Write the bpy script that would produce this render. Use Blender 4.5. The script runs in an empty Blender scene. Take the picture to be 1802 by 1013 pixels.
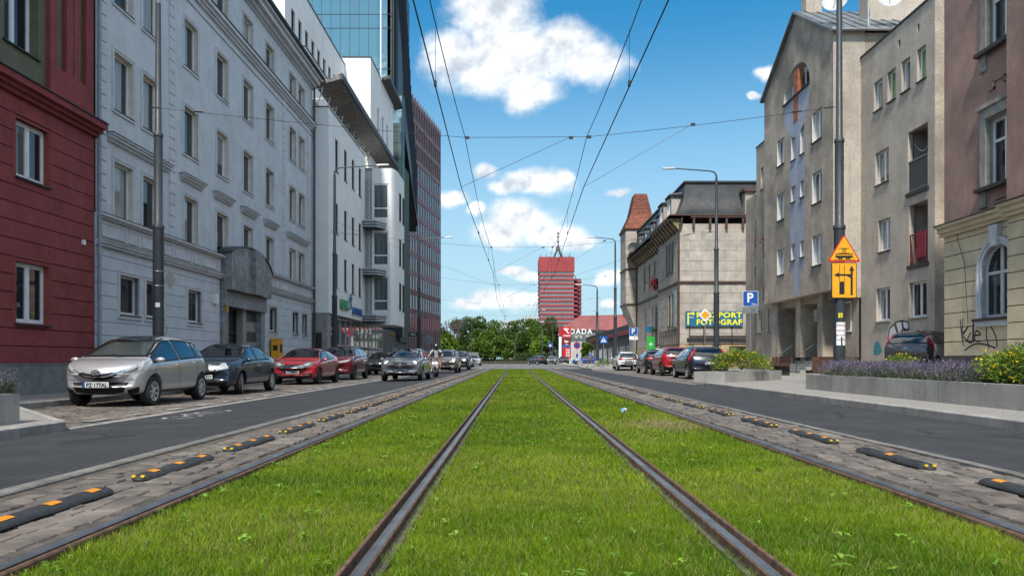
import bpy, bmesh, math, random
import numpy as np
from mathutils import Vector, Matrix
from mathutils.bvhtree import BVHTree
from mathutils.geometry import delaunay_2d_cdt
random.seed(7)
R = math.radians
scene = bpy.context.scene
COL = scene.collection
F, H, CX, CY = 1402.0, 0.88, 907.0, 632.0     # focal length in photo pixels, eye height, vanishing point

# ---------------------------------------------------------------- camera
cd = bpy.data.cameras.new('camera'); cam = bpy.data.objects.new('camera', cd); COL.objects.link(cam)
cam.location = (0, 0, H); cam.rotation_euler = (R(90), 0, 0)
cd.sensor_width = 36; cd.lens = 28.0; cd.shift_x = -6 / 1802; cd.shift_y = 125.5 / 1802
cd.clip_start = 0.1; cd.clip_end = 6000
scene.camera = cam
# ---------------------------------------------------------------- exposure
scene.view_settings.view_transform = 'Standard'; scene.view_settings.look = 'None'
scene.view_settings.exposure = 1.05; scene.view_settings.gamma = 1.0
scene.cycles.max_bounces = 6; scene.cycles.diffuse_bounces = 3; scene.cycles.glossy_bounces = 3
scene.cycles.transparent_max_bounces = 6; scene.cycles.caustics_reflective = False; scene.cycles.caustics_refractive = False
scene.cycles.use_denoising = True
# ---------------------------------------------------------------- sun
SUN_EL, SUN_AZ = R(52), R(191)                # azimuth from +Y, clockwise: the sun stands behind the camera, a little to the left
sl = bpy.data.lights.new('sun', 'SUN'); sun = bpy.data.objects.new('sun', sl); COL.objects.link(sun)
sl.energy = 2.7; sl.angle = R(6); sl.color = (1.0, 0.94, 0.85)
sdir = Vector((math.sin(SUN_AZ) * math.cos(SUN_EL), math.cos(SUN_AZ) * math.cos(SUN_EL), math.sin(SUN_EL)))
sun.rotation_euler = sdir.to_track_quat('Z', 'Y').to_euler(); sun.location = sdir * 300
# ---------------------------------------------------------------- sky
world = bpy.data.worlds.new('World'); scene.world = world; world.use_nodes = True

class NT:
    """small node graph writer"""
    def __init__(s, tree): s.t = tree; s.n = tree.nodes; s.l = tree.links
    def node(s, t, **k):
        n = s.n.new(t)
        for a, b in k.items(): setattr(n, a, b)
        return n
    def put(s, sock, v):
        if isinstance(v, bpy.types.NodeSocket): s.l.new(v, sock)
        elif v is not None: sock.default_value = v
    def math(s, op, a, b=None, c=None, clamp=False):
        n = s.node('ShaderNodeMath', operation=op, use_clamp=clamp)
        s.put(n.inputs[0], a)
        if b is not None: s.put(n.inputs[1], b)
        if c is not None: s.put(n.inputs[2], c)
        return n.outputs[0]
    def vmath(s, op, a, b=None, out=0):
        n = s.node('ShaderNodeVectorMath', operation=op)
        s.put(n.inputs[0], a)
        if b is not None: s.put(n.inputs[1], b)
        return n.outputs[out]
    def noise(s, vec, scale, detail=4, rough=.55, dist=0.0):
        n = s.node('ShaderNodeTexNoise'); s.put(n.inputs['Vector'], vec)
        n.inputs['Scale'].default_value = scale; n.inputs['Detail'].default_value = detail
        n.inputs['Roughness'].default_value = rough; n.inputs['Distortion'].default_value = dist
        return n.outputs[0]
    def ramp(s, fac, lo, hi, a=0.0, b=1.0):
        n = s.node('ShaderNodeMapRange', interpolation_type='SMOOTHSTEP')
        s.put(n.inputs[0], fac)
        for i, v in enumerate((lo, hi, a, b)): s.put(n.inputs[i + 1], v)
        return n.outputs[0]
    def mix(s, fac, a, b, blend='MIX'):
        n = s.node('ShaderNodeMix', data_type='RGBA', blend_type=blend)
        s.put(n.inputs[0], fac); s.put(n.inputs[6], a); s.put(n.inputs[7], b)
        return n.outputs[2]
    def comb(s, x, y, z=0.0):
        n = s.node('ShaderNodeCombineXYZ')
        for i, v in enumerate((x, y, z)): s.put(n.inputs[i], v)
        return n.outputs[0]

def build_sky():
    g = NT(world.node_tree); g.n.clear()
    out = g.node('ShaderNodeOutputWorld'); bg = g.node('ShaderNodeBackground')
    sky = g.node('ShaderNodeTexSky', sky_type='NISHITA'); sky.sun_disc = False
    sky.sun_elevation = SUN_EL; sky.sun_rotation = SUN_AZ
    sky.air_density = 1.15; sky.dust_density = 0.25; sky.ozone_density = 3.0
    k = 0.064
    tc = g.node('ShaderNodeTexCoord').outputs['Generated']
    sp = g.node('ShaderNodeSeparateXYZ'); g.put(sp.inputs[0], tc)
    x, y, z = sp.outputs
    zen = g.ramp(z, .08, .46)                                # deeper blue towards the zenith
    skyc = g.mix(1.0, g.vmath('MULTIPLY', sky.outputs[0], (k, k, k)), g.mix(zen, (.66, 1.03, 1.10, 1), (.20, .92, 1.14, 1)), 'MULTIPLY')
    front = g.math('GREATER_THAN', y, 0.05)
    ys = g.math('MAXIMUM', y, 0.05)
    u = g.math('DIVIDE', x, ys); v = g.math('DIVIDE', z, ys)
    p = g.comb(u, v)
    # where each cumulus stands, as directions: (u, v, half width, half height)
    E = []
    def e(px, py, rx, ry): E.append(((px - CX) / F, (CY - py) / F, rx / F, ry / F))
    e(800, 105, 62, 62); e(870, 25, 85, 72); e(905, 105, 110, 72); e(985, 80, 78, 48); e(1035, 112, 82, 46); e(930, 160, 62, 44); e(845, 140, 70, 34)
    e(938, 322, 68, 24); e(890, 334, 36, 14); e(850, 307, 26, 16); e(790, 352, 32, 15); e(836, 372, 20, 12); e(990, 318, 20, 14)
    e(915, 388, 76, 36); e(880, 412, 60, 26); e(975, 412, 64, 22); e(1010, 420, 40, 14)
    e(905, 474, 34, 10); e(935, 482, 40, 12); e(885, 530, 78, 22); e(930, 525, 40, 16); e(835, 535, 40, 14); e(1078, 484, 30, 16); e(1075, 534, 22, 10)
    e(1346, 130, 30, 13); e(1322, 170, 16, 7); e(1085, 340, 22, 7)
    w1 = g.noise(p, 9.0, 7, .58); w2 = g.noise(g.vmath('ADD', p, (3.1, 7.7, 0)), 9.0, 7, .58)
    warp = g.comb(g.math('MULTIPLY_ADD', w1, .052, -.026), g.math('MULTIPLY_ADD', w2, .042, -.021))
    pw = g.vmath('ADD', p, warp)
    dens = None
    for cu, cv, ru, rv in E:
        d = g.vmath('MULTIPLY', g.vmath('SUBTRACT', pw, (cu, cv, 0)), (1 / ru, 1 / rv, 0))
        d = g.math('SUBTRACT', 1.0, g.vmath('LENGTH', d, out=1))
        dens = d if dens is None else g.math('SMOOTH_MAX', dens, d, .12)
    fine = g.noise(p, 34.0, 8, .62)
    dens = g.math('ADD', dens, g.math('MULTIPLY_ADD', fine, .9, -.45))
    m1 = g.math('MULTIPLY', g.ramp(dens, -.20, .60), front)
    # clouds outside the view, made denser and brighter to add fill light
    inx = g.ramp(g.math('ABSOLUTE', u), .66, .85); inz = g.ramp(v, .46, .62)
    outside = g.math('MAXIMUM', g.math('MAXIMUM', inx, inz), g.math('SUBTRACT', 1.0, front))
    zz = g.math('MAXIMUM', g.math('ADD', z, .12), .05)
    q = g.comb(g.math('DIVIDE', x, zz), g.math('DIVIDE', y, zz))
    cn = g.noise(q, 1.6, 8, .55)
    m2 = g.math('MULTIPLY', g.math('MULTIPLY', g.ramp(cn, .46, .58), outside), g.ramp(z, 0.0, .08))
    # light and grey inside a cloud: relief of the same billows lit from above
    a1 = g.noise(p, 20.0, 7, .56); a2 = g.noise(g.vmath('ADD', p, (-.004, .012, 0)), 20.0, 7, .56)
    rel = g.math('SUBTRACT', a1, a2)
    lit = g.math('MULTIPLY_ADD', rel, 3.4, .60, clamp=True)
    big = g.noise(g.vmath('ADD', p, (1.7, .3, 0)), 7.5, 3, .5)
    lit = g.math('MULTIPLY', lit, g.ramp(big, .28, .62, .80, 1.08))
    ccol = g.mix(lit, (.30, .335, .38, 1), (.64, .64, .64, 1))
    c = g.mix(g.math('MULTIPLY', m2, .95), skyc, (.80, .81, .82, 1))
    # thin veil towards the horizon, as in the photograph
    veil = g.ramp(z, .0, .42, .90, 0.0)
    c = g.mix(veil, c, (.250, .355, .430, 1))
    c = g.mix(m1, c, ccol)
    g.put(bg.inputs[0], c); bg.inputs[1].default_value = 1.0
    g.l.new(bg.outputs[0], out.inputs[0])
build_sky()

# ---------------------------------------------------------------- helpers
def tag(o, label=None, cat=None, group=None, kind=None):
    if label: o['label'] = label
    if cat: o['category'] = cat
    if group: o['group'] = group
    if kind: o['kind'] = kind
    return o

def empty(name, loc=(0, 0, 0), rz=0.0, label=None, cat=None, group=None):
    o = bpy.data.objects.new(name, None); COL.objects.link(o)
    o.location = loc; o.rotation_euler = (0, 0, rz); o.empty_display_size = .3
    return tag(o, label, cat, group)

def link(name, me, parent=None, loc=None, rz=0.0):
    o = bpy.data.objects.new(name, me); COL.objects.link(o)
    if parent is not None: o.parent = parent
    if loc is not None: o.location = loc
    if rz: o.rotation_euler = (0, 0, rz)
    return o

def at(px, py, Y):
    return ((px - CX) * Y / F, Y, H + (CY - py) * Y / F)

class MB:
    def __init__(s): s.v = []; s.f = []; s.m = []
    def quad(s, *pts, m=0):
        i = len(s.v); s.v += [tuple(p) for p in pts]; s.f.append(tuple(range(i, i + len(pts)))); s.m.append(m)
    def hexa(s, p, m=0):
        """eight corners: bottom ring 0-3, top ring 4-7"""
        i = len(s.v); s.v += [tuple(q) for q in p]
        for f in ((0, 3, 2, 1), (4, 5, 6, 7), (0, 1, 5, 4), (1, 2, 6, 5), (2, 3, 7, 6), (3, 0, 4, 7)):
            s.f.append(tuple(i + k for k in f)); s.m.append(m)
    def box(s, x0, x1, y0, y1, z0, z1, m=0):
        s.hexa([(x0, y0, z0), (x1, y0, z0), (x1, y1, z0), (x0, y1, z0), (x0, y0, z1), (x1, y0, z1), (x1, y1, z1), (x0, y1, z1)], m)
    def fbox(s, fr, u0, u1, z0, z1, w0, w1, m=0):
        s.hexa([fr(u0, z0, w0), fr(u1, z0, w0), fr(u1, z0, w1), fr(u0, z0, w1), fr(u0, z1, w0), fr(u1, z1, w0), fr(u1, z1, w1), fr(u0, z1, w1)], m)
    def bar(s, a, b, w, h=None, m=0):
        a, b = Vector(a), Vector(b); h = h or w; d = (b - a).normalized()
        up = Vector((0, 0, 1)) if abs(d.z) < .95 else Vector((0, 1, 0))
        x = d.cross(up).normalized() * (w / 2); y = x.cross(d).normalized() * (h / 2)
        s.hexa([a - x - y, a + x - y, b + x - y, b - x - y, a - x + y, a + x + y, b + x + y, b - x + y], m)
    def tube(s, pts, r, n=8, m=0, cap=True):
        pts = [Vector(p) for p in pts]; rs = r if isinstance(r, (list, tuple)) else [r] * len(pts)
        i0 = len(s.v); ref = None
        for k, p in enumerate(pts):
            d = (pts[min(k + 1, len(pts) - 1)] - pts[max(k - 1, 0)]).normalized()
            if ref is None: ref = Vector((1, 0, 0)) if abs(d.x) < .9 else Vector((0, 1, 0))
            x = (ref - d * ref.dot(d)).normalized(); y = d.cross(x); ref = x
            for j in range(n):
                a = 2 * math.pi * j / n; q = p + (x * math.cos(a) + y * math.sin(a)) * rs[k]; s.v.append(tuple(q))
        for k in range(len(pts) - 1):
            for j in range(n):
                a = i0 + k * n + j; b = i0 + k * n + (j + 1) % n
                s.f.append((a, b, b + n, a + n)); s.m.append(m)
        if cap:
            s.f.append(tuple(i0 + j for j in range(n))[::-1]); s.m.append(m)
            e = i0 + (len(pts) - 1) * n; s.f.append(tuple(e + j for j in range(n))); s.m.append(m)
    def lathe(s, prof, n=16, c=(0, 0, 0), axis='z', m=0):
        i0 = len(s.v)
        for r, h in prof:
            for j in range(n):
                a = 2 * math.pi * j / n; x, y = r * math.cos(a), r * math.sin(a)
                q = (x, y, h) if axis == 'z' else ((x, h, y) if axis == 'y' else (h, x, y))
                s.v.append((q[0] + c[0], q[1] + c[1], q[2] + c[2]))
        for k in range(len(prof) - 1):
            for j in range(n):
                a = i0 + k * n + j; b = i0 + k * n + (j + 1) % n
                s.f.append((a, b, b + n, a + n)); s.m.append(m)
    def prism(s, poly, vec, m=0):
        """extrude a planar polygon of 3-D points along vec"""
        n = len(poly); i = len(s.v); vec = Vector(vec)
        s.v += [tuple(p) for p in poly] + [tuple(Vector(p) + vec) for p in poly]
        s.f.append(tuple(range(i, i + n))[::-1]); s.m.append(m)
        s.f.append(tuple(range(i + n, i + 2 * n))); s.m.append(m)
        for j in range(n):
            k = (j + 1) % n; s.f.append((i + j, i + k, i + n + k, i + n + j)); s.m.append(m)
    def mesh(s, name, mats, smooth=False, fix=True):
        me = bpy.data.meshes.new(name); me.from_pydata(s.v, [], s.f)
        for mt in (mats if isinstance(mats, (list, tuple)) else [mats]): me.materials.append(mt)
        me.polygons.foreach_set('material_index', s.m)
        if fix:
            bm = bmesh.new(); bm.from_mesh(me); bmesh.ops.remove_doubles(bm, verts=bm.verts, dist=1e-5) if smooth else None
            bmesh.ops.recalc_face_normals(bm, faces=bm.faces); bm.to_mesh(me); bm.free()
        if smooth:
            me.polygons.foreach_set('use_smooth', [True] * len(me.polygons)); me.set_sharp_from_angle(angle=R(38))
        me.update()
        return me
    def build(s, name, mats, parent=None, smooth=False, loc=None, fix=True):
        """world coordinates unless loc is given; under a placed Empty the offset is taken off"""
        me = s.mesh(name, mats, smooth, fix)
        if parent is not None and loc is None and parent.type == 'EMPTY' and parent.get('_world'):
            loc = [-c for c in parent.location]
        return link(name, me, parent, loc)

def place(name, loc, label, cat, group=None):
    """Empty at a thing's base whose children are written in world coordinates"""
    o = empty(name, loc, 0, label, cat, group); o['_world'] = 1
    return o

class Fac:
    """a facade plane: u along it, z up, w outward"""
    def __init__(s, o, U, N):
        s.o, s.U, s.N = o, U, N; s.rz = math.atan2(-N[0], N[1])
    def __call__(s, u, z, w=0.0):
        return (s.o[0] + u * s.U[0] + w * s.N[0], s.o[1] + u * s.U[1] + w * s.N[1], z)
def left_fac(X): return Fac((X, 0), (0, 1), (1, 0))
def right_fac(X): return Fac((X, 0), (0, 1), (-1, 0))
def front_fac(Y): return Fac((0, Y), (1, 0), (0, -1))

def wall_holes(mb, fr, u0, u1, z0, z1, holes, depth=.18, m=0, w=0.0, mr=None, skirt=0.0):
    hs = [(max(a, u0), min(b, u1), max(c, z0), min(d, z1)) for a, b, c, d in holes if a < u1 and b > u0 and c < z1 and d > z0]
    us = sorted({u0, u1, *[h[0] for h in hs], *[h[1] for h in hs]}); zs = sorted({z0, z1, *[h[2] for h in hs], *[h[3] for h in hs]})
    for i in range(len(us) - 1):
        for j in range(len(zs) - 1):
            uc, zc = (us[i] + us[i + 1]) / 2, (zs[j] + zs[j + 1]) / 2
            if any(a < uc < b and c < zc < d for a, b, c, d in hs): continue
            mb.quad(fr(us[i], zs[j], w), fr(us[i + 1], zs[j], w), fr(us[i + 1], zs[j + 1], w), fr(us[i], zs[j + 1], w), m=m)
    mr = m if mr is None else mr
    for a, b, c, d in hs:
        e = w - depth
        if a > u0: mb.quad(fr(a, c, w), fr(a, c, e), fr(a, d, e), fr(a, d, w), m=mr)
        if b < u1: mb.quad(fr(b, c, w), fr(b, c, e), fr(b, d, e), fr(b, d, w), m=mr)
        if c > z0: mb.quad(fr(a, c, w), fr(b, c, w), fr(b, c, e), fr(a, c, e), m=mr)
        if d < z1: mb.quad(fr(a, d, w), fr(b, d, w), fr(b, d, e), fr(a, d, e), m=mr)
    if skirt:
        e = w - skirt
        solid = lambda u, z: not any(a < u < b and c < z < d for a, b, c, d in hs)
        segs = [((us[i], z), (us[i + 1], z)) for i in range(len(us) - 1) for z, s in ((z0, 1e-4), (z1, -1e-4)) if solid((us[i] + us[i + 1]) / 2, z + s)]
        segs += [((u, zs[j]), (u, zs[j + 1])) for j in range(len(zs) - 1) for u, s in ((u0, 1e-4), (u1, -1e-4)) if solid(u + s, (zs[j] + zs[j + 1]) / 2)]
        for p, q in segs: mb.quad(fr(*p, w), fr(*q, w), fr(*q, e), fr(*p, e), m=m)

# ---------------------------------------------------------------- materials
MATS = {}
def mat(name, col=(.5, .5, .5), rough=.6, var=.12, scale=6.0, bump=0.0, bscale=None, metal=0.0, spec=.5, coat=0.0, dirt=0.0, dirtcol=None,
        streak=0.0, space='pos', emit=None, island=0.0, objrand=0.0, trans=0.0, hue=None, fine=0.0):
    if name in MATS: return MATS[name]
    M = bpy.data.materials.new(name); M.use_nodes = True
    g = NT(M.node_tree); g.n.clear()
    out = g.node('ShaderNodeOutputMaterial'); b = g.node('ShaderNodeBsdfPrincipled')
    vec = g.node('ShaderNodeNewGeometry').outputs['Position'] if space == 'pos' else g.node('ShaderNodeTexCoord').outputs['Object']
    c = (*col, 1); cc = c
    if var or hue:
        n1 = g.noise(vec, scale, 6, .6)
        lo = tuple(max(0, x * (1 - var * 1.6)) for x in col) + (1,); hi = tuple(x * (1 + var * 1.2) for x in col) + (1,)
        if hue: hi = (*hue, 1)
        cc = g.mix(g.ramp(n1, .3, .7), lo, hi)
    if fine:
        n4 = g.noise(vec, scale * 22, 2, .7)
        cc = g.mix(1.0, cc, g.mix(g.ramp(n4, .25, .75), (1 - fine,) * 3 + (1,), (1 + fine * .7,) * 3 + (1,)), 'MULTIPLY')
    if dirt:
        n2 = g.noise(vec, scale * .13 + .12, 7, .66)
        dc = dirtcol or tuple(x * .45 for x in col)
        cc = g.mix(g.math('MULTIPLY', g.ramp(n2, .46, .68), dirt), cc, (*dc, 1))
    if streak:
        sc = g.vmath('MULTIPLY', vec, (1.6, 1.6, .10)); n3 = g.noise(sc, 3.2, 6, .7)
        cc = g.mix(g.math('MULTIPLY', g.ramp(n3, .48, .75), streak), cc, (*tuple(x * .5 for x in col), 1))
    if island:
        isl = g.node('ShaderNodeNewGeometry').outputs['Random Per Island']; orn = g.node('ShaderNodeObjectInfo').outputs['Random']
        r = g.math('FRACT', g.math('ADD', isl, orn))
        cc = g.mix(1.0, cc, g.mix(r, (1 - island,) * 3 + (1,), (1 + island, 1 + island * .8, 1 + island * .65, 1)), 'MULTIPLY')
    if objrand:
        orn = g.node('ShaderNodeObjectInfo').outputs['Random']
        cc = g.mix(1.0, cc, g.mix(orn, (1 - objrand,) * 3 + (1,), (1 + objrand,) * 3 + (1,)), 'MULTIPLY')
    g.put(b.inputs['Base Color'], cc)
    rn = g.noise(vec, scale * 2.3, 4, .6)
    g.put(b.inputs['Roughness'], g.ramp(rn, .2, .8, max(.02, rough * .85), min(1, rough * 1.15)))
    b.inputs['Metallic'].default_value = metal; b.inputs['Specular IOR Level'].default_value = spec
    if coat: b.inputs['Coat Weight'].default_value = coat; b.inputs['Coat Roughness'].default_value = .03
    if bump:
        bn = g.node('ShaderNodeBump'); bn.inputs['Strength'].default_value = min(1.0, bump); bn.inputs['Distance'].default_value = .012
        g.put(bn.inputs['Height'], g.noise(vec, bscale or scale * 12, 5, .65)); g.put(b.inputs['Normal'], bn.outputs[0])
    if emit: b.inputs['Emission Color'].default_value = (*emit[:3], 1); b.inputs['Emission Strength'].default_value = emit[3]
    if trans:
        tb = g.node('ShaderNodeBsdfTranslucent'); g.put(tb.inputs[0], cc); ms = g.node('ShaderNodeMixShader'); ms.inputs[0].default_value = trans
        g.l.new(b.outputs[0], ms.inputs[1]); g.l.new(tb.outputs[0], ms.inputs[2]); g.l.new(ms.outputs[0], out.inputs[0])
    else: g.l.new(b.outputs[0], out.inputs[0])
    MATS[name] = M; return M

def pane_mat(name, dark, light, tint=(1, 1, 1), metal=0.0, rough=.03, wave=0.0, share=.5):
    """window glass in front of rooms: some panes have pale curtains right behind them"""
    M = bpy.data.materials.new(name); M.use_nodes = True; g = NT(M.node_tree); b = g.n['Principled BSDF']
    orn = g.node('ShaderNodeObjectInfo').outputs['Random']
    tc = g.node('ShaderNodeTexCoord').outputs['Object']
    fold = g.noise(g.vmath('MULTIPLY', tc, (14, 14, .6)), 1.0, 3, .5)
    cur = g.mix(g.ramp(fold, .3, .7), tuple(x * .75 for x in light) + (1,), (*light, 1))
    sp = g.node('ShaderNodeSeparateXYZ'); g.put(sp.inputs[0], tc)
    side = g.math('MULTIPLY', g.math('SUBTRACT', g.math('FRACT', g.math('MULTIPLY', orn, 7.31)), .5), 1.6)   # how far the curtain is drawn
    drawn = g.ramp(g.math('SUBTRACT', sp.outputs[0], side), -.02, .02)
    has = g.math('LESS_THAN', orn, share)
    slat = g.math('GREATER_THAN', g.math('FRACT', g.math('MULTIPLY', sp.outputs[2], 17.0)), .3); bl = g.math('MULTIPLY', slat, g.math('GREATER_THAN', sp.outputs[2], g.math('MULTIPLY', g.math('FRACT', g.math('MULTIPLY', orn, 13.7)), 1.3)))   # some rooms have slatted blinds part way down
    dk = g.mix(g.math('MULTIPLY', bl, g.math('GREATER_THAN', orn, .84)), (*dark, 1), tuple(x * .8 for x in light) + (1,))
    c = g.mix(g.math('MULTIPLY', has, drawn), dk, cur)
    g.put(b.inputs['Base Color'], c); b.inputs['Roughness'].default_value = rough; b.inputs['Metallic'].default_value = metal
    b.inputs['Specular IOR Level'].default_value = .8
    if wave:
        bn = g.node('ShaderNodeBump'); bn.inputs['Strength'].default_value = wave; bn.inputs['Distance'].default_value = .05
        g.put(bn.inputs['Height'], g.noise(g.node('ShaderNodeNewGeometry').outputs['Position'], .9, 2, .4)); g.put(b.inputs['Normal'], bn.outputs[0])
    return M

m_black = mat('black_rubber', (.008, .008, .009), .6, .1, 40, spec=.25, space='obj')
m_dark = mat('dark_plastic', (.02, .02, .022), .45, .1, 20, space='obj')
m_white = mat('white_frame_plastic', (.74, .75, .76), .35, .05, 3)
m_steel = mat('galvanised_steel', (.34, .35, .36), .4, .12, 4, metal=.7)
m_pole = mat('grey_pole_paint', (.034, .042, .050), .5, .12, 3, bump=.05)
m_seat = mat('seat_fabric', (.05, .05, .055), .9, .2, 12, space='obj'); m_wire = mat('wire', (.012, .012, .014), .5, 0)
m_rust = mat('brown_metal', (.075, .036, .026), .6, .25, 5)
m_pane = pane_mat('room_window', (.012, .016, .02), (.34, .35, .35), share=.6)
m_paned = pane_mat('dark_window', (.010, .013, .017), (.1, .1, .1), share=.3)

def text_mesh(txt, size, mats, depth=.004, bold=0.0, name='lettering', spacing=1.0):
    """flat lettering in the XZ plane, facing -Y, centred on x, baseline at z = 0"""
    cu = bpy.data.curves.new(name, 'FONT'); cu.body = txt; cu.size = size; cu.align_x = 'CENTER'; cu.extrude = depth; cu.offset = bold
    cu.space_character = spacing; cu.resolution_u = 3
    o = bpy.data.objects.new('tmp', cu); COL.objects.link(o)
    dg = bpy.context.evaluated_depsgraph_get(); me = bpy.data.meshes.new_from_object(o.evaluated_get(dg))
    bpy.data.objects.remove(o); me.name = name
    me.transform(Matrix.Rotation(R(90), 4, 'X')); me.materials.clear(); me.materials.append(mats)
    return me
# ================================================================ ground, tracks, roads
m_ground = mat('distant_ground', (.13, .125, .11), .9, .2, .3)
def asphalt(name, base, sc=1.0):
    M = mat(name, base, .78, .16, 1.3, bump=.5, bscale=130, dirt=.35, dirtcol=tuple(x * 1.5 for x in base), spec=.35, fine=.35)
    g = NT(M.node_tree); b = g.n['Principled BSDF']; old = b.inputs['Base Color'].links[0].from_socket; p = g.node('ShaderNodeNewGeometry').outputs['Position']
    lane = g.ramp(g.noise(g.vmath('MULTIPLY', p, (1.9, .035, 1)), 1.0, 4, .6), .42, .62)      # tyre-polished tracks along the lane
    cr = g.node('ShaderNodeTexVoronoi', feature='DISTANCE_TO_EDGE'); g.put(cr.inputs['Vector'], g.vmath('ADD', p, g.vmath('MULTIPLY', g.node('ShaderNodeTexNoise').outputs[1], (.5, .5, 0)))); cr.inputs['Scale'].default_value = .38
    crack = g.math('MULTIPLY', g.ramp(cr.outputs[0], .016, .004), g.ramp(g.noise(p, .25, 3, .5), .5, .62))
    c = g.mix(g.math('MULTIPLY', lane, .35), old, tuple(x * .66 for x in base) + (1,)); g.put(b.inputs['Base Color'], g.mix(g.math('MULTIPLY', crack, .6), c, (.012, .012, .012, 1))); return M
m_asph = asphalt('asphalt', (.036, .0378, .042))
m_asph2 = asphalt('pale_worn_asphalt', (.15, .148, .145))
m_conc = mat('concrete', (.30, .295, .28), .85, .14, 3, bump=.35, bscale=60, dirt=.5, fine=.12)
m_kerb = mat('granite_kerb', (.30, .295, .285), .8, .15, 5, bump=.5, bscale=70, dirt=.5, island=.14, fine=.2)
m_sett = mat('weathered_setts', (.112, .098, .086), .75, .24, 5, bump=.6, bscale=38, island=.24, dirt=.4, dirtcol=(.30, .27, .23), fine=.2)
m_joint = mat('sandy_joint', (.078, .066, .052), .95, .3, 9, bump=.5, bscale=60)
m_pavt = mat('granite_mosaic', (.27, .255, .235), .85, .25, 26, bump=.9, bscale=22, dirt=.35, fine=.3)
m_soil = mat('soil', (.055, .060, .022), .95, .4, 8, bump=.6, bscale=50)
m_railtop = mat('polished_rail_steel', (.20, .205, .215), .42, .2, 4, metal=.75, dirt=.5, dirtcol=(.16, .14, .13))
m_railside = mat('rusty_rail_side', (.115, .066, .042), .85, .3, 14, bump=.4)
m_groove = mat('rail_groove_dirt', (.018, .015, .013), .95, .3, 20)
m_edge = mat('rail_edge_concrete', (.085, .07, .055), .95, .3, 12, bump=.5)
m_paint = mat('worn_white_paint', (.30, .30, .29), .8, .3, 9, dirt=.9, dirtcol=(.09, .09, .09), fine=.3)

XKL, XRL, XRR, XKR = -3.32, -6.18, 6.25, 3.88     # lane edges: left inner, left outer, right outer, right inner
RAILS = [(-2.165, 1, 'outermost left'), (-.675, -1, ''), (1.085, 1, ''), (2.585, -1, '')]
END = 74.0                                         # where the grass track meets the junction
def sheet(name, x0, x1, y0, y1, z, m, thick=.0):
    b = MB(); b.quad((x0, y0, z), (x1, y0, z), (x1, y1, z), (x0, y1, z)); return tag(b.build(name, m, fix=False), kind='structure')
sheet('ground', -1500, 1500, -60, 2500, -.10, m_ground)
def road_strip(name, x0, x1, y0, y1, z, m):
    n = 24; b = MB()
    b.quad((x0, y0, z), (x1, y0, z), (x1, y1, z), (x0, y1, z)); return tag(b.build(name, m, fix=False), kind='structure')
b = MB(); b.quad((XRL - .02, -12, -.09), (XKL, -12, 0), (XKL, END, 0), (XRL - .02, END, -.09)); tag(b.build('road', m_asph, fix=False), kind='structure')
road_strip('road', XKR, XRR + .02, -12, END, 0, m_asph)
road_strip('junction_road', -45, 45, END + .3, 152, -.004, m_asph2)
road_strip('lawn', -70, 20, 152, 700, -.02, mat('far_lawn', (.10, .125, .03), .95, .3, .4))
# ---- tracks
b = MB()
for x0, x1 in ((-2.10, -.78), (-.61, 1.02), (1.19, 2.52)):
    b.quad((x0, -3, -.045), (x1, -3, -.045), (x1, END, -.045), (x0, END, -.045))
tag(b.build('lawn', m_soil, fix=False), kind='structure')
RL = ['tram rail on the left edge, beside the left strip of setts', 'tram rail left of the middle lawn, with a rubbed bright head', 'tram rail right of the middle lawn, nearest the dry patch side', 'tram rail on the right edge, beside the right strip of setts']
for k, (x, gdir, _) in enumerate(RAILS):
    prof = [(-.118, -.09), (-.118, -.020), (-.090, -.022), (-.088, -.03), (-.062, -.03), (-.060, .002), (-.052, .009), (-.028, .0115), (-.006, .008), (.003, -.002), (.006, -.038), (.036, -.038), (.042, .002), (.047, .006), (.060, .005), (.066, -.004), (.068, -.09)]
    ms = [3, 3, 3, 2, 1, 1, 0, 0, 0, 1, 2, 1, 1, 1, 1, 1]
    b = MB(); ys = [1.5, 4, 8, 14, 25, 45, END, 100, 152]
    for a in range(len(prof) - 1):
        for c in range(len(ys) - 1):
            (t0, z0), (t1, z1) = prof[a], prof[a + 1]
            b.quad((x + gdir * t0, ys[c], z0), (x + gdir * t1, ys[c], z1), (x + gdir * t1, ys[c + 1], z1), (x + gdir * t0, ys[c + 1], z0), m=ms[a])
    tag(b.build('tram_rail', [m_railtop, m_railside, m_groove, m_edge], fix=False), RL[k], 'rail', 'grooved tram rails')

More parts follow.
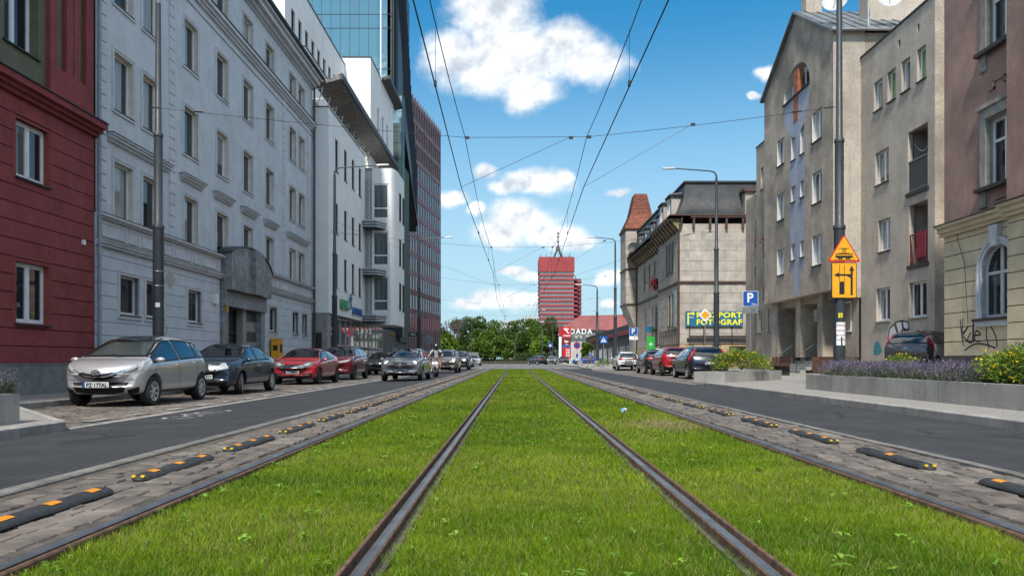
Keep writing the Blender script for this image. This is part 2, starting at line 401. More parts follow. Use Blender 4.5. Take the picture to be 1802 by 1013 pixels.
# ---- setts
def stone_mesh(seed):
    rnd = random.Random(seed); b = MB()
    j = lambda s: rnd.uniform(-s, s)
    bot = [(-.5 + j(.03), -.5 + j(.03), -.5), (.5 + j(.03), -.5 + j(.03), -.5), (.5 + j(.03), .5 + j(.03), -.5), (-.5 + j(.03), .5 + j(.03), -.5)]
    mid = [(x * .998, y * .998, .36 + j(.04)) for x, y, _ in bot]
    top = [(x * .93, y * .93, .5 + j(.05)) for x, y, _ in bot]
    b.v = bot + mid + top
    for k in range(4):
        n = (k + 1) % 4; b.f += [(k, n, 4 + n, 4 + k), (4 + k, 4 + n, 8 + n, 8 + k)]; b.m += [0, 0]
    b.f.append((8, 9, 10, 11)); b.m.append(0)
    return b
STONES = [stone_mesh(i) for i in range(6)]
def setts(owner, x0, x1, y0, y1, sx, sy, ztop, nparts, seed, zvar=.006, mats=None, skip=None):
    """rows of stones across a strip: the nearest become parts, the rest one joined part"""
    rnd = random.Random(seed); mats = mats or m_sett
    meshes = [s.mesh('sett', mats) for s in STONES]
    rest = MB(); cnt = 0; y = y0; row = 0
    while y < y1:
        dy = sy * rnd.uniform(.8, 1.25); n = max(2, round((x1 - x0) / sx)); xs = [x0]
        off = rnd.uniform(-.3, .3)
        for k in range(1, n): xs.append(x0 + (k + rnd.uniform(-.22, .22) + off * (1 if 0 < k < n else 0) * .6) * (x1 - x0) / n)
        xs.append(x1)
        for k in range(n):
            if xs[k + 1] - xs[k] < .03: continue
            cx, cy = (xs[k] + xs[k + 1]) / 2, y + dy / 2
            if skip and skip(cx, cy): continue
            w, d, h = xs[k + 1] - xs[k] - .008, dy - .008, .07; z = ztop - h / 2 * 1.0 + rnd.uniform(-zvar, zvar)
            i = rnd.randrange(6); a = rnd.uniform(-.05, .05)
            if cnt < nparts:
                o = link('sett', meshes[i], owner, (cx, cy, z), a); o.scale = (w, d, h); cnt += 1
            else:
                ca, sa = math.cos(a), math.sin(a); s = STONES[i]; q = len(rest.v)
                rest.v += [(cx + vx * w * ca - vy * d * sa, cy + vx * w * sa + vy * d * ca, z + vz * h) for vx, vy, vz in s.v]
                rest.f += [tuple(q + t for t in f) for f in s.f]; rest.m += s.m
        y += dy; row += 1
    if rest.v: tag(rest.build('sett_field', mats, owner, fix=False), kind='stuff')
base = sheet('sett_strip', XKL, -2.25, -3, END, -.014, m_joint); setts(base, XKL + .14, -2.32, 3.0, END, .17, .15, .0, 300, 1, .009)
base = sheet('sett_strip', 2.66, XKR, -3, END, -.014, m_joint); setts(base, 2.74, XKR - .13, 3.9, END, .17, .15, .0, 300, 2, .009)
# flush kerbs between setts and carriageway
def kerb_line(owner, pts, w, z0, z1, seg=1.0, gap=.006, side=1, m=None):
    """kerbstones along a polyline; side = +1 puts the body to the left of the direction of travel"""
    for (a, c) in zip(pts, pts[1:]):
        a, c = Vector(a), Vector(c); L = (c - a).length; d = (c - a) / L; nrm = Vector((-d.y, d.x)) * side
        n = max(1, round(L / seg)); s = L / n
        for k in range(n):
            p, q = a + d * (k * s + gap / 2), a + d * ((k + 1) * s - gap / 2); b = MB(); bz = .015 if z1 - z0 > .05 else .004
            jz = random.uniform(-.003, .003)
            lay = [(0, z0), (0, z1 - bz + jz), (bz, z1 + jz), (w, z1 + jz)]
            poly = [(p.x + nrm.x * t, p.y + nrm.y * t, z) for t, z in lay] + [(p.x + nrm.x * w, p.y + nrm.y * w, z0)]
            b.prism(poly, (q.x - p.x, q.y - p.y, 0)); b.build('kerbstone', m or m_kerb, owner)
kl = sheet('kerb_bed', XKL, XKL + .13, -3, END, -.012, m_joint); m_kerbd = mat('worn_flush_kerb', (.17, .165, .155), .8, .2, 5, bump=.5, bscale=70, dirt=.5, island=.14, fine=.2); kerb_line(kl, [(XKL, -2.0), (XKL, END)], .12, -.05, .012, m=m_kerbd)
kr = sheet('kerb_bed', XKR - .13, XKR, -3, END, -.012, m_joint); kerb_line(kr, [(XKR, END), (XKR, -2.0)], .12, -.05, .012, side=-1, m=m_kerbd)
# ---- pavements
def slab(name, poly, z, m, zb=-.1):
    b = MB(); b.prism([(x, y, zb) for x, y in poly], (0, 0, z - zb)); return tag(b.build(name, m), kind='structure')
PZ = .12
PL = .035
pl = slab('pavement', [(-6.34, -12), (-6.34, 10.9), (-9.65, 15.0), (-9.65, 64), (-9.65, 74), (-30, 74), (-30, -12)], PL, m_pavt, -.12)
kerb_line(pl, [(-6.18, -2.0), (-6.18, 10.95), (-9.48, 15.05), (-9.48, 74)], .15, -.14, PL + .004)
pr = slab('pavement', [(6.42, -12), (6.42, 26.2), (9.5, 31.0), (9.5, 62), (6.5, 66), (6.5, 80), (40, 80), (40, -12)], PZ, m_pavt)
kerb_line(pr, [(6.25, -2.0), (6.25, 26.2), (9.33, 31.0), (9.33, 62), (6.33, 66), (6.33, 80)], .15, -.05, PZ + .004, side=-1)
slab('pavement', [(7.0, 84), (40, 84), (40, 160), (7.4, 160)], PZ, m_conc)
# ---- parking bays paved with setts
bay = tag(MB().build('parking_bay', m_joint), kind='structure') if False else None
b = MB(); b.quad((-9.52, 14, -.112), (-6.15, 10.6, -.112), (-6.15, 66, -.112), (-9.52, 66, -.112)); bay = tag(b.build('parking_bay', m_joint, fix=False), kind='structure')
setts(bay, -9.48, -6.32, 10.9, 36, .14, .12, -.088, 0, 3, .005, skip=lambda x, y: y < 11.0 + (-6.18 - x) * 1.24)
setts(bay, -9.48, -6.32, 36, 66, .36, .36, -.088, 0, 4, .003)
b = MB(); b.quad((6.22, 26, -.02), (9.35, 31, -.02), (9.35, 66, -.02), (6.22, 66, -.02)); bay2 = tag(b.build('parking_bay', m_joint, fix=False), kind='structure')
setts(bay2, 6.40, 9.3, 26.4, 64, .26, .26, .004, 0, 5, .004, skip=lambda x, y: y < 26.3 + (x - 6.25) * 1.56)
for xx, y0, y1, sd, kz in ((-6.30, 11.1, 66, 1, -.09), (6.27, 26.4, 64, -1, 0)):
    kb = sheet('kerb_bed', min(xx, xx + .12 * sd), max(xx, xx + .12 * sd), y0, y1, kz - .012, m_joint)
    kerb_line(kb, [(xx, y0), (xx, y1)] if sd < 0 else [(xx + .12, y0), (xx + .12, y1)], .11, kz - .05, kz + .010)
# painted dashes along the left bay, faded road symbol
b = MB(); y = 12.2
while y < 62:
    b.quad((-6.68, y, -.074), (-6.50, y, -.074), (-6.50, y + .66, -.074), (-6.68, y + .66, -.074)); y += 1.42
tag(b.build('road_marking', m_paint, fix=False), kind='structure')
b = MB()
cxm, cym = -5.45, 13.6; RZ = lambda x: .006 - .09 * (XKL - x) / (XKL - XRL)
def ring(cx, cy, r, w=.07, n=20):
    for k in range(n):
        if k % 5 == 4: continue
        a0, a1 = 2 * math.pi * k / n, 2 * math.pi * (k + 1) / n
        b.quad(*[(cx + q * math.cos(a), cy + 1.5 * q * math.sin(a), RZ(cx + q * math.cos(a))) for q, a in ((r, a0), (r - w, a0), (r - w, a1), (r, a1))])
ring(cxm, cym - .55, .30); ring(cxm, cym + .75, .30)
for p, q in (((0, -.5), (-.25, .2)), ((-.25, .2), (0, .75)), ((-.25, .2), (.1, .15)), ((.1, .15), (0, -.5)), ((-.25, .2), (-.4, .35))):
    a, c = Vector((cxm + p[0], cym + p[1])), Vector((cxm + q[0], cym + q[1])); d = (c - a).normalized(); n = Vector((-d.y, d.x)) * .03
    b.quad(*[(q.x, q.y, RZ(q.x) + .0008) for q in (a - n, a + n, c + n, c - n)])
tag(b.build('road_marking', m_paint, fix=False), kind='structure')
b = MB()
for k in range(8): b.quad((-5.2 + k * 1.5, 79, .0), (-4.6 + k * 1.5, 79, .0), (-4.6 + k * 1.5, 82, .0), (-5.2 + k * 1.5, 82, .0))
tag(b.build('road_marking', m_paint, fix=False), kind='structure')

# ---- grass
def grass_material():
    M = bpy.data.materials.new('grass_blades'); M.use_nodes = True; g = NT(M.node_tree); g.n.clear()
    out = g.node('ShaderNodeOutputMaterial'); b = g.node('ShaderNodeBsdfPrincipled')
    a = g.node('ShaderNodeAttribute', attribute_name='tint')
    g.put(b.inputs['Base Color'], a.outputs['Color']); b.inputs['Roughness'].default_value = .55; b.inputs['Specular IOR Level'].default_value = .25
    t = g.node('ShaderNodeBsdfTranslucent'); g.put(t.inputs[0], a.outputs['Color']); ms = g.node('ShaderNodeMixShader'); ms.inputs[0].default_value = .35
    g.l.new(b.outputs[0], ms.inputs[1]); g.l.new(t.outputs[0], ms.inputs[2]); g.l.new(ms.outputs[0], out.inputs[0]); return M
m_grass = grass_material()
def vnoise(x, y, s, seed):
    """cheap smooth value noise on numpy arrays"""
    rs = np.random.RandomState(seed); T = rs.rand(64, 64); xi, yi = x * s, y * s
    x0, y0 = np.floor(xi).astype(int), np.floor(yi).astype(int); fx, fy = xi - x0, yi - y0; fx = fx * fx * (3 - 2 * fx); fy = fy * fy * (3 - 2 * fy)
    g = lambda i, j: T[i % 64, j % 64]
    return (g(x0, y0) * (1 - fx) + g(x0 + 1, y0) * fx) * (1 - fy) + (g(x0, y0 + 1) * (1 - fx) + g(x0 + 1, y0 + 1) * fx) * fy
def tri_mesh(name, co, tint, mtl, vpf=3):
    n = len(co); nf = n // vpf; me = bpy.data.meshes.new(name); me.vertices.add(n); me.vertices.foreach_set('co', co.astype(np.float32).ravel())
    me.loops.add(n); me.loops.foreach_set('vertex_index', np.arange(n, dtype=np.int32)); me.polygons.add(nf)
    me.polygons.foreach_set('loop_start', np.arange(0, n, vpf, dtype=np.int32)); me.polygons.foreach_set('loop_total', np.full(nf, vpf, dtype=np.int32))
    if tint is not None:
        ca = me.color_attributes.new('tint', 'FLOAT_COLOR', 'POINT'); c4 = np.ones((n, 4), np.float32); c4[:, :3] = tint; ca.data.foreach_set('color', c4.ravel())
    me.materials.append(mtl); me.update(); me.validate(); return me
GRS = np.random.RandomState(11)
def grass(x0, x1, zones):
    cos, tis = [], []
    for y0, y1, dens, wid, hgt in zones:
        n = int((x1 - x0) * (y1 - y0) * dens); x = GRS.uniform(x0, x1, n); y = GRS.uniform(y0, y1, n)
        big = vnoise(x, y, .7, 3); med = vnoise(x + 9, y, 3.1, 4); sm = vnoise(x, y + 5, 9., 5)
        h = hgt * (.35 + .65 * GRS.rand(n)) * (.68 + .75 * sm + .2 * med); edge = np.minimum(x - x0, x1 - x)
        h *= np.where(edge < .06, .9, 1.0)
        ang = GRS.uniform(0, 2 * np.pi, n); lean = h * GRS.uniform(.1, 1.0, n); la = GRS.uniform(0, 2 * np.pi, n); w = wid * (.6 + .8 * GRS.rand(n))
        dx, dy = np.cos(ang) * w / 2, np.sin(ang) * w / 2; lx, ly = np.cos(la) * lean, np.sin(la) * lean; z0 = np.full(n, -.047)
        A = np.stack([x - dx, y - dy, z0], 1); B = np.stack([x + dx, y + dy, z0], 1)
        C = np.stack([x + dx * .8 + lx * .35, y + dy * .8 + ly * .35, z0 + h * .6], 1); D = np.stack([x - dx * .8 + lx * .35, y - dy * .8 + ly * .35, z0 + h * .6], 1)
        T = np.stack([x + lx, y + ly, z0 + h], 1)
        g1 = np.array([.072, .168, .003]); g2 = np.array([.225, .330, .008]); straw = np.array([.34, .29, .13]); olive = np.array([.19, .20, .03])
        r = np.clip(.25 + .8 * (big - .5) + .6 * (med - .5) + .5 * GRS.rand(n), 0, 1)[:, None]
        c = g1 * (1 - r) + g2 * r
        rr = GRS.rand(n)[:, None]; dry = (rr < (.075 + .12 * (big[:, None] > .62)));  c = np.where(dry, straw * (.6 + .6 * GRS.rand(n)[:, None]), c)
        c = np.where((rr > .90), olive, c); c = c * np.array([1.0, 1.02, .85]) * (.72 + .56 * GRS.rand(n))[:, None]
        patch = np.exp(-(((x - 2.15) / .55) ** 2 + ((y - 10.9) / .75) ** 2))
        c = np.where((GRS.rand(n) < patch * 1.15)[:, None], straw * (.75 + .5 * GRS.rand(n)[:, None]), c)
        if dens > 1500:
            co = np.stack([A, B, C, A, C, D, D, C, T], 1).reshape(-1, 3); ti = np.repeat(c, 9, 0)
        else:
            co = np.stack([A, B, T], 1).reshape(-1, 3); ti = np.repeat(c, 3, 0)
        cos.append(co); tis.append(ti)
    # broad-leaved weeds: clover, plantain, dandelion leaves lying in the lawn
    nw = int((x1 - x0) * 15 * 6); x = GRS.uniform(x0 + .04, x1 - .04, nw); y = 3 + 24 * GRS.rand(nw) ** 1.5
    for i in range(nw):
        nl = GRS.randint(2, 6); col = np.array([.17, .31, .03]) * (.7 + .6 * GRS.rand()); s = .012 + .026 * GRS.rand() ** 2
        for _ in range(nl):
            a = GRS.uniform(0, 2 * np.pi); d = np.array([np.cos(a), np.sin(a)]); nrm = np.array([-d[1], d[0]]); c0 = np.array([x[i], y[i]]) + d * s * .35; zt = GRS.uniform(.0, .022)
            q = [np.append(c0 + d * s * t + nrm * s * k, zt + e) for t, k, e in ((-.3, .0, -.012), (.15, .42, .004), (1.0, .33, .004), (1.35, 0, -.003), (1.0, -.33, .004), (.15, -.42, .004))]
            for t in ((0, 1, 5), (1, 2, 4), (1, 4, 5), (2, 3, 4)): cos.append(np.array([q[t[0]], q[t[1]], q[t[2]]])); tis.append(np.tile(col * (.8 + .4 * GRS.rand()), (3, 1)))
    return np.concatenate(cos), np.concatenate(tis)
Z = [(2.6, 5.5, 14500, .0028, .052), (5.5, 9, 8000, .0042, .053), (9, 16, 3300, .0072, .056), (16, 30, 1000, .014, .064), (30, END, 330, .034, .064)]
for x0, x1 in ((-2.09, -.745), (-.585, 1.0), (1.155, 2.51)):
    co, ti = grass(x0, x1, Z); tag(link('grass', tri_mesh('grass', co, ti, m_grass)), kind='stuff')
# ================================================================ windows, shared by all buildings
WM = {}
def window(root, fr, u0, u1, z0, z1, depth=.18, style='two', sill=.06, surround=0.0, fm=None, pm=None, sm=None, rm=None, tilt=False, label=None, wall_w=0.0, name='window'):
    W, Hh = u1 - u0, z1 - z0; fm = fm or m_white; pm = pm or m_pane
    key = (round(W, 2), round(Hh, 2), depth, style, sill, surround, fm.name, pm.name, sm.name if sm else '', rm.name if rm else '', tilt)
    if key not in WM:
        b = MB(); t = .065; x = W / 2
        b.box(-x, -x + t, 0, .06, 0, Hh); b.box(x - t, x, 0, .06, 0, Hh); b.box(-x + t, x - t, 0, .06, 0, t); b.box(-x + t, x - t, 0, .06, Hh - t, Hh)
        sash = []
        if style in ('two', 'cross', 'four'): b.box(-.05, .05, 0, .07, t, Hh - t); sash = [(-x + t, -.05), (.05, x - t)]
        elif style == 'three': a = W / 6; b.box(-a - .04, -a + .04, 0, .07, t, Hh - t); b.box(a - .04, a + .04, 0, .07, t, Hh - t); sash = [(-x + t, -a - .04), (-a + .04, a - .04), (a + .04, x - t)]
        else: sash = [(-x + t, x - t)]
        for a, c in sash:
            if style == 'dark': continue
            b.box(a, a + .035, .01, .05, t, Hh - t); b.box(c - .035, c, .01, .05, t, Hh - t); b.box(a + .035, c - .035, .01, .05, t, t + .035); b.box(a + .035, c - .035, .01, .05, Hh - t - .035, Hh - t)
        if style == 'cross': b.box(-x + t, x - t, -.004, .075, Hh * .66 - .04, Hh * .66 + .04)
        if style == 'low': b.box(-x + t, x - t, -.004, .06, Hh * .3 - .05, Hh * .3 + .05)
        if tilt:
            a, c = sash[-1]; b.hexa([(a, .0, t), (a + .04, .0, t), (a + .04, .05, t), (a, .05, t), (a, -.16, Hh - t), (a + .04, -.16, Hh - t), (a + .04, -.11, Hh - t), (a, -.11, Hh - t)])
            b.hexa([(c - .05, .03, t), (c, .03, t), (c, .08, t), (c - .05, .08, t), (c - .05, -.16, Hh - t), (c, -.16, Hh - t), (c, -.11, Hh - t), (c - .05, -.11, Hh - t)])
        fmsh = b.mesh('window', fm)
        p = MB(); p.quad((-x + .03, .022, .03), (x - .03, .022, .03), (x - .03, .022, Hh - .03), (-x + .03, .022, Hh - .03)); pmsh = p.mesh('pane', pm, fix=False)
        smsh = None
        if sill:
            s = MB(); s.hexa([(-x - .04, .02, -.05), (x + .04, .02, -.05), (x + .04, depth + sill, -.06), (-x - .04, depth + sill, -.06), (-x - .04, .02, .012), (x + .04, .02, .012), (x + .04, depth + sill, -.025), (-x - .04, depth + sill, -.025)]); smsh = s.mesh('sill', sm or m_dark)
        rmsh = None
        if surround:
            s = MB(); a = surround; d0, d1 = depth - .01, depth + .035
            for k, (i, o, e) in enumerate(((.0, a * .55, 0), (a * .55, a, .02))):
                s.box(-x - o, -x - i, d0, d1 + e - .012, -o, Hh + o); s.box(x + i, x + o, d0, d1 + e - .012, -o, Hh + o); s.box(-x - i, x + i, d0, d1 + e - .012, Hh + i, Hh + o); s.box(-x - i, x + i, d0, d1 + e - .012, -o, -i - .06 * (k == 0))
            rmsh = s.mesh('surround', rm or fm)
        WM[key] = (fmsh, pmsh, smsh, rmsh)
    fmsh, pmsh, smsh, rmsh = WM[key]; ld = root.location if root.get('_world') else Vector((0, 0, 0))
    o = link(name, fmsh, root, Vector(fr((u0 + u1) / 2, z0, wall_w - depth)) - ld, fr.rz)
    link('pane', pmsh, o)
    if smsh: link('sill', smsh, o)
    if rmsh: link('surround', rmsh, o)
    if label: o['label'] = label
    return o
def core(b, fr, u0, u1, z0, z1, w0, w1, m=0): b.fbox(fr, u0, u1, z0, z1, w1, w0, m)
def YL(px, X): return X * F / (px - CX)

# ================================================================ red plastered house
m_red = mat('red_render', (.25, .047, .052), .82, .10, 2.0, bump=.5, bscale=90, dirt=.25, streak=.34, fine=.12)
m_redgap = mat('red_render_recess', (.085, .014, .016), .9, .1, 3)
m_green = mat('olive_render', (.135, .135, .092), .85, .10, 2.5, bump=.6, bscale=90, fine=.2)
m_redrev = mat('rust_red_reveal', (.27, .065, .045), .8, .1, 3)
m_plinth = mat('grey_plinth', (.20, .215, .205), .88, .12, 4, bump=.4, bscale=80, dirt=.5)
m_flash = mat('dark_flashing', (.022, .024, .027), .5, .1, 6)
def red_house():
    fr = left_fac(-11.6); t = place('red_house', (-11.6, 15, .12), 'dark red rendered house with grooved ground floor, left of the grey one', 'building')
    Y0, Y1 = 2.0, 21.93; wins = []
    for base in (18.5, 14.1, 9.7, 5.3): wins += [(base, base + 1.32, 5.16, 6.5), (base, base + 1.32, 1.74, 3.17)]
    up = [(b0 - .25, b0 + 1.08, 8.25, 10.1) for b0 in (18.5, 14.1, 9.7, 5.3)] + [(b0 - .25, b0 + 1.08, 11.6, 13.4) for b0 in (18.5, 14.1, 9.7, 5.3)]
    # recessed backing wall and the courses standing proud of it
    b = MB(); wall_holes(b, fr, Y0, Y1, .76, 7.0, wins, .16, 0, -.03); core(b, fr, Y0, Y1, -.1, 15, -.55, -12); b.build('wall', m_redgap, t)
    z = .78; k = 0
    while z < 6.95:
        z2 = min(z + .414, 7.0); b = MB(); wall_holes(b, fr, Y0, Y1, z + .012, z2 - .012, wins, .03, 0, 0.0, skirt=.03); b.build('plaster_course', m_red, t); z = z2
    b = MB(); b.fbox(fr, Y0, Y1, -.1, .76, -.5, .05); b.fbox(fr, Y0, Y1, .755, .785, -.02, .065); b.build('plinth', m_plinth, t)
    b = MB()
    for z0, z1, w in ((7.0, 7.10, .10), (7.10, 7.20, .20), (7.20, 7.36, .32)): b.fbox(fr, Y0, Y1 + .12, z0, z1, -.1, w)
    b.build('cornice', m_red, t)
    b = MB(); b.fbox(fr, Y0, Y1 + .14, 7.362, 7.385, -.1, .36); b.build('flashing', m_flash, t)
    # upper storeys: olive bays between red piers
    b = MB(); wall_holes(b, fr, Y0, Y1, 7.386, 15, up, .28, 0, -.13); b.build('upper_wall', m_green, t)
    edges = []
    for b0 in (18.5, 14.1, 9.7, 5.3): edges += [(b0 - .55, b0 + 1.32 + .02)]
    def pier(u0, u1, z0=7.386, w=0.0):
        b = MB(); b.fbox(fr, u0, u1, z0, 15, -.2, w); b.build('pier', m_red, t)
    for b0 in (18.5, 14.1, 9.7, 5.3):
        u = b0 + 1.38; pier(u, u + .28, 7.39); pier(u + .72, u + 1.02, 7.39); pier(u + 1.06, u + 1.30, 7.39); pier(u + 1.66, u + 2.02 if b0 > 18 else u + 2.4, 7.39)
        b = MB(); b.fbox(fr, u + .28, u + 1.66, 7.386, 8.26, -.2, -.003); b.build('apron', m_red, t)
    for i, (u0, u1, z0, z1) in enumerate(wins): window(t, fr, u0, u1, z0, z1, .20, 'two', .07, 0, tilt=(i == 1), pm=m_paned)
    for u0, u1, z0, z1 in up: window(t, fr, u0, u1, z0, z1, .28, 'two', .06, 0, wall_w=-.13, pm=m_paned)
    # warm reveals round the lower windows
    for u0, u1, z0, z1 in wins:
        b = MB(); b.fbox(fr, u1 - .012, u1 - .002, z0, z1, -.15, .0); b.fbox(fr, u0 - .10, u1 + .10, z1 + .10, z1 + .13, -.02, .012); b.fbox(fr, u1 + .08, u1 + .11, z0 - .05, z1 + .13, -.02, .012); b.fbox(fr, u0 - .11, u0 - .08, z0 - .05, z1 + .13, -.02, .012); b.build('window_trim', m_redrev, t)
    b = MB(); b.fbox(fr, 21.30, 21.42, 3.95, 4.08, 0, .05); b.build('junction_box', m_white, t)
red_house()
# downpipe between the two houses
def pipe(label, pts, r, m, clips=()):
    t = place('downpipe', pts[-1], label, 'downpipe', 'rain downpipes on the facades'); b = MB(); b.tube(pts, r, 10); b.build('pipe', m, t, smooth=True)
    for z in clips:
        x, y = pts[1][0], pts[1][1]; b = MB(); b.lathe([(r * 1.25, -.02), (r * 1.25, .02)], 10, (x, y, z)); b.build('pipe_clip', m, t)
m_pipe = mat('grey_blue_pipe', (.25, .29, .34), .5, .1, 4); m_piped = mat('dark_pipe', (.05, .055, .06), .5, .1, 4)
pipe('light grey downpipe in the corner between red and grey houses', [(-11.5, 22.03, 16.4), (-11.5, 22.03, 2.3), (-11.5, 22.03, .15)], .05, m_pipe, (3, 6, 9))

# ================================================================ pale blue grey house
m_blue = mat('pale_blue_render', (.555, .595, .64), .85, .05, 1.6, bump=.6, bscale=70, dirt=.2, streak=.26, fine=.12)
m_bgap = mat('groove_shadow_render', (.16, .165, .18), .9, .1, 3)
m_btrim = mat('pale_stucco_trim', (.56, .58, .615), .75, .06, 3, dirt=.25, streak=.15)
m_brev = mat('cream_reveal', (.62, .57, .50), .8, .06, 3)
m_port = mat('grey_portal_stone', (.22, .235, .245), .55, .25, 4, bump=.2, dirt=.4, dirtcol=(.14, .10, .08))
m_portl = mat('pale_portal_stone', (.30, .29, .27), .6, .35, 30)
m_portd = mat('dark_portal_stone', (.05, .052, .055), .5, .3, 30)
def blue_house():
    fr = left_fac(-11.6); t = place('blue_grey_house', (-11.6, 34, .12), 'long pale blue grey rendered tenement with dark arched stone entrance', 'building')
    Y0, Y1 = 22.0, 45.5
    cols = [(23.0, 24.13), (24.78, 25.9), (27.87, 29.05), (30.9, 32.08), (33.94, 35.14), (37.0, 38.2), (40.85, 42.0), (42.6, 43.75)]
    rows = [(4.99, 6.61), (8.14, 9.78), (11.22, 12.84)]
    gf = [(23.35, 24.55), (25.0, 26.2), (28.2, 29.4), (37.55, 38.75), (41.4, 42.55), (43.25, 44.35)]
    holes = [(a, c, z0, z1) for z0, z1 in rows for a, c in cols if not (z0 < 5 and 30.5 < a < 36.5 and False)]
    att = [(a, c, 14.42, 15.62) for a, c in cols]; g = [(a, c, 2.22, 3.36) for a, c in gf]
    b = MB(); wall_holes(b, fr, Y0, Y1, 4.86, 16.3, holes + att, .2, 0, 0, mr=1); core(b, fr, Y0, Y1, -.1, 16.9, -.6, -12)
    wall_holes(b, fr, Y0, Y1, -.1, 4.05, g + [(31.3, 36.5, -.1, 4.0)], .2, 2, -.03); b.build('wall', [m_blue, m_brev, m_bgap], t)
    z = .45
    for a, c in ((Y0, 31.2), (36.6, Y1)): b = MB(); b.fbox(fr, a, c, -.1, .44, -.1, .03); b.build('plinth', m_plinth, t)
    while z < 4.0:
        z2 = min(z + .372, 4.05)
        for a, c in ((Y0, 31.25), (36.55, Y1)):
            b = MB(); wall_holes(b, fr, a, c, z + .008, z2 - .008, g, .03, 0, 0.0, mr=1, skirt=.03); b.build('plaster_course', [m_blue, m_brev], t)
        z = z2
    for a, c in ((Y0, 31.3), (36.6, Y1)):                 # string courses with panelled frieze
        b = MB(); b.fbox(fr, a, c, 4.05, 4.13, -.05, .10); b.fbox(fr, a, c, 4.13, 4.2, -.05, .16); b.fbox(fr, a, c, 4.2, 4.235, -.05, .20)
        b.fbox(fr, a, c, 4.82, 4.88, -.05, .12); b.fbox(fr, a, c, 4.88, 4.95, -.05, .2); b.fbox(fr, a, c, 4.236, 4.82, -.05, .03); b.build('string_course', m_btrim, t)
        b = MB(); b.fbox(fr, a, c, 4.951, 4.966, -.05, .215); b.fbox(fr, a, c, 4.236, 4.25, -.05, .21); b.build('flashing', m_piped, t)
        u = a + .25; k = 0
        while u < c - .5:
            w = .62 if k % 2 else 1.35; w = min(w, c - .2 - u); b = MB()
            for (p, q, r, s) in ((u, u + w, 4.34, 4.37), (u, u + w, 4.70, 4.73), (u, u + .03, 4.37, 4.70), (u + w - .03, u + w, 4.37, 4.70)): b.fbox(fr, p, q, r, s, .02, .055)
            b.build('frieze_panel', m_btrim, t); u += w + .22; k += 1
    for (a, c) in ((22.12, 22.56), (26.66, 27.1), (39.68, 40.16), (44.3, 44.75)):   # corner blocks
        z = 4.97
        while z < 13.6:
            b = MB(); b.fbox(fr, a, c, z + .015, z + .355, -.01, .035); b.build('quoin', m_blue, t); z += .372
    for u0, u1 in ((22.6, 26.5), (27.55, 29.4), (30.6, 32.4), (33.6, 35.45), (36.7, 38.5), (40.4, 44.15)):   # hoods over the first-floor windows
        b = MB(); b.fbox(fr, u0, u1, 7.10, 7.18, -.01, .08); b.fbox(fr, u0 - .03, u1 + .03, 7.18, 7.26, -.01, .16); b.fbox(fr, u0 - .06, u1 + .06, 7.26, 7.31, -.01, .22); b.build('window_hood', m_btrim, t)
        b = MB(); b.fbox(fr, u0 - .08, u1 + .08, 7.311, 7.33, -.01, .24); b.build('flashing', m_piped, t)
    b = MB()                                                # main cornice below the attic and eaves
    for z0, z1, w in ((13.55, 13.62, .05), (13.86, 13.96, .10), (13.96, 14.08, .18), (14.08, 14.22, .28)): b.fbox(fr, Y0, Y1, z0, z1, -.05, w)
    b.build('cornice', m_btrim, t)
    b = MB(); b.fbox(fr, Y0, Y1, 14.221, 14.25, -.05, .32); b.build('flashing', m_flash, t)
    b = MB()
    for z0, z1, w in ((16.25, 16.35, .08), (16.35, 16.5, .22), (16.5, 16.72, .42), (16.72, 16.86, .55)): b.fbox(fr, Y0, Y1 + .1, z0, z1, -.05, w)
    b.build('eaves', m_btrim, t)
    b = MB(); b.tube([fr(Y0, 16.93, .62), fr(Y1 + .15, 16.93, .62)], .085, 10); b.fbox(fr, Y0, Y1 + .1, 16.865, 16.95, -.5, .58)
    b.hexa([fr(Y0, 16.96, .5), fr(Y1 + .1, 16.96, .5), fr(Y1 + .1, 16.96, -12), fr(Y0, 16.96, -12), fr(Y0, 17.0, .5), fr(Y1 + .1, 17.0, .5), fr(Y1 + .1, 18.4, -12), fr(Y0, 18.4, -12)]); b.build('gutter_and_roof', m_flash, t)
    for i, (a, c, z0, z1) in enumerate(holes): window(t, fr, a, c, z0, z1, .2, 'plain' if i in (11, 6, 20) else 'dark', .05, .13, sm=m_piped, rm=m_btrim, tilt=(i in (11, 20)))
    for a, c, z0, z1 in att: window(t, fr, a, c, z0, z1, .2, 'dark', .05, .12, sm=m_piped, rm=m_btrim)
    for a, c, z0, z1 in g: window(t, fr, a, c, z0, z1, .2, 'dark', .06, .14, sm=m_piped, rm=m_btrim, pm=m_paned)
    # stone entrance: jambs, lintel, arched hood of upright slabs, banded recess
    p0, p1 = 31.3, 36.5; zs = 4.75; b = MB()
    b.fbox(fr, p0, p0 + .55, -.1, 3.0, -.3, .12); b.fbox(fr, p1 - .5, p1, -.1, 3.0, -.3, .12); b.fbox(fr, p0, p1, 3.0, 3.62, -.3, .22); b.build('portal_frame', m_port, t)
    mid, half = (p0 + p1) / 2 - .2, 2.9; n = 13
    for k in range(n):
        u0 = p0 + (p1 - p0) * k / n + .012; u1 = p0 + (p1 - p0) * (k + 1) / n - .012; top = lambda u: 4.55 + .95 * math.sqrt(max(0, 1 - ((u - mid) / half) ** 2))
        w = .62 if 6 <= k <= 8 else .45; b = MB()
        b.hexa([fr(u0, 3.64, -.1), fr(u1, 3.64, -.1), fr(u1, 3.64, w), fr(u0, 3.64, w), fr(u0, top(u0), -.1), fr(u1, top(u1), -.1), fr(u1, top(u1), w), fr(u0, top(u0), w)]); b.build('stone_slab', m_port, t)
    b = MB(); N = 14
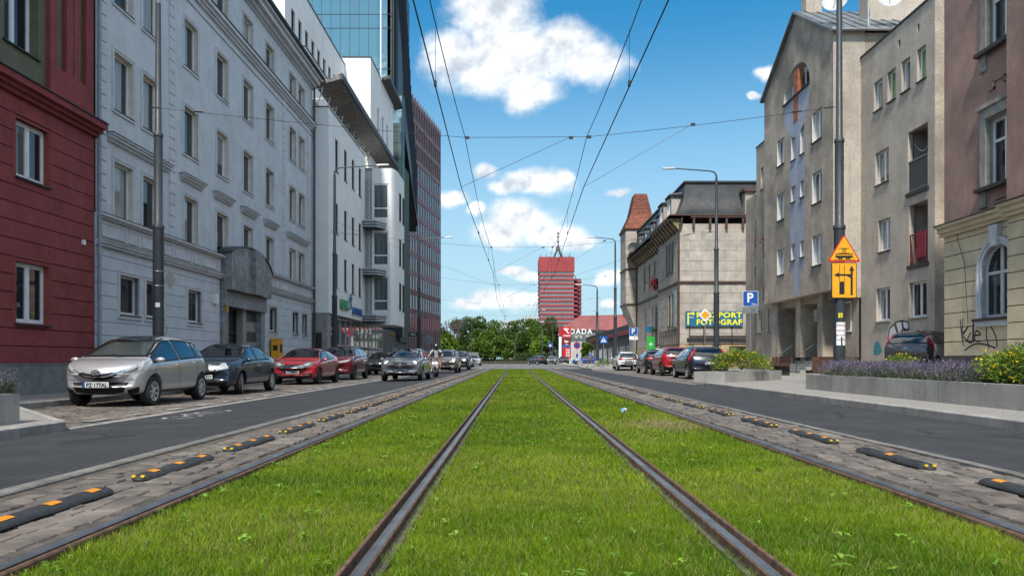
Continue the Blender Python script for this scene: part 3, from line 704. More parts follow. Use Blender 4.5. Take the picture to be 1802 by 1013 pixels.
    for k in range(N):
        ua, ub = p0 - .05 + (p1 - p0 + .1) * k / N, p0 - .05 + (p1 - p0 + .1) * (k + 1) / N; f = lambda u: 4.56 + .96 * math.sqrt(max(0, 1 - ((u - mid) / half) ** 2))
        b.hexa([fr(ua, f(ua), -.1), fr(ub, f(ub), -.1), fr(ub, f(ub), .5), fr(ua, f(ua), .5), fr(ua, f(ua) + .06, -.1), fr(ub, f(ub) + .06, -.1), fr(ub, f(ub) + .06, .5), fr(ua, f(ua) + .06, .5)])
    b.build('arch_capping', m_piped, t)
    for k in range(7):
        b = MB(); b.fbox(fr, 34.35, p1 - .5, -.1 + k * .44, .33 + k * .44, -1.5, -.15); b.build('stone_band', m_portl if k % 2 else m_portd, t)
    b = MB(); b.fbox(fr, 33.9, 34.32, -.1, 3.0, -1.5, .0); b.build('portal_pier', m_portl, t)
    b = MB(); b.fbox(fr, p0 + .55, 33.9, -.1, 3.0, -.5, -.35)
    for z in (.1, .95, 1.95, 2.9): b.fbox(fr, p0 + .55, 33.9, z, z + .08, -.36, -.28)
    for u in (p0 + .55, 32.85, 33.8): b.fbox(fr, u, u + .1, -.1, 3.0, -.36, -.27)
    d = b.build('door', m_dark, t); h = MB(); h.fbox(fr, 32.72, 32.78, .95, 1.35, -.27, -.22); h.build('handle', m_steel, d)
    b = MB(); b.fbox(fr, 30.55, 30.8, 3.02, 3.4, 0, .14); b.build('wall_lamp', m_white, t)
    b = MB(); b.fbox(fr, 31.4, 31.52, 2.75, 3.0, .12, .25); b.build('alarm_box', mat('amber_plastic', (.45, .25, .06), .5, .05), t)
blue_house()
pipe('thin dark downpipe at the far end of the blue grey house', [(-11.45, 45.35, 16.3), (-11.45, 45.35, 2.3), (-11.45, 45.35, .15)], .06, m_piped, (4, 9, 13))

# ================================================================ white modern building with curved bay
m_wh = mat('white_render', (.80, .80, .785), .8, .03, 1.2, bump=.25, bscale=70, streak=.10, dirt=.10)
m_whd = mat('white_block_render', (.78, .78, .765), .8, .04, 1.2, bump=.25, bscale=70, dirt=.15)
m_shop = pane_mat('shop_glass', (.055, .075, .08), (.10, .13, .13), share=.5, rough=.02)
m_alum = mat('aluminium', (.50, .51, .52), .4, .08, 4, metal=.5)
m_soff = mat('canopy_board', (.20, .185, .17), .8, .3, 6, dirt=.4)
m_greyc = mat('dark_grey_stripe', (.045, .046, .05), .6, .1, 4)
def white_building():
    X = -10.7; fr = left_fac(X); t = place('white_office', (X, 55, .12), 'white rendered modern office block with a curved glazed bay and long grey canopy', 'building')
    Y0, Y1 = 45.6, 56.8; zt = 15.3
    slots = [(47.3, 48.1), (49.75, 50.6), (52.1, 52.95), (54.4, 55.3)]
    holes = [(a, c, z0, z1) for a, c in slots for z0, z1 in ((5.2, 7.15), (8.4, 10.2), (12.1, 14.0))]
    b = MB(); wall_holes(b, fr, Y0, Y1, 3.6, zt, holes, .12); core(b, fr, Y0 + .02, Y1 + 8, 3.602, zt, -.5, -14)
    b.fbox(fr, Y0, Y1, 3.55, 3.6, -14, 0); b.quad(fr(Y0, 3.6, 0), fr(Y0, 3.6, -14), fr(Y0, zt, -14), fr(Y0, zt, 0)); b.build('wall', m_wh, t)
    b = MB(); b.fbox(fr, Y0 - .03, Y1, zt, zt + .06, -1.0, .04); b.build('coping', m_greyc, t)
    for a, c, z0, z1 in holes: window(t, fr, a, c, z0, z1, .12, 'dark', .05, 0, fm=m_greyc, pm=m_paned)
    # recessed glazed ground floor
    g = left_fac(X - .5); b = MB(); b.fbox(g, 45.6, 84, -.1, 3.55, -9, -.25); b.build('ground_floor_core', mat('shop_interior', (.10, .10, .095), .9, .2, 2), t)
    b = MB(); b.fbox(g, 45.62, 46.4, -.1, 3.55, -.24, .42); b.build('pillar', m_conc, t)
    b = MB(); b.fbox(g, 45.55, 45.62, -.1, 2.4, -.3, .1); b.build('notice_board', m_dark, t)
    u = 47.6; k = 0
    while u < 66:
        w = 1.62
        for z0, z1 in ((.18, 1.62), (1.70, 3.5)):
            window(t, g, u + .03, u + w - .03, z0, z1, .02, 'plain', 0, 0, fm=m_alum, pm=m_shop, name='shop_window')
        u += w; k += 1
    # bay: glazed flank facing the street's near end, flat panel with big windows, then a curve back to the street line
    bx = X + 2.15; by = Y1; zt2 = 14.5; zb = 3.35
    pts = [(X, by), (bx - .4, by)]                      # plan outline
    for k in range(0, 9):
        a = R(-90 + 11.25 * k); pts.append((bx - .4 + .4 * math.cos(a), by + 1.6 + 1.6 * math.sin(a)))
    pts += [(bx, 61.2), (X - 2, 61.2), (X - 2, by)]
    bw = MB(); ff = front_fac(by)
    wh = [(X + .72, X + 1.58 - .0, z0, z1) for z0, z1 in ((4.5, 6.9), (8.1, 10.55), (11.6, 14.05))]
    bay = place('x', (0, 0, 0), 'x', 'x'); bpy.data.objects.remove(bay)
    BW = ((4.3, 6.8), (7.56, 10.0), (10.9, 13.4)); wall_holes(bw, ff, X + .48, bx - .4, zb, zt2, [(X + .53, X + 1.66, z0, z1) for z0, z1 in BW], .12)
    cur = pts[1:-3] + [(bx, 61.2)]
    for (p, q) in zip(cur, cur[1:]): bw.quad((*p, zb), (*q, zb), (*q, zt2), (*p, zt2))
    bw.quad((bx, 61.2, zb), (X - 2, 61.2, zb), (X - 2, 61.2, zt2), (bx, 61.2, zt2))
    bw.quad(*[(x, y, zt2) for x, y in pts]); bw.quad(*[(x, y, zb) for x, y in pts]); bw.box(X - 2, X + 1.7, by + .3, 61.1, zb + .02, zt2 - .02)
    bw.build('bay_wall', m_wh, t)
    for z0, z1 in BW:
        window(t, ff, X + .53, X + 1.66, z0, z1, .10, 'low', 0, 0, fm=m_white, pm=m_shop, name='bay_window')
        window(t, ff, X + .02, X + .47, z0 - .4, z1 + .4, .25, 'two', 0, 0, fm=m_alum, pm=m_shop, name='bay_window')
        bf = left_fac(bx)
        for u in (58.6, 60.3): window(t, bf, u, u + .6, z0 + .2, z1 - .3, .0, 'dark', .03, 0, fm=m_greyc, pm=m_paned, name='slot_window')
    for zc in (4.0, 7.25, 10.6):                         # striped ledges under the bay windows, sloping back along the bay
        b = MB()
        for k in range(3):
            o = .9 - .09 * k; z0 = zc - .17 * k
            poly = [(X, by), (X, by - o - .4), (X + 1.0, by - o - .4), (X + 2.1, by + 1.4), (X + 1.9, by + .3)]
            b.prism([(x, y, z0 - .095) for x, y in poly], (0, 0, .095), 0); b.prism([(X + (x - X) * .96, y + .05, z0 - .17) for x, y in poly], (0, 0, .075), 1)
        b.build('bay_ledge', [m_alum, m_greyc], t)
    # terrace canopy on brackets
    b = MB(); c0, c1 = 45.7, 67.0
    b.hexa([(-11.5, c0, 16.55), (-10.05, c0, 16.95), (-10.05, c1, 16.95), (-11.5, c1, 16.55), (-11.5, c0, 16.65), (-10.05, c0, 17.25), (-10.05, c1, 17.25), (-11.5, c1, 16.65)]); b.build('canopy', m_soff, t)
    b = MB(); b.box(-10.05, -9.9, c0, c1, 16.93, 17.28); b.build('canopy_edge', m_greyc, t)
    for k in range(12):
        y = c0 + .3 + k * 1.8; b = MB(); b.bar((-11.5, y, 15.3), (-11.1, y, 16.6), .05); b.bar((-12.6, y, 16.5), (-11.2, y, 16.5), .05); b.build('canopy_bracket', m_white, t)
    for k in range(7):
        y = 46.6 + k * 2.2; window(t, left_fac(-12.4), y, y + 1.5, 14.9, 16.4, .02, 'two', 0, 0, fm=m_alum, pm=m_paned)
    # set-back storeys
    f2 = left_fac(-13.2); rows = [(46.9 + 1.55 * k, 47.7 + 1.55 * k, 20.3, 21.6) for k in range(11)]
    b = MB(); wall_holes(b, f2, 45.6, 64, 15.3, 23.6, rows, .15); core(b, f2, 45.62, 64, 15.3, 23.58, -.4, -10); b.quad(f2(45.6, 15.3, 0), f2(45.6, 15.3, -10), f2(45.6, 23.6, -10), f2(45.6, 23.6, 0)); b.build('upper_wall', m_whd, t)
    b = MB(); b.fbox(f2, 45.55, 64, 23.6, 23.68, -1, .05); b.build('coping', m_greyc, t)
    for a, c, z0, z1 in rows: window(t, f2, a, c, z0, z1, .15, 'dark', .04, 0, fm=m_greyc, pm=m_paned)
    f3 = left_fac(-12.4); b = MB(); b.fbox(f3, 47.0, 61.5, 16.9, 19.3, -.78, .0); b.build('terrace_wall', m_whd, t)
    b = MB(); b.fbox(f3, 46.95, 61.5, 19.3, 19.37, -.3, .05); b.build('coping', m_greyc, t)
    f4 = left_fac(-11.2); sl = [(64.6 + 2.3 * k, 65.3 + 2.3 * k, 17.6, 21.3) for k in range(3)]
    b = MB(); wall_holes(b, f4, 61.6, 73, 15.3, 24.2, sl, .2); b.quad(f4(61.6, 15.3, 0), f4(61.6, 15.3, -2.2), f4(61.6, 24.2, -2.2), f4(61.6, 24.2, 0)); core(b, f4, 61.61, 73, 15.3, 24.18, -.4, -8)
    b.quad(f4(73, 15.3, 0), f4(73, 15.3, -2), f4(73, 24.2, -2), f4(73, 24.2, 0)); b.build('upper_block', m_whd, t)
    b = MB(); b.fbox(f4, 61.55, 73.05, 24.2, 24.28, -2.2, .05); b.build('coping', m_greyc, t)
    for a, c, z0, z1 in sl: window(t, f4, a, c, z0, z1, .2, 'two', .04, 0, fm=m_greyc, pm=m_paned)
    b = MB(); b.hexa([(-11.3, 66.5, 24.1), (-10.5, 66.5, 24.3), (-10.5, 74.5, 24.3), (-11.3, 74.5, 24.1), (-11.3, 66.5, 24.3), (-10.5, 66.5, 24.6), (-10.5, 74.5, 24.6), (-11.3, 74.5, 24.3)]); b.build('roof_canopy', m_greyc, t)
    b = MB(); b.tube([(-11.15, 66, 24), (-11.15, 66, 31.5)], .06, 8); b.build('flagpole', m_white, t); b = MB(); b.lathe([(0, 0), (.13, .1), (.1, .3), (0, .42)], 8, (-11.15, 66, 31.5)); b.build('flagpole_finial', mat('dark_red_cap', (.12, .02, .03), .5), t)
    # raised sign letters over the shop
    for txt, px, m in (('KLINIKA', 47.9, mat('green_letters', (.05, .32, .12), .4, .05)), ('DENTALNA', 51.35, mat('blue_letters', (.02, .16, .42), .4, .05))): pass
    gm = mat('green_letters', (.06, .36, .13), .4, .05); bm_ = mat('blue_letters', (.03, .19, .46), .4, .05)
    me = text_mesh('KLINIK', .72, gm, .05, .018); o = link('sign_letters', me, t, Vector((X + .08, 49.55, 3.98)) - t.location, R(90)); o.scale = (1.0, 1, 1.15)
    me = text_mesh('ESTETYKI', .62, bm_, .05, .018); o = link('sign_letters', me, t, Vector((X + .08, 53.6, 3.86)) - t.location, R(90)); o.scale = (1.15, 1, 1.0)
    b = MB(); b.fbox(fr, 51.35, 51.5, 4.1, 5.1, .05, .12); b.fbox(fr, 51.1, 51.75, 4.72, 4.86, .05, .12); b.build('sign_emblem', bm_, t)
white_building()

# ================================================================ dark glass and metal tower behind it
m_metal = mat('dark_metal_cladding', (.035, .042, .05), .45, .12, 2, metal=.4)
m_sky = pane_mat('blue_facade_glass', (.27, .40, .40), (.36, .47, .46), metal=.7, rough=.05, wave=.35, share=.4)
m_gwall = mat('green_cladding', (.018, .055, .022), .7, .2, 5)
m_und = mat('dark_soffit', (.045, .025, .028), .7, .2, 3)
def glass_building():
    t = place('glass_office', (-16, 78, 0), 'tall office of blue glass and slanted dark metal cladding behind the white block', 'building')
    Y = 74.5; ff = front_fac(Y); xa, xb = -26.0, -11.62
    b = MB(); b.box(xa, xb - .1, Y + .1, 88, 26.6, 40); b.build('upper_core', m_metal, t)
    b = MB(); b.box(xa, xb, Y + .0, 88, 26.2, 26.6); b.build('soffit', m_und, t)
    zs = [26.65, 28.0, 31.8, 33.1, 36.8, 38.2, 40.0]; n = 16
    for j in range(len(zs) - 1):
        for i in range(n):
            u0 = xb - .35 - (i + 1) * .88; b = MB(); b.fbox(ff, u0 + .02, u0 + .86, zs[j] + .02, zs[j + 1] - .02, -.1, .03); b.build('glass_panel', m_sky, t)
    b = MB()
    for i in range(n + 1): b.fbox(ff, xb - .35 - i * .88 - .015, xb - .35 - i * .88 + .015, 26.6, 40, 0, .06)
    for z in zs: b.fbox(ff, xa, xb, z - .015, z + .015, 0, .065)
    b.build('mullion', m_greyc, t)
    # slim glass strip below and the slanted metal flank
    sf = front_fac(76.0)
    b = MB(); b.box(-14.5, -10.80, 76.05, 77.6, 3, 26.2); b.build('lower_core', m_metal, t)
    for j in range(7):
        for i in range(4): u0 = -10.82 - (i + 1) * .85; b = MB(); b.fbox(sf, u0 + .02, u0 + .83, 15.5 + j * 1.5 + .02, 17 + j * 1.5 - .02, -.05, .04); b.build('glass_panel', m_sky, t)
    fl = [(-11.55, 74.6, 41), (-11.55, 74.6, 26.3), (-11.2, 84, 21.5), (-11.4, 92.0, 15.6), (-11.5, 92.0, 22.3), (-11.55, 86, 30.8), (-11.55, 80.5, 41)]
    b = MB(); b.prism(fl, (-1.5, 0, 0)); b.build('metal_flank', m_metal, t)
    b = MB()
    for k in range(30):
        y = 74.8 + k * .57; zt = 41 if y < 80.5 else (41 - (y - 80.5) * 1.75 if y < 86 else 30.8 - (y - 86) * 1.42); zl = 26.3 - (y - 74.6) * .51 if y < 84 else 21.5 - (y - 84) * .74
        b.box(-11.60 + .0, -11.42 + (.15 if y > 80 else 0), y, y + .06, zl, zt)
    b.build('cladding_rib', m_metal, t)
    b = MB(); b.prism([(-11.35, 77, 26.0), (-11.15, 77.0, 26.0), (-11.2, 91.5, 16.2), (-11.4, 91.5, 16.2)], (0, 0, .3)); b.build('slanted_trim', m_dark, t)
    b = MB(); b.box(-15, -11.3, 77.7, 84.6, 2.6, 20.5); b.build('green_wall', m_gwall, t)
    b = MB()
    for k in range(9): b.box(-11.9, -11.5, 77.8 + k * .75, 78.15 + k * .75, 0, 2.6)
    b.box(-15, -12, 77.7, 84.5, 0, 2.6); b.build('ground_fins', m_alum, t)
glass_building()

# ================================================================ brown gridded high-rise
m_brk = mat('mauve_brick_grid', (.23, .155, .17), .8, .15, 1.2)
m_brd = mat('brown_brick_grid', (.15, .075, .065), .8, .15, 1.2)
m_gl = pane_mat('office_glass', (.035, .045, .075), (.09, .08, .10), rough=.08, share=.4)
m_brn = mat('brown_blind', (.075, .03, .024), .7, .2, 2)
def grid_tower():
    a = R(7.5); fr = Fac((-13.1, 94), (math.sin(a), math.cos(a)), (math.cos(a), -math.sin(a))); W = 19.2; zt = 33.0
    t = place('grid_high_rise', (-13, 100, 0), 'tall office block with a dense brown and mauve grid of slim windows', 'building')
    b = MB(); b.fbox(fr, 0, W, 0, zt - .3, -16, -.10); b.build('core', m_brd, t)
    nf = 14; fh = zt / nf; ncol = 15; cw = W / ncol
    for j in range(nf):
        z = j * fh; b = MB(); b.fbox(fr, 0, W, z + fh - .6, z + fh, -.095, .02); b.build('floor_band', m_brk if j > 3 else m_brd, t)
    for i in range(ncol + 1):
        u = i * cw; b = MB(); b.fbox(fr, max(0, u - .2), min(W, u + .2), 0, zt + .45, -.095, .0); b.build('pier', m_brk if True else m_brd, t)
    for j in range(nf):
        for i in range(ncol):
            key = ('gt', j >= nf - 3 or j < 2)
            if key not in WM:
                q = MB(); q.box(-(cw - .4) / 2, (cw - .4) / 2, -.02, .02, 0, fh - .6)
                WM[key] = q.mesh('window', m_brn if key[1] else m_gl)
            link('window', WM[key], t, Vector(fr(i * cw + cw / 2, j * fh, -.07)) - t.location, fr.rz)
grid_tower()
# ================================================================ right side: pink and cream tenement
m_cream = mat('cream_render', (.60, .51, .35), .85, .08, 1.5, bump=.4, bscale=60, dirt=.3, streak=.18, fine=.1)
m_creamgap = mat('cream_groove', (.14, .10, .06), .9, .2, 4)
m_pink = mat('faded_pink_render', (.34, .215, .175), .88, .16, .9, bump=.5, bscale=40, dirt=.5, dirtcol=(.18, .13, .12), streak=.35, fine=.14)
m_stucco = mat('grey_stucco_trim', (.32, .31, .28), .85, .2, 2.5, dirt=.5, streak=.4, fine=.15)
m_bluetrim = mat('pale_blue_window_trim', (.50, .53, .57), .7, .06, 3, streak=.15)
m_sillb = mat('brown_dark_sill', (.035, .028, .026), .6, .2, 5)
m_marker = mat('black_spray_paint', (.03, .025, .05), .6, .1, 6)
def ribbon(mb, fr, pts, w, wo, m=0):
    """flat painted stroke on a facade"""
    for (a, c) in zip(pts, pts[1:]):
        a, c = Vector(a), Vector(c); d = (c - a)
        if d.length < 1e-6: continue
        d.normalize(); n = Vector((-d.y, d.x)) * w / 2; a2, c2 = a - d * w * .3, c + d * w * .3
        mb.quad(fr(*(a2 - n), wo), fr(*(a2 + n), wo), fr(*(c2 + n), wo), fr(*(c2 - n), wo), m=m)
def spline(pts, k=6):
    out = []; P = [Vector(p) for p in pts]; P = [P[0]] + P + [P[-1]]
    for i in range(1, len(P) - 2):
        for j in range(k):
            t = j / k; a, b, c, d = P[i - 1], P[i], P[i + 1], P[i + 2]
            out.append(.5 * ((2 * b) + (c - a) * t + (2 * a - 5 * b + 4 * c - d) * t * t + (3 * b - a - 3 * c + d) * t ** 3))
    out.append(P[-2]); return out
def pink_house():
    X = 14.0; fr = right_fac(X); t = place('pink_tenement', (X, 20, .12), 'tenement with faded pink upper walls over a cream grooved ground floor', 'building')
    Y0, Y1 = 6, 26.0; yb = 22.25; arch = (22.30, 23.925, 2.08, 4.27)
    up = [(22.3, 23.62, 6.0, 7.95), (22.3, 23.62, 10.05, 12.1)]
    b = MB(); wall_holes(b, fr, yb, Y1, 5.2, 15, up, .22, 0, 0, mr=1); core(b, fr, Y0, Y1, -.1, 15, -.5, -12); b.quad(fr(Y1, -.1, 0), fr(Y1, -.1, -.6), fr(Y1, 15, -.6), fr(Y1, 15, 0)); b.fbox(fr, Y0, yb, 5.2, 15, -.5, .28); b.build('wall', [m_pink, m_stucco], t)
    b = MB(); wall_holes(b, fr, yb, Y1, -.1, 4.85, [arch], .2, 0, -.03); b.build('ground_floor_wall', m_creamgap, t)
    # courses; those beside the arch are cut to it
    z = .98; r = .79; uc = 23.11; zs = 3.45
    while z < 4.8:
        z2 = min(z + .46, 4.85); b = MB(); e0, e1 = z + .014, z2 - .014; cuts = []
        N = 5
        for k in range(N):
            za, zb = e0 + (e1 - e0) * k / N, e0 + (e1 - e0) * (k + 1) / N
            hw = r + .17 if zb <= zs else (math.sqrt(max(0, (r + .17) ** 2 - (za - zs) ** 2)))
            if zb < 2.0: hw = 0
            if hw > .01: cuts.append((uc - hw, uc + hw, za, zb))
        
        for ua, ub in (((yb, uc), (uc, Y1)) if cuts else ((yb, Y1),)):
            b = MB(); wall_holes(b, fr, ua, ub, e0, e1, cuts, .03, 0, 0, skirt=.03)
            if b.v: b.build('plaster_course', m_cream, t)
        b = MB(); b.fbox(fr, Y0, yb, e0, e1, -.2, .26); b.build('plaster_course', m_cream, t); z = z2
    b = MB(); b.fbox(fr, Y0, yb, -.1, 4.85, -.2, .23); b.build('pilaster_core', m_creamgap, t)
    b = MB(); b.fbox(fr, Y0, Y1 + .01, -.1, .97, -.3, .06); b.fbox(fr, Y0, yb, -.1, .97, -.3, .30); b.build('plinth', mat('purple_grey_plinth', (.075, .06, .065), .85, .2, 4, dirt=.4), t)
    b = MB()
    for z0, z1, w in ((4.85, 4.97, .10), (4.97, 5.12, .18), (5.12, 5.2, .28)): b.fbox(fr, yb, Y1 + .12, z0, z1, -.3, w); b.fbox(fr, Y0, yb + .06, z0 + .002, z1 + .003, -.3, w + .28)
    b.build('cornice', m_cream, t)
    b = MB(); b.fbox(fr, yb, Y1 + .15, 5.202, 5.225, -.3, .31); b.fbox(fr, Y0, yb + .08, 5.206, 5.23, -.3, .6); b.build('flashing', m_sillb, t)
    # arched window: surround, keystone, frame
    b = MB(); n = 14
    def arc(r0, r1, w0, w1, m=0):
        for k in range(n):
            a0, a1 = math.pi * k / n, math.pi * (k + 1) / n
            p = lambda rr, a, w: fr(uc + rr * math.cos(a), zs + rr * math.sin(a), w)
            b.hexa([p(r0, a0, w0), p(r1, a0, w0), p(r1, a1, w0), p(r0, a1, w0), p(r0, a0, w1), p(r1, a0, w1), p(r1, a1, w1), p(r0, a1, w1)], m)
    arc(r, r + .12, -.18, .05); arc(r + .12, r + .2, -.02, .08)
    for s in (-1, 1):
        u = sorted((uc + s * r, uc + s * (r + .12))); b.fbox(fr, u[0], u[1], 2.1, zs, -.18, .05); u = sorted((uc + s * (r + .12), uc + s * (r + .2))); b.fbox(fr, u[0], u[1], 2.1, zs, -.02, .08)
    b.build('arch_surround', m_bluetrim, t)
    b = MB(); b.hexa([fr(uc - .13, 4.18, -.02), fr(uc + .13, 4.18, -.02), fr(uc + .13, 4.18, .14), fr(uc - .13, 4.18, .14), fr(uc - .22, 4.78, -.02), fr(uc + .22, 4.78, -.02), fr(uc + .22, 4.78, .16), fr(uc - .22, 4.78, .16)]); b.build('keystone', m_bluetrim, t)
    b = MB(); w0, w1 = -.19, -.13; arc(r - .07, r, w0, w1)
    for u0, u1 in ((uc - r, uc - r + .08), (uc + r - .08, uc + r)): b.fbox(fr, u0, u1, 2.1, zs, w0, w1)
    b.fbox(fr, uc - .07, uc + .07, 2.12, 4.2, w0, w1 + .01); b.fbox(fr, uc - r + .08, uc + r - .08, 2.1, 2.2, w0, w1); b.fbox(fr, uc - r + .08, uc - .07, 3.38, 3.47, w0, w1); b.fbox(fr, uc + .07, uc + r - .08, 3.38, 3.47, w0, w1)
    o = b.build('arched_window', m_white, t)
    b = MB(); pts = [(uc - r, 2.1), (uc + r, 2.1)] + [(uc + r * math.cos(math.pi * k / 12), zs + r * math.sin(math.pi * k / 12)) for k in range(13)]
    b.quad(*[fr(u, z, -.16) for u, z in pts]); pn = b.build('pane', m_pane, o); pn.location = (0, 0, 0)
    b = MB(); b.fbox(fr, uc - 1.1, uc + 1.1, 2.02, 2.1, -.2, .14); b.build('sill', m_sillb, t); b = MB(); b.fbox(fr, uc - 1.02, uc + 1.02, 1.86, 2.02, -.02, .09); b.build('sill_moulding', m_bluetrim, t)
    for a, c, z0, z1 in up: window(t, fr, a, c, z0, z1, .22, 'cross', .10, .0, sm=m_sillb)
    for zb in (6.0, 10.05):                                 # stucco pilaster strips and stepped aprons
        b = MB(); b.fbox(fr, 23.64, 23.9, zb - .6, zb + 2.35, -.01, .06); b.fbox(fr, 23.9, 24.0, zb - .6, zb + 2.45, -.01, .03); b.fbox(fr, 22.3, 23.64, zb + 2.0, zb + 2.3, -.01, .08); b.fbox(fr, 22.3, 24.0, zb + 2.3, zb + 2.42, -.01, .14); b.build('window_surround', m_stucco, t)
        b = MB(); q = [(22.4, zb - .25), (22.4, zb - 1.2), (22.75, zb - 1.2), (22.75, zb - 1.05), (23.25, zb - 1.05), (23.25, zb - 1.25), (23.5, zb - 1.25)] if zb > 7 else [(22.4, zb - .45), (23.2, zb - .45)]
        for (p, s) in zip(q, q[1:]): b.fbox(fr, min(p[0], s[0]) - .025, max(p[0], s[0]) + .025, min(p[1], s[1]) - .025, max(p[1], s[1]) + .025, -.01, .05)
        b.build('apron_moulding', m_pink, t)
        b = MB(); b.fbox(fr, 22.26, 24.02, zb - .14, zb - .03, -.01, .2); b.build('sill', m_sillb, t)
    # scribbled tag
    b = MB(); Ld = lambda px, py: (X * F / (px - CX), H + (CY - py) * X / (px - CX))
    for pts in ([(1690, 562), (1693, 590), (1696, 608)], [(1695, 560), (1694, 585), (1704, 575), (1695, 590), (1706, 602)], [(1708, 585), (1703, 598), (1711, 600), (1713, 565), (1714, 602)], [(1716, 590), (1726, 588), (1718, 582), (1716, 598), (1726, 600)], [(1722, 572), (1738, 568), (1752, 590), (1755, 610)], [(1738, 568), (1736, 590), (1741, 612)], [(1698, 616), (1716, 605), (1735, 606), (1752, 612)]):
        ribbon(b, fr, spline([Ld(*p) for p in pts]), .045, .004)
    b.build('graffiti_tag', m_marker, t)
    # roof overhang seen at the very top, cable on the wall
    b = MB(); b.tube([fr(25.2, 5.3, .05), fr(25.1, 4.6, .05), fr(24.75, 3.9, .05), fr(24.55, 2.0, .05)], .01, 5); b.build('wall_cable', m_wire, t)
pink_house()

# ================================================================ grey pebble-dashed apartment house
m_peb = mat('grey_pebbledash', (.43, .36, .285), .92, .14, .8, bump=1.0, bscale=26, dirt=.95, dirtcol=(.17, .15, .13), streak=.35, fine=.3)
m_pebl = mat('pale_pebbledash', (.46, .405, .34), .92, .08, .8, bump=1.0, bscale=26, dirt=.45, dirtcol=(.16, .14, .125), streak=.45, fine=.25)
m_bpaint = mat('faded_blue_paint', (.34, .37, .45), .9, .08, .8, bump=.9, bscale=26, dirt=.15, streak=.3, fine=.2)
m_opaint = mat('orange_brown_panel', (.33, .10, .045), .7, .2, 3, dirt=.3)
m_wall_rev = mat('whitish_reveal', (.55, .54, .51), .85, .08, 3, dirt=.3)
m_sheet = mat('zinc_sheet', (.20, .215, .225), .5, .2, 1.5, metal=.5, dirt=.4)
m_brick = mat('ochre_brick', (.23, .115, .062), .85, .2, 6, island=.35, dirt=.4, fine=.2)
m_door = mat('dark_red_wood', (.075, .025, .018), .6, .3, 4, dirt=.3, streak=.3)
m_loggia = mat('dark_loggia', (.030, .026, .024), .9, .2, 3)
m_redrail = mat('red_railing', (.17, .03, .025), .5, .1, 5)
m_green_blind = pane_mat('green_blind_window', (.02, .03, .03), (.10, .24, .06), share=1.0)
def RX(px, X): return X * F / (px - CX)
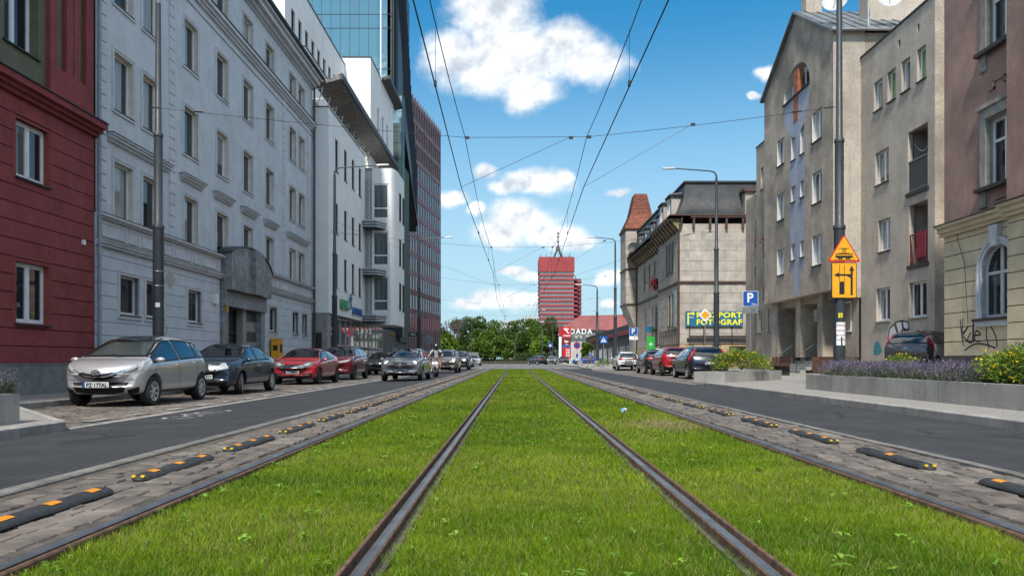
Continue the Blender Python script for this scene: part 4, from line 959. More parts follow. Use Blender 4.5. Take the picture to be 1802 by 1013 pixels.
def apartment():
    XB = 16.0; f1 = right_fac(XB); t = place('apartment_house', (XB, 44, .12), 'grey pebble-dashed apartment house with a gable, blue painted stripe and semicircular window', 'building')
    A0, A1 = 40.1, 51.2
    rows = [(12.6, 14.15), (9.3, 10.9), (6.0, 7.55)]
    W = [(47.4, 48.7, a, c) for a, c in rows] + [(41.6, 42.95, a - .1, c - .05) for a, c in rows]
    W += [(45.5, 46.2, 12.35, 13.95), (44.1, 44.75, 12.35, 13.95), (45.5, 46.2, 9.95, 10.85), (44.1, 44.75, 9.95, 10.85), (45.5, 46.2, 6.6, 7.5), (44.1, 44.75, 6.6, 7.5)]
    b = MB()
    uc, zc, ra = 45.4, 15.95, 2.12
    wall_holes(b, f1, A0, A1, 4.43, 15.95, W, .22, 0, 0, mr=2)
    # gable wall above, with the half-round opening cut out of it
    pk = (45.4, 20.5); n = 16
    oz = [(uc + ra * math.cos(math.pi * k / n), zc + 1.68 * math.sin(math.pi * k / n)) for k in range(n + 1)]
    def roofz(u): return 20.5 - abs(u - pk[0]) * (2.95 / (A1 - pk[0]) if u > pk[0] else 3.0 / (pk[0] - A0)) if abs(u - pk[0]) > .25 else 20.45
    b.quad(f1(A0, zc, 0), f1(uc - ra, zc, 0), f1(uc - ra, roofz(uc - ra), 0), f1(A0, roofz(A0), 0)); b.quad(f1(uc + ra, zc, 0), f1(A1, zc, 0), f1(A1, roofz(A1), 0), f1(uc + ra, roofz(uc + ra), 0))
    for (p, q) in zip(oz, oz[1:]):
        b.quad(f1(*p, 0), f1(p[0], roofz(p[0]), 0), f1(q[0], roofz(q[0]), 0), f1(*q, 0)); b.quad(f1(*p, 0), f1(*q, 0), f1(*q, -.5), f1(*p, -.5), m=2)
    b.quad(f1(uc - ra, zc, 0), f1(uc + ra, zc, 0), f1(uc + ra, zc, -.5), f1(uc - ra, zc, -.5), m=2)
    # flank towards the camera, rear mass, underside of the upper floors
    b.quad(f1(A0, 4.43, 0), f1(A0, 4.43, -1.6), f1(A0, 17.4, -1.6), f1(A0, 17.4, 0), m=1)
    b.fbox(f1, A0 + .01, A1, 4.0, 17.3, -12, -.55); b.fbox(f1, A0, A1, 4.4, 4.428, -1.4, 0, 0); b.fbox(f1, A1 - .02, A1, 4.43, 17.4, -12, -.002); b.build('wall', [m_peb, m_pebl, m_wall_rev], t)
    b = MB(); b.quad(*[f1(u, z, -.48) for u, z in oz]); b.build('arch_back', m_wall_rev, t)
    for u0, u1, zt in ((45.9, 47.0, 16.9), (43.8, 44.9, 17.2)): window(t, f1, u0, u1, zc + .08, zt, .40, 'plain', .02, 0)
    b = MB(); b.fbox(f1, uc - ra, uc + ra, zc - .07, zc - .002, -.5, .1); b.build('arch_sill', m_sillb, t)
    b = MB(); b.fbox(f1, 45.05, 45.75, 14.45, 17.3, -.3, .03); b.build('orange_panel', m_opaint, t)
    b = MB()                                                # painted half disc with its tail
    lo = [(uc + ra * math.cos(a), 15.87 - 2.3 * math.sin(a)) for a in [math.pi * k / 14 for k in range(15)]]
    b.quad(*[f1(u, z, .003) for u, z in lo]); b.build('blue_disc', m_bpaint, t)
    b = MB(); wall_holes(b, f1, 44.0, 46.4, 6.0, 13.9, W, .0, 0, .006); b.quad(f1(44.9, 4.5, .006), f1(45.7, 4.5, .006), f1(45.9, 6.0, .006), f1(44.5, 6.0, .006)); b.build('blue_stripe', m_bpaint, t)
    for i, (a, c, z0, z1) in enumerate(W): window(t, f1, a, c, z0, z1, .22, 'two' if c - a > 1 else 'plain', .08, 0, sm=m_sillb, tilt=(i in (3, 5)))
    # roof: standing seam sheet
    rf = MB()
    for (u0, z0, u1, z1) in ((A0 - .25, 17.3, pk[0], 20.55), (pk[0], 20.55, A1 + .25, 17.4)):
        rf.hexa([f1(u0, z0, .22), f1(u1, z1, .22), f1(u1, z1, -12), f1(u0, z0, -12), f1(u0, z0 + .12, .22), f1(u1, z1 + .12, .22), f1(u1, z1 + .12, -12), f1(u0, z0 + .12, -12)])
    roof = rf.build('roof', m_sheet, t)
    for k in range(20):
        w = .1 - k * .6; b = MB(); b.hexa([f1(A0 - .25, 17.42, w), f1(pk[0], 20.67, w), f1(pk[0], 20.67, w - .05), f1(A0 - .25, 17.42, w - .05), f1(A0 - .25, 17.48, w), f1(pk[0], 20.73, w), f1(pk[0], 20.73, w - .05), f1(A0 - .25, 17.48, w - .05)]); b.build('roof_seam', m_sheet, roof).location = (0, 0, 0)
    b = MB(); b.tube([f1(A0 - .3, 17.36, .2), f1(A0 - .3, 17.36, -12)], .08, 8); b.build('gutter', m_sheet, roof).location = (0, 0, 0)
    for u0, u1, w0, w1, z1 in ((45.2, 46.0, -.5, -1.4, 22.0), (42.5, 43.6, -2.8, -6.6, 21.3)):
        b = MB(); b.fbox(f1, u0, u1, 18.5, z1, w1, w0); b.fbox(f1, u0 - .07, u1 + .07, z1, z1 + .12, w1 - .07, w0 + .07)
        if z1 < 22:
            for k in range(5): b.fbox(f1, u0 - .02, u0 + .05, 20.6, 21.0, w0 - .45 - k * .7, w0 - .1 - k * .7, 1)
        b.build('chimney', [m_pebl, m_dark], roof).location = (0, 0, 0)
    b = MB(); b.tube([(17.95, 40.5, 16.4), (17.95, 40.5, 18.6)], .09, 8); b.build('vent_pipe', m_steel, t)
    # recessed ground floor with piers, doors, brick base
    gf = right_fac(XB + 1.3); b = MB(); wall_holes(b, gf, A0, A1, 1.0, 4.4, [(46.5, 47.3, 1.0, 3.9), (43.6, 44.6, 1.0, 3.8)], .2); b.fbox(gf, A0, A1, -.1, 4.4, -8, -.22); b.build('ground_floor_wall', m_peb, t)
    for u in (49.6, 45.7, 42.4):
        b = MB(); b.fbox(f1, u, u + .75 if u < 49 else u + 1.2, 1.0, 4.4, -1.28, -.35); b.build('pier', m_peb, t)
    for u0, u1 in ((46.5, 47.3), (43.6, 44.6)):
        b = MB(); b.fbox(gf, u0, u1, .9, 3.85, -.2, -.14)
        for k in range(7): b.fbox(gf, u0 + .04 + k * (u1 - u0) / 7, u0 + (k + 1) * (u1 - u0) / 7 - .02, .95, 3.8, -.14, -.115)
        d = b.build('door', m_door, t); h = MB(); h.fbox(gf, u0 + .08, u0 + .12, 1.9, 2.1, -.11, -.07); h.build('handle', m_steel, d)
    window(t, gf, 47.8, 48.5, 2.4, 3.8, .03, 'plain', .05, 0, tilt=False); window(t, gf, 41.0, 41.9, 2.3, 3.9, .03, 'plain', .05, 0, tilt=False)
    b = MB(); b.fbox(f1, 43.1, 43.6, 2.95, 3.6, -.9, -.34); b.build('meter_box', m_stucco, t)
    def bricks(u0, u1, z0, z1, w0, w1, fr):
        z = z0; r = 0; mb = MB(); mb.fbox(fr, u0 + .01, u1 - .01, z0, z1 - .005, w0, w1 - .012); mb.build('brick_backing', m_joint, t)
        key = 'brick'
        if key not in WM: q = MB(); q.box(-.5, .5, -.5, .5, -.5, .5); WM[key] = q.mesh('brick', m_brick)
        while z < z1 - .03:
            u = u0 - (.13 if r % 2 else 0)
            while u < u1 - .02:
                a, c = max(u, u0), min(u + .25, u1)
                if c - a > .03:
                    o = link('brick', WM[key], t, Vector(fr((a + c) / 2, z + .036, w1 - .05)) - t.location, fr.rz); o.scale = (c - a - .012, .1, .068)
                u += .262
            z += .082; r += 1
    bricks(47.4, 50.6, .14, 1.02, -1.2, -.25, f1); bricks(40.2, 43.6, .14, 1.02, -1.2, -.25, f1)
    # steps and handrails
    for k in range(5):
        b = MB(); b.fbox(f1, 43.7, 47.3, .12, .12 + .17 * (5 - k), -1.2 + .0, -.9 + k * .32); b.build('step', m_conc, t)
    for u in (43.8, 47.2):
        b = MB(); pts = [f1(u, 1.9, -.9), f1(u, 1.75, -.5), f1(u, 1.0, .6)]; b.tube(pts, .025, 8); b.tube([f1(u, .9, -.8), f1(u, 1.87, -.8)], .02, 6); b.tube([f1(u, .15, .55), f1(u, 1.03, .55)], .02, 6); b.build('handrail', m_dark, t, smooth=True)
    # ---- plainer wing nearer the camera
    X2 = 17.4; f2 = right_fac(X2); B0, B1 = 33.05, 40.1
    W2 = [(37.75, 38.65, 12.85, 14.25), (36.45, 37.25, 12.85, 14.25), (35.1, 35.9, 12.85, 14.25), (33.75, 34.5, 12.85, 14.25), (37.1, 38.5, 9.25, 10.8), (36.95, 38.2, 6.0, 7.5), (37.0, 38.4, 2.7, 4.27), (33.7, 35.2, 2.7, 4.25)]
    Lg = [(33.6, 35.3, 8.2, 10.9), (33.6, 35.2, 5.0, 7.65)]
    V = [(36.0, 36.22, 15.0, 15.35), (34.3, 34.5, 15.0, 15.35)]
    b = MB(); wall_holes(b, f2, B0, B1, -.1, 16.0, W2 + V, .22, 0, 0, mr=0) if False else wall_holes(b, f2, B0, B1, -.1, 16.0, W2 + V + Lg, .22, 0, 0)
    b.fbox(f2, B0, B1, -.1, 4.9, -12, -.3); b.fbox(f2, B0, B1, 11.0, 15.98, -12, -.3); b.fbox(f2, 35.4, B1, 4.9, 11, -12, -.3); b.fbox(f2, B0, 35.4, 4.9, 11, -12, -1.5); b.fbox(f2, B0, 35.4, 7.68, 8.18, -1.5, -.3)
    e_ = B0 - .006; b.quad(f2(e_, -.1, 0), f2(e_, -.1, -12), f2(e_, 16, -12), f2(e_, 16, 0), m=1); b.build('wing_wall', [m_pebl, m_peb], t)
    b = MB(); b.fbox(f2, B0 - .05, B1, 16.0, 16.07, -.6, .06); b.build('parapet_flashing', m_flash, t)
    for a, c, z0, z1 in V: b = MB(); b.fbox(f2, a, c, z0, z1, -.2, -.18); b.build('vent', m_dark, t)
    for i, (a, c, z0, z1) in enumerate(W2): window(t, f2, a, c, z0, z1, .22, 'two' if c - a > 1 else 'plain', .08, 0, sm=m_sillb if z0 > 3 else m_conc, tilt=(i in (0, 2, 4)), pm=(m_green_blind if i in (1, 3) else m_pane))
    for k, (a, c, z0, z1) in enumerate(Lg):
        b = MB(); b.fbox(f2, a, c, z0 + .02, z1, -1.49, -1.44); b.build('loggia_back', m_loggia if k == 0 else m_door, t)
        b = MB(); b.fbox(f2, a - .1, c + .1, z0 - .16, z0, -.4, .08); b.build('loggia_slab', m_sillb, t)
        rail = MB(); zt = z0 + (1.4 if k == 0 else 1.35)
        for u in (a + .03, c - .05): rail.fbox(f2, u, u + .04, z0, zt, -.06, -.02)
        rail.fbox(f2, a, c, zt - .05, zt, -.07, -.01); rail.fbox(f2, a, c, z0 + .06, z0 + .1, -.06, -.02); ro = rail.build('railing', m_steel if k == 0 else m_redrail, t)
        b = MB()
        if k == 0: b.fbox(f2, a + .08, c - .08, z0 + .12, zt - .06, -.055, -.03); b.build('mesh_infill', m_greyc, ro).location = (0, 0, 0)
        else:
            for q in range(12): b.fbox(f2, a + .12 + q * .115, a + .135 + q * .115, z0 + .1, zt - .05, -.05, -.03)
            b.build('baluster', m_redrail, ro).location = (0, 0, 0)
    cl = MB(); cl.fbox(f2, 33.75, 34.5, 5.25, 6.38, .0, .035); tag(cl.build('blanket', mat('crimson_blanket', (.20, .012, .035), .9, .2, 8, bump=.5)), 'crimson blanket hung over the red loggia railing', 'blanket')
    b = MB()
    for q in range(11): x = q / 10; b.lathe([(0, -.04), (.035, 0), (0, .04)], 6, f2(33.75 + 1.4 * x, 10.35 - .45 * math.sin(math.pi * x), -.25))
    b.build('bulb_string', m_white, t)
    # graffiti on the wing's base: silver letters with black outline, a teal blob
    Ld = lambda px, py, X=X2: (X * F / (px - CX), H + (CY - py) * X / (px - CX))
    sv = mat('silver_spray_paint', (.62, .63, .65), .5, .1, 5); tl = mat('teal_spray_paint', (.05, .22, .25), .6, .2, 6)
    for pts in ([(1566, 578), (1574, 570), (1580, 588), (1584, 605), (1572, 608), (1563, 596)], [(1576, 567), (1587, 564), (1590, 588), (1594, 604), (1585, 604), (1581, 586)], [(1588, 564), (1598, 566), (1600, 578), (1592, 582)], [(1582, 587), (1592, 578), (1600, 582), (1598, 600), (1588, 600)]):
        q = [Ld(*p) for p in pts]; b = MB(); b.quad(*[f2(u, z, .004) for u, z in q]); b.build('graffiti_letter', sv, t)
        b = MB(); ribbon(b, f2, q + [q[0]], .07, .008); b.build('graffiti_outline', m_marker, t)
    b = MB(); q = spline([Ld(*p) for p in ((1538, 610), (1541, 602), (1545, 600), (1548, 604), (1552, 618), (1545, 624), (1538, 622), (1538, 610))], 4); b.quad(*[f2(p.x, p.y, .004) for p in q[:-1]]); b.build('graffiti_blob', tl, t)
    q = [Ld(px, py, 16.0) for px, py in ((1334, 592), (1340, 590), (1350, 592), (1352, 610), (1350, 628), (1341, 630), (1335, 612))]
    # ---- far lower wing with balconies
    X3 = 17.0; f3 = right_fac(X3); W3 = [(54.6, 55.2, 12.6, 14.1), (52.2, 53.6, 4.2 - 1.5, 4.3), (55.0, 55.9, 2.7, 4.3)]; L3 = [(52.6, 54.4, z, z + 2.5) for z in (11.0 - 3.2, 11.0, 4.9)]
    b = MB(); wall_holes(b, f3, 51.2, 56.2, -.1, 15.75, W3 + L3[:1] + [(52.6, 54.4, 4.9, 7.4)], .25); core(b, f3, 51.2, 56.2, -.1, 15.7, -.9, -12)
    f3b = right_fac(17.5); wall_holes(b, f3b, 56.2, 60.5, -.1, 12.9, [(57.2, 58.2, 9.2, 11), (57.2, 58.2, 5.9, 7.6), (57.2, 58.2, 2.7, 4.3)], .2); core(b, f3b, 56.2, 60.5, -.1, 12.88, -.3, -12); b.build('far_wing_wall', m_peb, t)
    b = MB(); b.fbox(f3, 51.2, 56.25, 15.75, 15.81, -.6, .05); b.build('parapet_flashing', m_flash, t)
    for a, c, z0, z1 in W3: window(t, f3, a, c, z0, z1, .2, 'plain', .06, 0)
    for z0, z1 in ((9.2, 11), (5.9, 7.6), (2.7, 4.3)): window(t, f3b, 57.2, 58.2, z0, z1, .2, 'plain', .06, 0)
    for z in (7.8, 4.9):
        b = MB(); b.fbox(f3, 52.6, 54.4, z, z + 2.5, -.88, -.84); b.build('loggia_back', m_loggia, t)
        b = MB(); b.fbox(f3, 52.5, 54.5, z - .02, z + 1.05, -.05, .05); b.build('railing', m_redrail, t)
apartment()
def flowers(label, c, r, n, col, name='flower_pot', cat='flowers', seed=1):
    rnd = random.Random(seed); b = MB()
    for _ in range(n):
        p = Vector(c) + Vector((rnd.gauss(0, r * .5), rnd.gauss(0, r * .5), rnd.gauss(0, r * .4))); d = Vector((rnd.uniform(-1, 1), rnd.uniform(-1, 1), rnd.uniform(-.5, 1))).normalized() * r * .22; e = d.cross(Vector((rnd.uniform(-1, 1), 1, .3))).normalized() * r * .2
        b.quad(p - d, p + e, p + d, p - e, m=rnd.choice((0, 0, 1)))
    return tag(b.build(name, [col, mat('leaf_dark_green', (.035, .075, .015), .7, .3, 9)], fix=False), label, cat)
flowers('bright pink flowers in a loggia of the far grey wing', (16.75, 53.2, 8.95), .3, 60, mat('pink_petals', (.42, .04, .22), .7, .2, 9))

# ================================================================ stone house with mansard roof and turret
m_stone = mat('stained_limestone', (.41, .37, .325), .88, .16, 1.0, bump=.4, bscale=30, dirt=.7, dirtcol=(.30, .235, .17), streak=.4, island=.07, fine=.16)
m_stj = mat('limestone_joint', (.14, .12, .10), .95, .2, 4)
m_slate = mat('dark_slate', (.019, .021, .024), .55, .35, 1.3, bump=.3, bscale=14, streak=.4)
m_tile = mat('red_roof_tile', (.20, .062, .036), .8, .25, 2.5, bump=.6, bscale=14, island=.2, dirt=.3)
m_yel = mat('ochre_shopfront_render', (.42, .31, .17), .85, .12, 2, dirt=.4, streak=.2)
m_corn = mat('ochre_soffit', (.26, .205, .10), .85, .2, 3, dirt=.4)
def stone_house():
    XA, XF, Y0, Y1, ym = 15.0, 15.75, 73.0, 108.0, 83.6
    t = place('stone_corner_house', (XA, 85, .12), 'stained limestone house with dark mansard roof, brackets under the eaves and tiled corner turret', 'building')
    ff = front_fac(Y0); fa = right_fac(XA); fb = right_fac(XF); xe = 23.5; ze = 13.3
    # side wall towards the camera built of courses
    b = MB(); b.box(XA + .05, xe, Y0 + .05, ym, 0, ze); b.box(XF + .05, xe, ym, Y1, 0, ze); b.build('core', m_stj, t)
    def courses(fr, u0, u1, z0, z1, h, holes, blk):
        z = z0; r = 0
        while z < z1 - .05:
            z2 = min(z + h, z1); us = [u0]; off = (blk * .5 if r % 2 else blk)
            u = u0 + off
            while u < u1 - .3: us.append(u); u += blk
            us.append(u1)
            for a, c in zip(us, us[1:]):
                hh = [q for q in holes if q[0] < c and q[1] > a and q[2] < z2 and q[3] > z]
                if any(q[0] <= a + .01 and q[1] >= c - .01 and q[2] <= z + .01 and q[3] >= z2 - .01 for q in hh): continue
                b = MB(); wall_holes(b, fr, a + .012, c - .012, z + .012, z2 - .012, hh, .16, 0, 0, skirt=.06); b.build('stone_block', m_stone, t)
            z = z2; r += 1
    courses(ff, XA, xe, 2.3, 7.85, .93, [(21.8, 22.8, 5, 7)], 2.1); courses(ff, XA, xe, 8.05, 12.6, .93, [], 2.1)
    b = MB(); b.fbox(ff, XA, xe, 12.6, 13.3, -.1, -.0); b.build('frieze', m_stone, t)
    b = MB(); b.box(XA - .03, xe, Y0 - .03, Y0 + .1, 0.0, 2.28); b.box(XA - .03, XA + .1, Y0, ym, 0.0, 2.28); b.box(XF - .03, XF + .1, ym, Y1, 0.0, 2.28); b.build('shopfront_wall', m_yel, t)
    b = MB(); b.box(XA - .14, xe, Y0 - .14, Y0 + .1, 7.86, 8.04); b.box(XA - .14, XA + .1, Y0, ym, 7.86, 8.04); b.box(XF - .14, XF + .1, ym, Y1, 7.86, 8.04); b.build('ledge', m_rust, t)
    H1 = [(75.5, 76.55, 4.1, 7.1), (77.1, 78.15, 4.1, 7.1), (75.6, 76.6, 9.2, 12.1), (77.0, 78.0, 9.2, 12.1), (78.4, 79.4, 9.2, 12.1)]
    H2 = [(u, u + 1.0, 9.3, 12.0) for u in (86, 89.5, 93, 96.5)] + [(u, u + 1.0, 3.8, 6.9) for u in (86, 91, 96)]
    courses(fa, Y0, ym, 2.3, 7.85, .93, H1, 2.6); courses(fa, Y0, ym, 8.05, 13.0, .93, H1, 2.6)
    courses(fb, ym, 103, 2.3, 7.85, .93, H2, 3.2); courses(fb, ym, 103, 8.05, 13.0, .93, H2, 3.2)
    for i, h in enumerate(H1): window(t, fa, *h, .14, 'cross', .1, 0, sm=m_sillb)
    for h in H2: window(t, fb, *h, .14, 'cross', .1, 0, sm=m_sillb)
    b = MB(); b.fbox(fb, 88.4, 89.6, .1, 6.8, -.05, .02); b.build('stair_door', m_door, t)
    # eaves with curved brackets
    b = MB(); b.box(XA - .95, xe, Y0 - .35, Y0 + .5, 13.82, 13.98); b.box(XA - .95, XA + 1.0, Y0 - .35, ym, 13.82, 13.98); b.box(XF - .95, XF + 1, ym, 104, 13.82, 13.98); b.box(XA - .9, XA - .8, Y0 - .3, ym, 13.98, 14.1); b.box(XA - .9, xe, Y0 - .4, Y0 - .3, 13.98, 14.1); b.build('eaves', m_rust, t)
    b = MB()
    for x, y0, y1 in ((XA, Y0, ym), (XF, ym, 104)):
        b.hexa([(x - .02, y0, 12.7), (x + .1, y0, 12.7), (x + .1, y1, 12.7), (x - .02, y1, 12.7), (x - .9, y0, 13.8), (x + .1, y0, 13.8), (x + .1, y1, 13.8), (x - .9, y1, 13.8)])
    b.build('soffit', m_corn, t)
    br = MB(); q = [(0, 12.55), (-.12, 12.6), (-.35, 13.05), (-.9, 13.5), (-.92, 13.72), (0, 13.72)]
    br.prism([(x, -.14, z - 13) for x, z in q], (0, .28, 0)); bme = br.mesh('bracket', m_rust)
    ys = [(XA, Y0 + .4 + k * 1.4) for k in range(8)] + [(XF, 84.4 + k * 1.45) for k in range(13)]
    for x, y in ys: link('bracket', bme, t, Vector((x - .03, y, 13)) - t.location)
    for k in range(6): b = MB(); b.box(XA + 1.2 + k * 1.5, XA + 1.4 + k * 1.5, Y0 - .3, Y0 - .02, 12.85, 13.82); b.build('bracket', m_rust, t)
    # mansard: concave slate slope
    prof = [(0, 14.0), (.55, 14.35), (.95, 15.0), (1.25, 15.9), (1.45, 17.3)]; b = MB()
    for (d0, z0), (d1, z1) in zip(prof, prof[1:]):
        b.quad((XA - .6 + d0, Y0 - .2 + d0, z0), (xe, Y0 - .2 + d0, z0), (xe, Y0 - .2 + d1, z1), (XA - .6 + d1, Y0 - .2 + d1, z1)); b.quad((XA - .6 + d0, Y0 - .2 + d0, z0), (XA - .6 + d0, 104, z0), (XA - .6 + d1, 104, z1), (XA - .6 + d1, Y0 - .2 + d1, z1))
    b.box(XA + .7, xe, Y0 + 1.1, 104, 17.3, 17.48); b.quad((xe, Y0, 14), (xe, 104, 14), (xe, 104, 17.3), (xe, Y0, 17.3)); roof = b.build('mansard_roof', m_slate, t, smooth=True)
    def dormer(x0, x1, y0, y1, z0, z1, fr, u0, u1):
        b = MB(); b.box(x0, x1, y0, y1, z0, z1); d = b.build('dormer', m_stone, t)
        b = MB(); b.hexa([(x0 - .25, y0 - .25, z1), (x1, y0 - .25, z1), (x1, y1 + .25, z1), (x0 - .25, y1 + .25, z1), (x0 - .2, y0 - .2, z1 + .14), (x1, y0 - .2, z1 + .5), (x1, y1 + .2, z1 + .5), (x0 - .2, y1 + .2, z1 + .14)]); b.build('dormer_roof', m_rust if False else m_slate, d).location = (0, 0, 0)
        window(t, fr, u0, u1, z0 + .55, z1 - .25, -.05, 'cross', 0, 0, name='dormer_window')
    for y in (75.6, 79.6): dormer(XA - .2, XA + 2.5, y, y + 1.9, 14.0, 16.4, right_fac(XA - .2), y + .4, y + 1.5)
    for y in (85.4, 89.4, 93.6, 97.8): dormer(XF - .2, XF + 2.5, y, y + 1.7, 14.0, 16.3, right_fac(XF - .2), y + .35, y + 1.35)
    b = MB(); b.box(21.0, 23.2, Y0 - .2, Y0 + 2, 14, 16.2); d = b.build('dormer', m_stone, t); b = MB(); b.box(20.8, 23.4, Y0 - .45, Y0 + 2, 16.2, 16.45); b.build('dormer_roof', m_rust, d).location = (0, 0, 0); window(t, front_fac(Y0 - .2), 21.9, 22.9, 14.4, 16.0, -.05, 'low', 0, 0, name='dormer_window')
    # corner turret at the far end with flared tile roof
    x0, x1, y0, y1 = 14.3, 18.2, 103.2, 108.5; b = MB(); b.box(x0 + .05, x1, y0 + .05, y1, 8.0, 17.9); b.build('turret_core', m_stj, t)
    courses(front_fac(y0), x0, x1, 8.1, 17.6, 1.05, [], 2.0); courses(right_fac(x0), y0, y1, 8.1, 17.6, 1.05, [], 2.2)
    b = MB(); b.hexa([(x0 + 1.2, y0 + .3, 5.2), (x1, y0 + .3, 5.2), (x1, y1, 5.2), (x0 + 1.2, y1, 5.2), (x0, y0, 8.0), (x1, y0, 8.0), (x1, y1, 8.0), (x0, y1, 8.0)]); b.box(x0 + 1.2, x1, y0 + .3, y1, 0, 5.2); b.build('turret_base', m_stone, t)
    for z in (7.95, 12.5, 17.6): b = MB(); b.box(x0 - .12, x1, y0 - .12, y1, z, z + .16); b.build('turret_ledge', m_rust, t)
    b = MB(); pr = [(-.22, 17.78), (.25, 18.7), (.75, 19.8), (1.35, 22.6)]
    cx0, cx1, cy0, cy1 = x0, x1 + .4, y0, y1
    for (d0, z0), (d1, z1) in zip(pr, pr[1:]):
        R0 = [(cx0 + d0, cy0 + d0), (cx1 - d0, cy0 + d0), (cx1 - d0, cy1 - d0), (cx0 + d0, cy1 - d0)]; R1 = [(cx0 + d1, cy0 + d1), (cx1 - d1, cy0 + d1), (cx1 - d1, cy1 - d1), (cx0 + d1, cy1 - d1)]
        for k in range(4): b.quad((*R0[k], z0), (*R0[(k + 1) % 4], z0), (*R1[(k + 1) % 4], z1), (*R1[k], z1))
    b.quad(*[(x, y, 22.6) for x, y in R1]); b.quad(*[(x, y, 17.78) for x, y in [(cx0 - .22, cy0 - .22), (cx1 + .22, cy0 - .22), (cx1 + .22, cy1 + .22), (cx0 - .22, cy1 + .22)]]); tr = b.build('turret_roof', m_tile, t)
    for j in range(14):                                     # tile courses as real steps
        z = 17.9 + j * .33; d = np.interp(z, [p[1] for p in pr], [p[0] for p in pr]) - .035; b = MB()
        b.box(cx0 + d, cx1 - d, cy0 + d, cy0 + d + .05, z, z + .04); b.box(cx0 + d, cx0 + d + .05, cy0 + d, cy1 - d, z, z + .04); b.build('tile_course', m_tile, tr).location = (0, 0, 0)
    # downpipes, shopfront openings
    b = MB(); b.tube([(XA + .2, Y0 - .35, 13.8), (XA + .15, Y0 - .3, 13.2), (XA - .05, Y0 - .12, 12.6), (XA - .05, Y0 - .12, .1)], .09, 8); b.build('downpipe', m_rust, t, smooth=True)
    b = MB(); b.tube([(XF - .1, ym - .1, 13.6), (XF - .1, ym - .1, .1)], .09, 8); b.build('downpipe', m_rust, t, smooth=True)
    b = MB(); b.tube([(15.7, 103, 13.2), (15.6, 102.9, .1)], .09, 8); b.build('downpipe', m_rust, t, smooth=True)
    for x0_, x1_ in ((19.6, 21.2),): window(t, ff, x0_, x1_, .7, 2.1, -.04, 'low', 0, 0, fm=m_rust, pm=m_green_blind, name='shop_window')
    b = MB()
    for k in range(6): b.fbox(ff, 15.9 + k * 1.3, 15.98 + k * 1.3, 2.25, 3.9, .03, .1)
    for z in (2.3, 3.0): b.fbox(ff, 15.9, 22.6, z, z + .06, .03, .1)
    b.build('awning_frame', m_rust, t); b = MB(); b.fbox(ff, 15.7, 22.6, 2.55, 2.85, .03, .12); b.build('shop_fascia', m_slate, t)
    b = MB(); fr = fa
    for k in range(9): b.fbox(fr, 73.6 + k * 1.1, 73.66 + k * 1.1, 1.9, 3.7, .05, .1)
    for z in (2.2, 3.6): b.fbox(fr, 73.4, 82.6, z, z + .06, .05, .1)
    b.build('awning_frame', m_rust, t)
    for y in (78.5, 82.0, 86, 90, 94): b = MB(); b.fbox(fa if y < ym else fb, y, y + 1.1, .1, 2.0, -.02, .05); b.build('shop_door', m_dark, t)
stone_house()
# signs on the stone house, each thing of its own
m_sblue = mat('sign_blue', (.008, .085, .30), .45, .05, 3); m_syel = mat('sign_yellow', (.80, .72, .03), .5, .05, 3); m_teal = mat('sign_teal_blue', (.008, .13, .24), .5, .06, 3)
def paszport():
    t = place('shop_sign', (18.15, 72.8, 3.9), 'blue and yellow PASZPORT FOTOGRAF sign board on the stained side wall', 'sign'); ff = front_fac(72.8)
    b = MB(); b.fbox(ff, 15.55, 20.8, 3.92, 5.28, -.12, 0); b.build('board', m_teal, t)
    for txt, z in (('PASZPORT', 4.70), ('FOTOGRAF', 4.05)):
        me = text_mesh(txt, .68, m_syel, .01, .022, spacing=1.08); o = link('lettering', me, t, Vector((18.62, 72.78, z)) - t.location); w = o.dimensions.x or 3; o.scale = (4.15 / max(.1, max(v.co.x for v in me.vertices) - min(v.co.x for v in me.vertices)), 1, 1)
    b = MB(); b.fbox(ff, 15.72, 15.85, 4.05, 5.13, 0, .02); b.fbox(ff, 15.72, 16.2, 5.0, 5.13, 0, .021); b.prism([ff(16.2, 5.26, .0), ff(16.2, 4.86, 0), ff(16.42, 5.06, 0)], (0, -.02, 0)); b.build('arrow', m_syel, t)
    me = text_mesh('50 m', .2, m_white, .01, .004); link('lettering', me, t, Vector((16.1, 72.78, 4.65)) - t.location)
paszport()
def board(name, label, fr, u0, u1, z0, z1, w, m, txt=None, tm=None, ts=.3):
    t = place(name, fr((u0 + u1) / 2, z0, w), label, 'sign'); b = MB(); b.fbox(fr, u0, u1, z0, z1, w, w + .06); b.build('board', m, t)
    if txt: me = text_mesh(txt, ts, tm, .01, .004); link('lettering', me, t, Vector(fr((u0 + u1) / 2, (z0 + z1) / 2 - ts * .35, w + .062)) - t.location, fr.rz + math.pi)
board('facade_banner', 'tall pale green banner beside the corner window of the stone house', right_fac(15.0), 73.7, 74.8, 3.9, 7.3, .1, mat('pale_grey_banner', (.30, .36, .34), .6, .2, 3))
board('pharmacy_sign', 'bright green projecting shop sign on the stone house', front_fac(88), 14.5, 15.4, 1.7, 3.4, .05, mat('bright_green_sign', (.03, .38, .06), .4, .05), '+', m_white, .9)
board('street_name_plate', 'dark street name plate on the stone house wall', front_fac(90), 14.75, 15.6, 3.9, 4.6, .05, m_teal)
flowers('red flowers in an iron balcony basket on the stone house', (15.2, 85.2, 8.9), .75, 130, mat('red_petals', (.42, .01, .03), .7, .2, 9), seed=3)
flowers('small green pot plant on a stone house window ledge', (15.55, 89.5, 4.1), .35, 50, mat('pale_leaf', (.10, .22, .03), .7, .2, 9), seed=4)
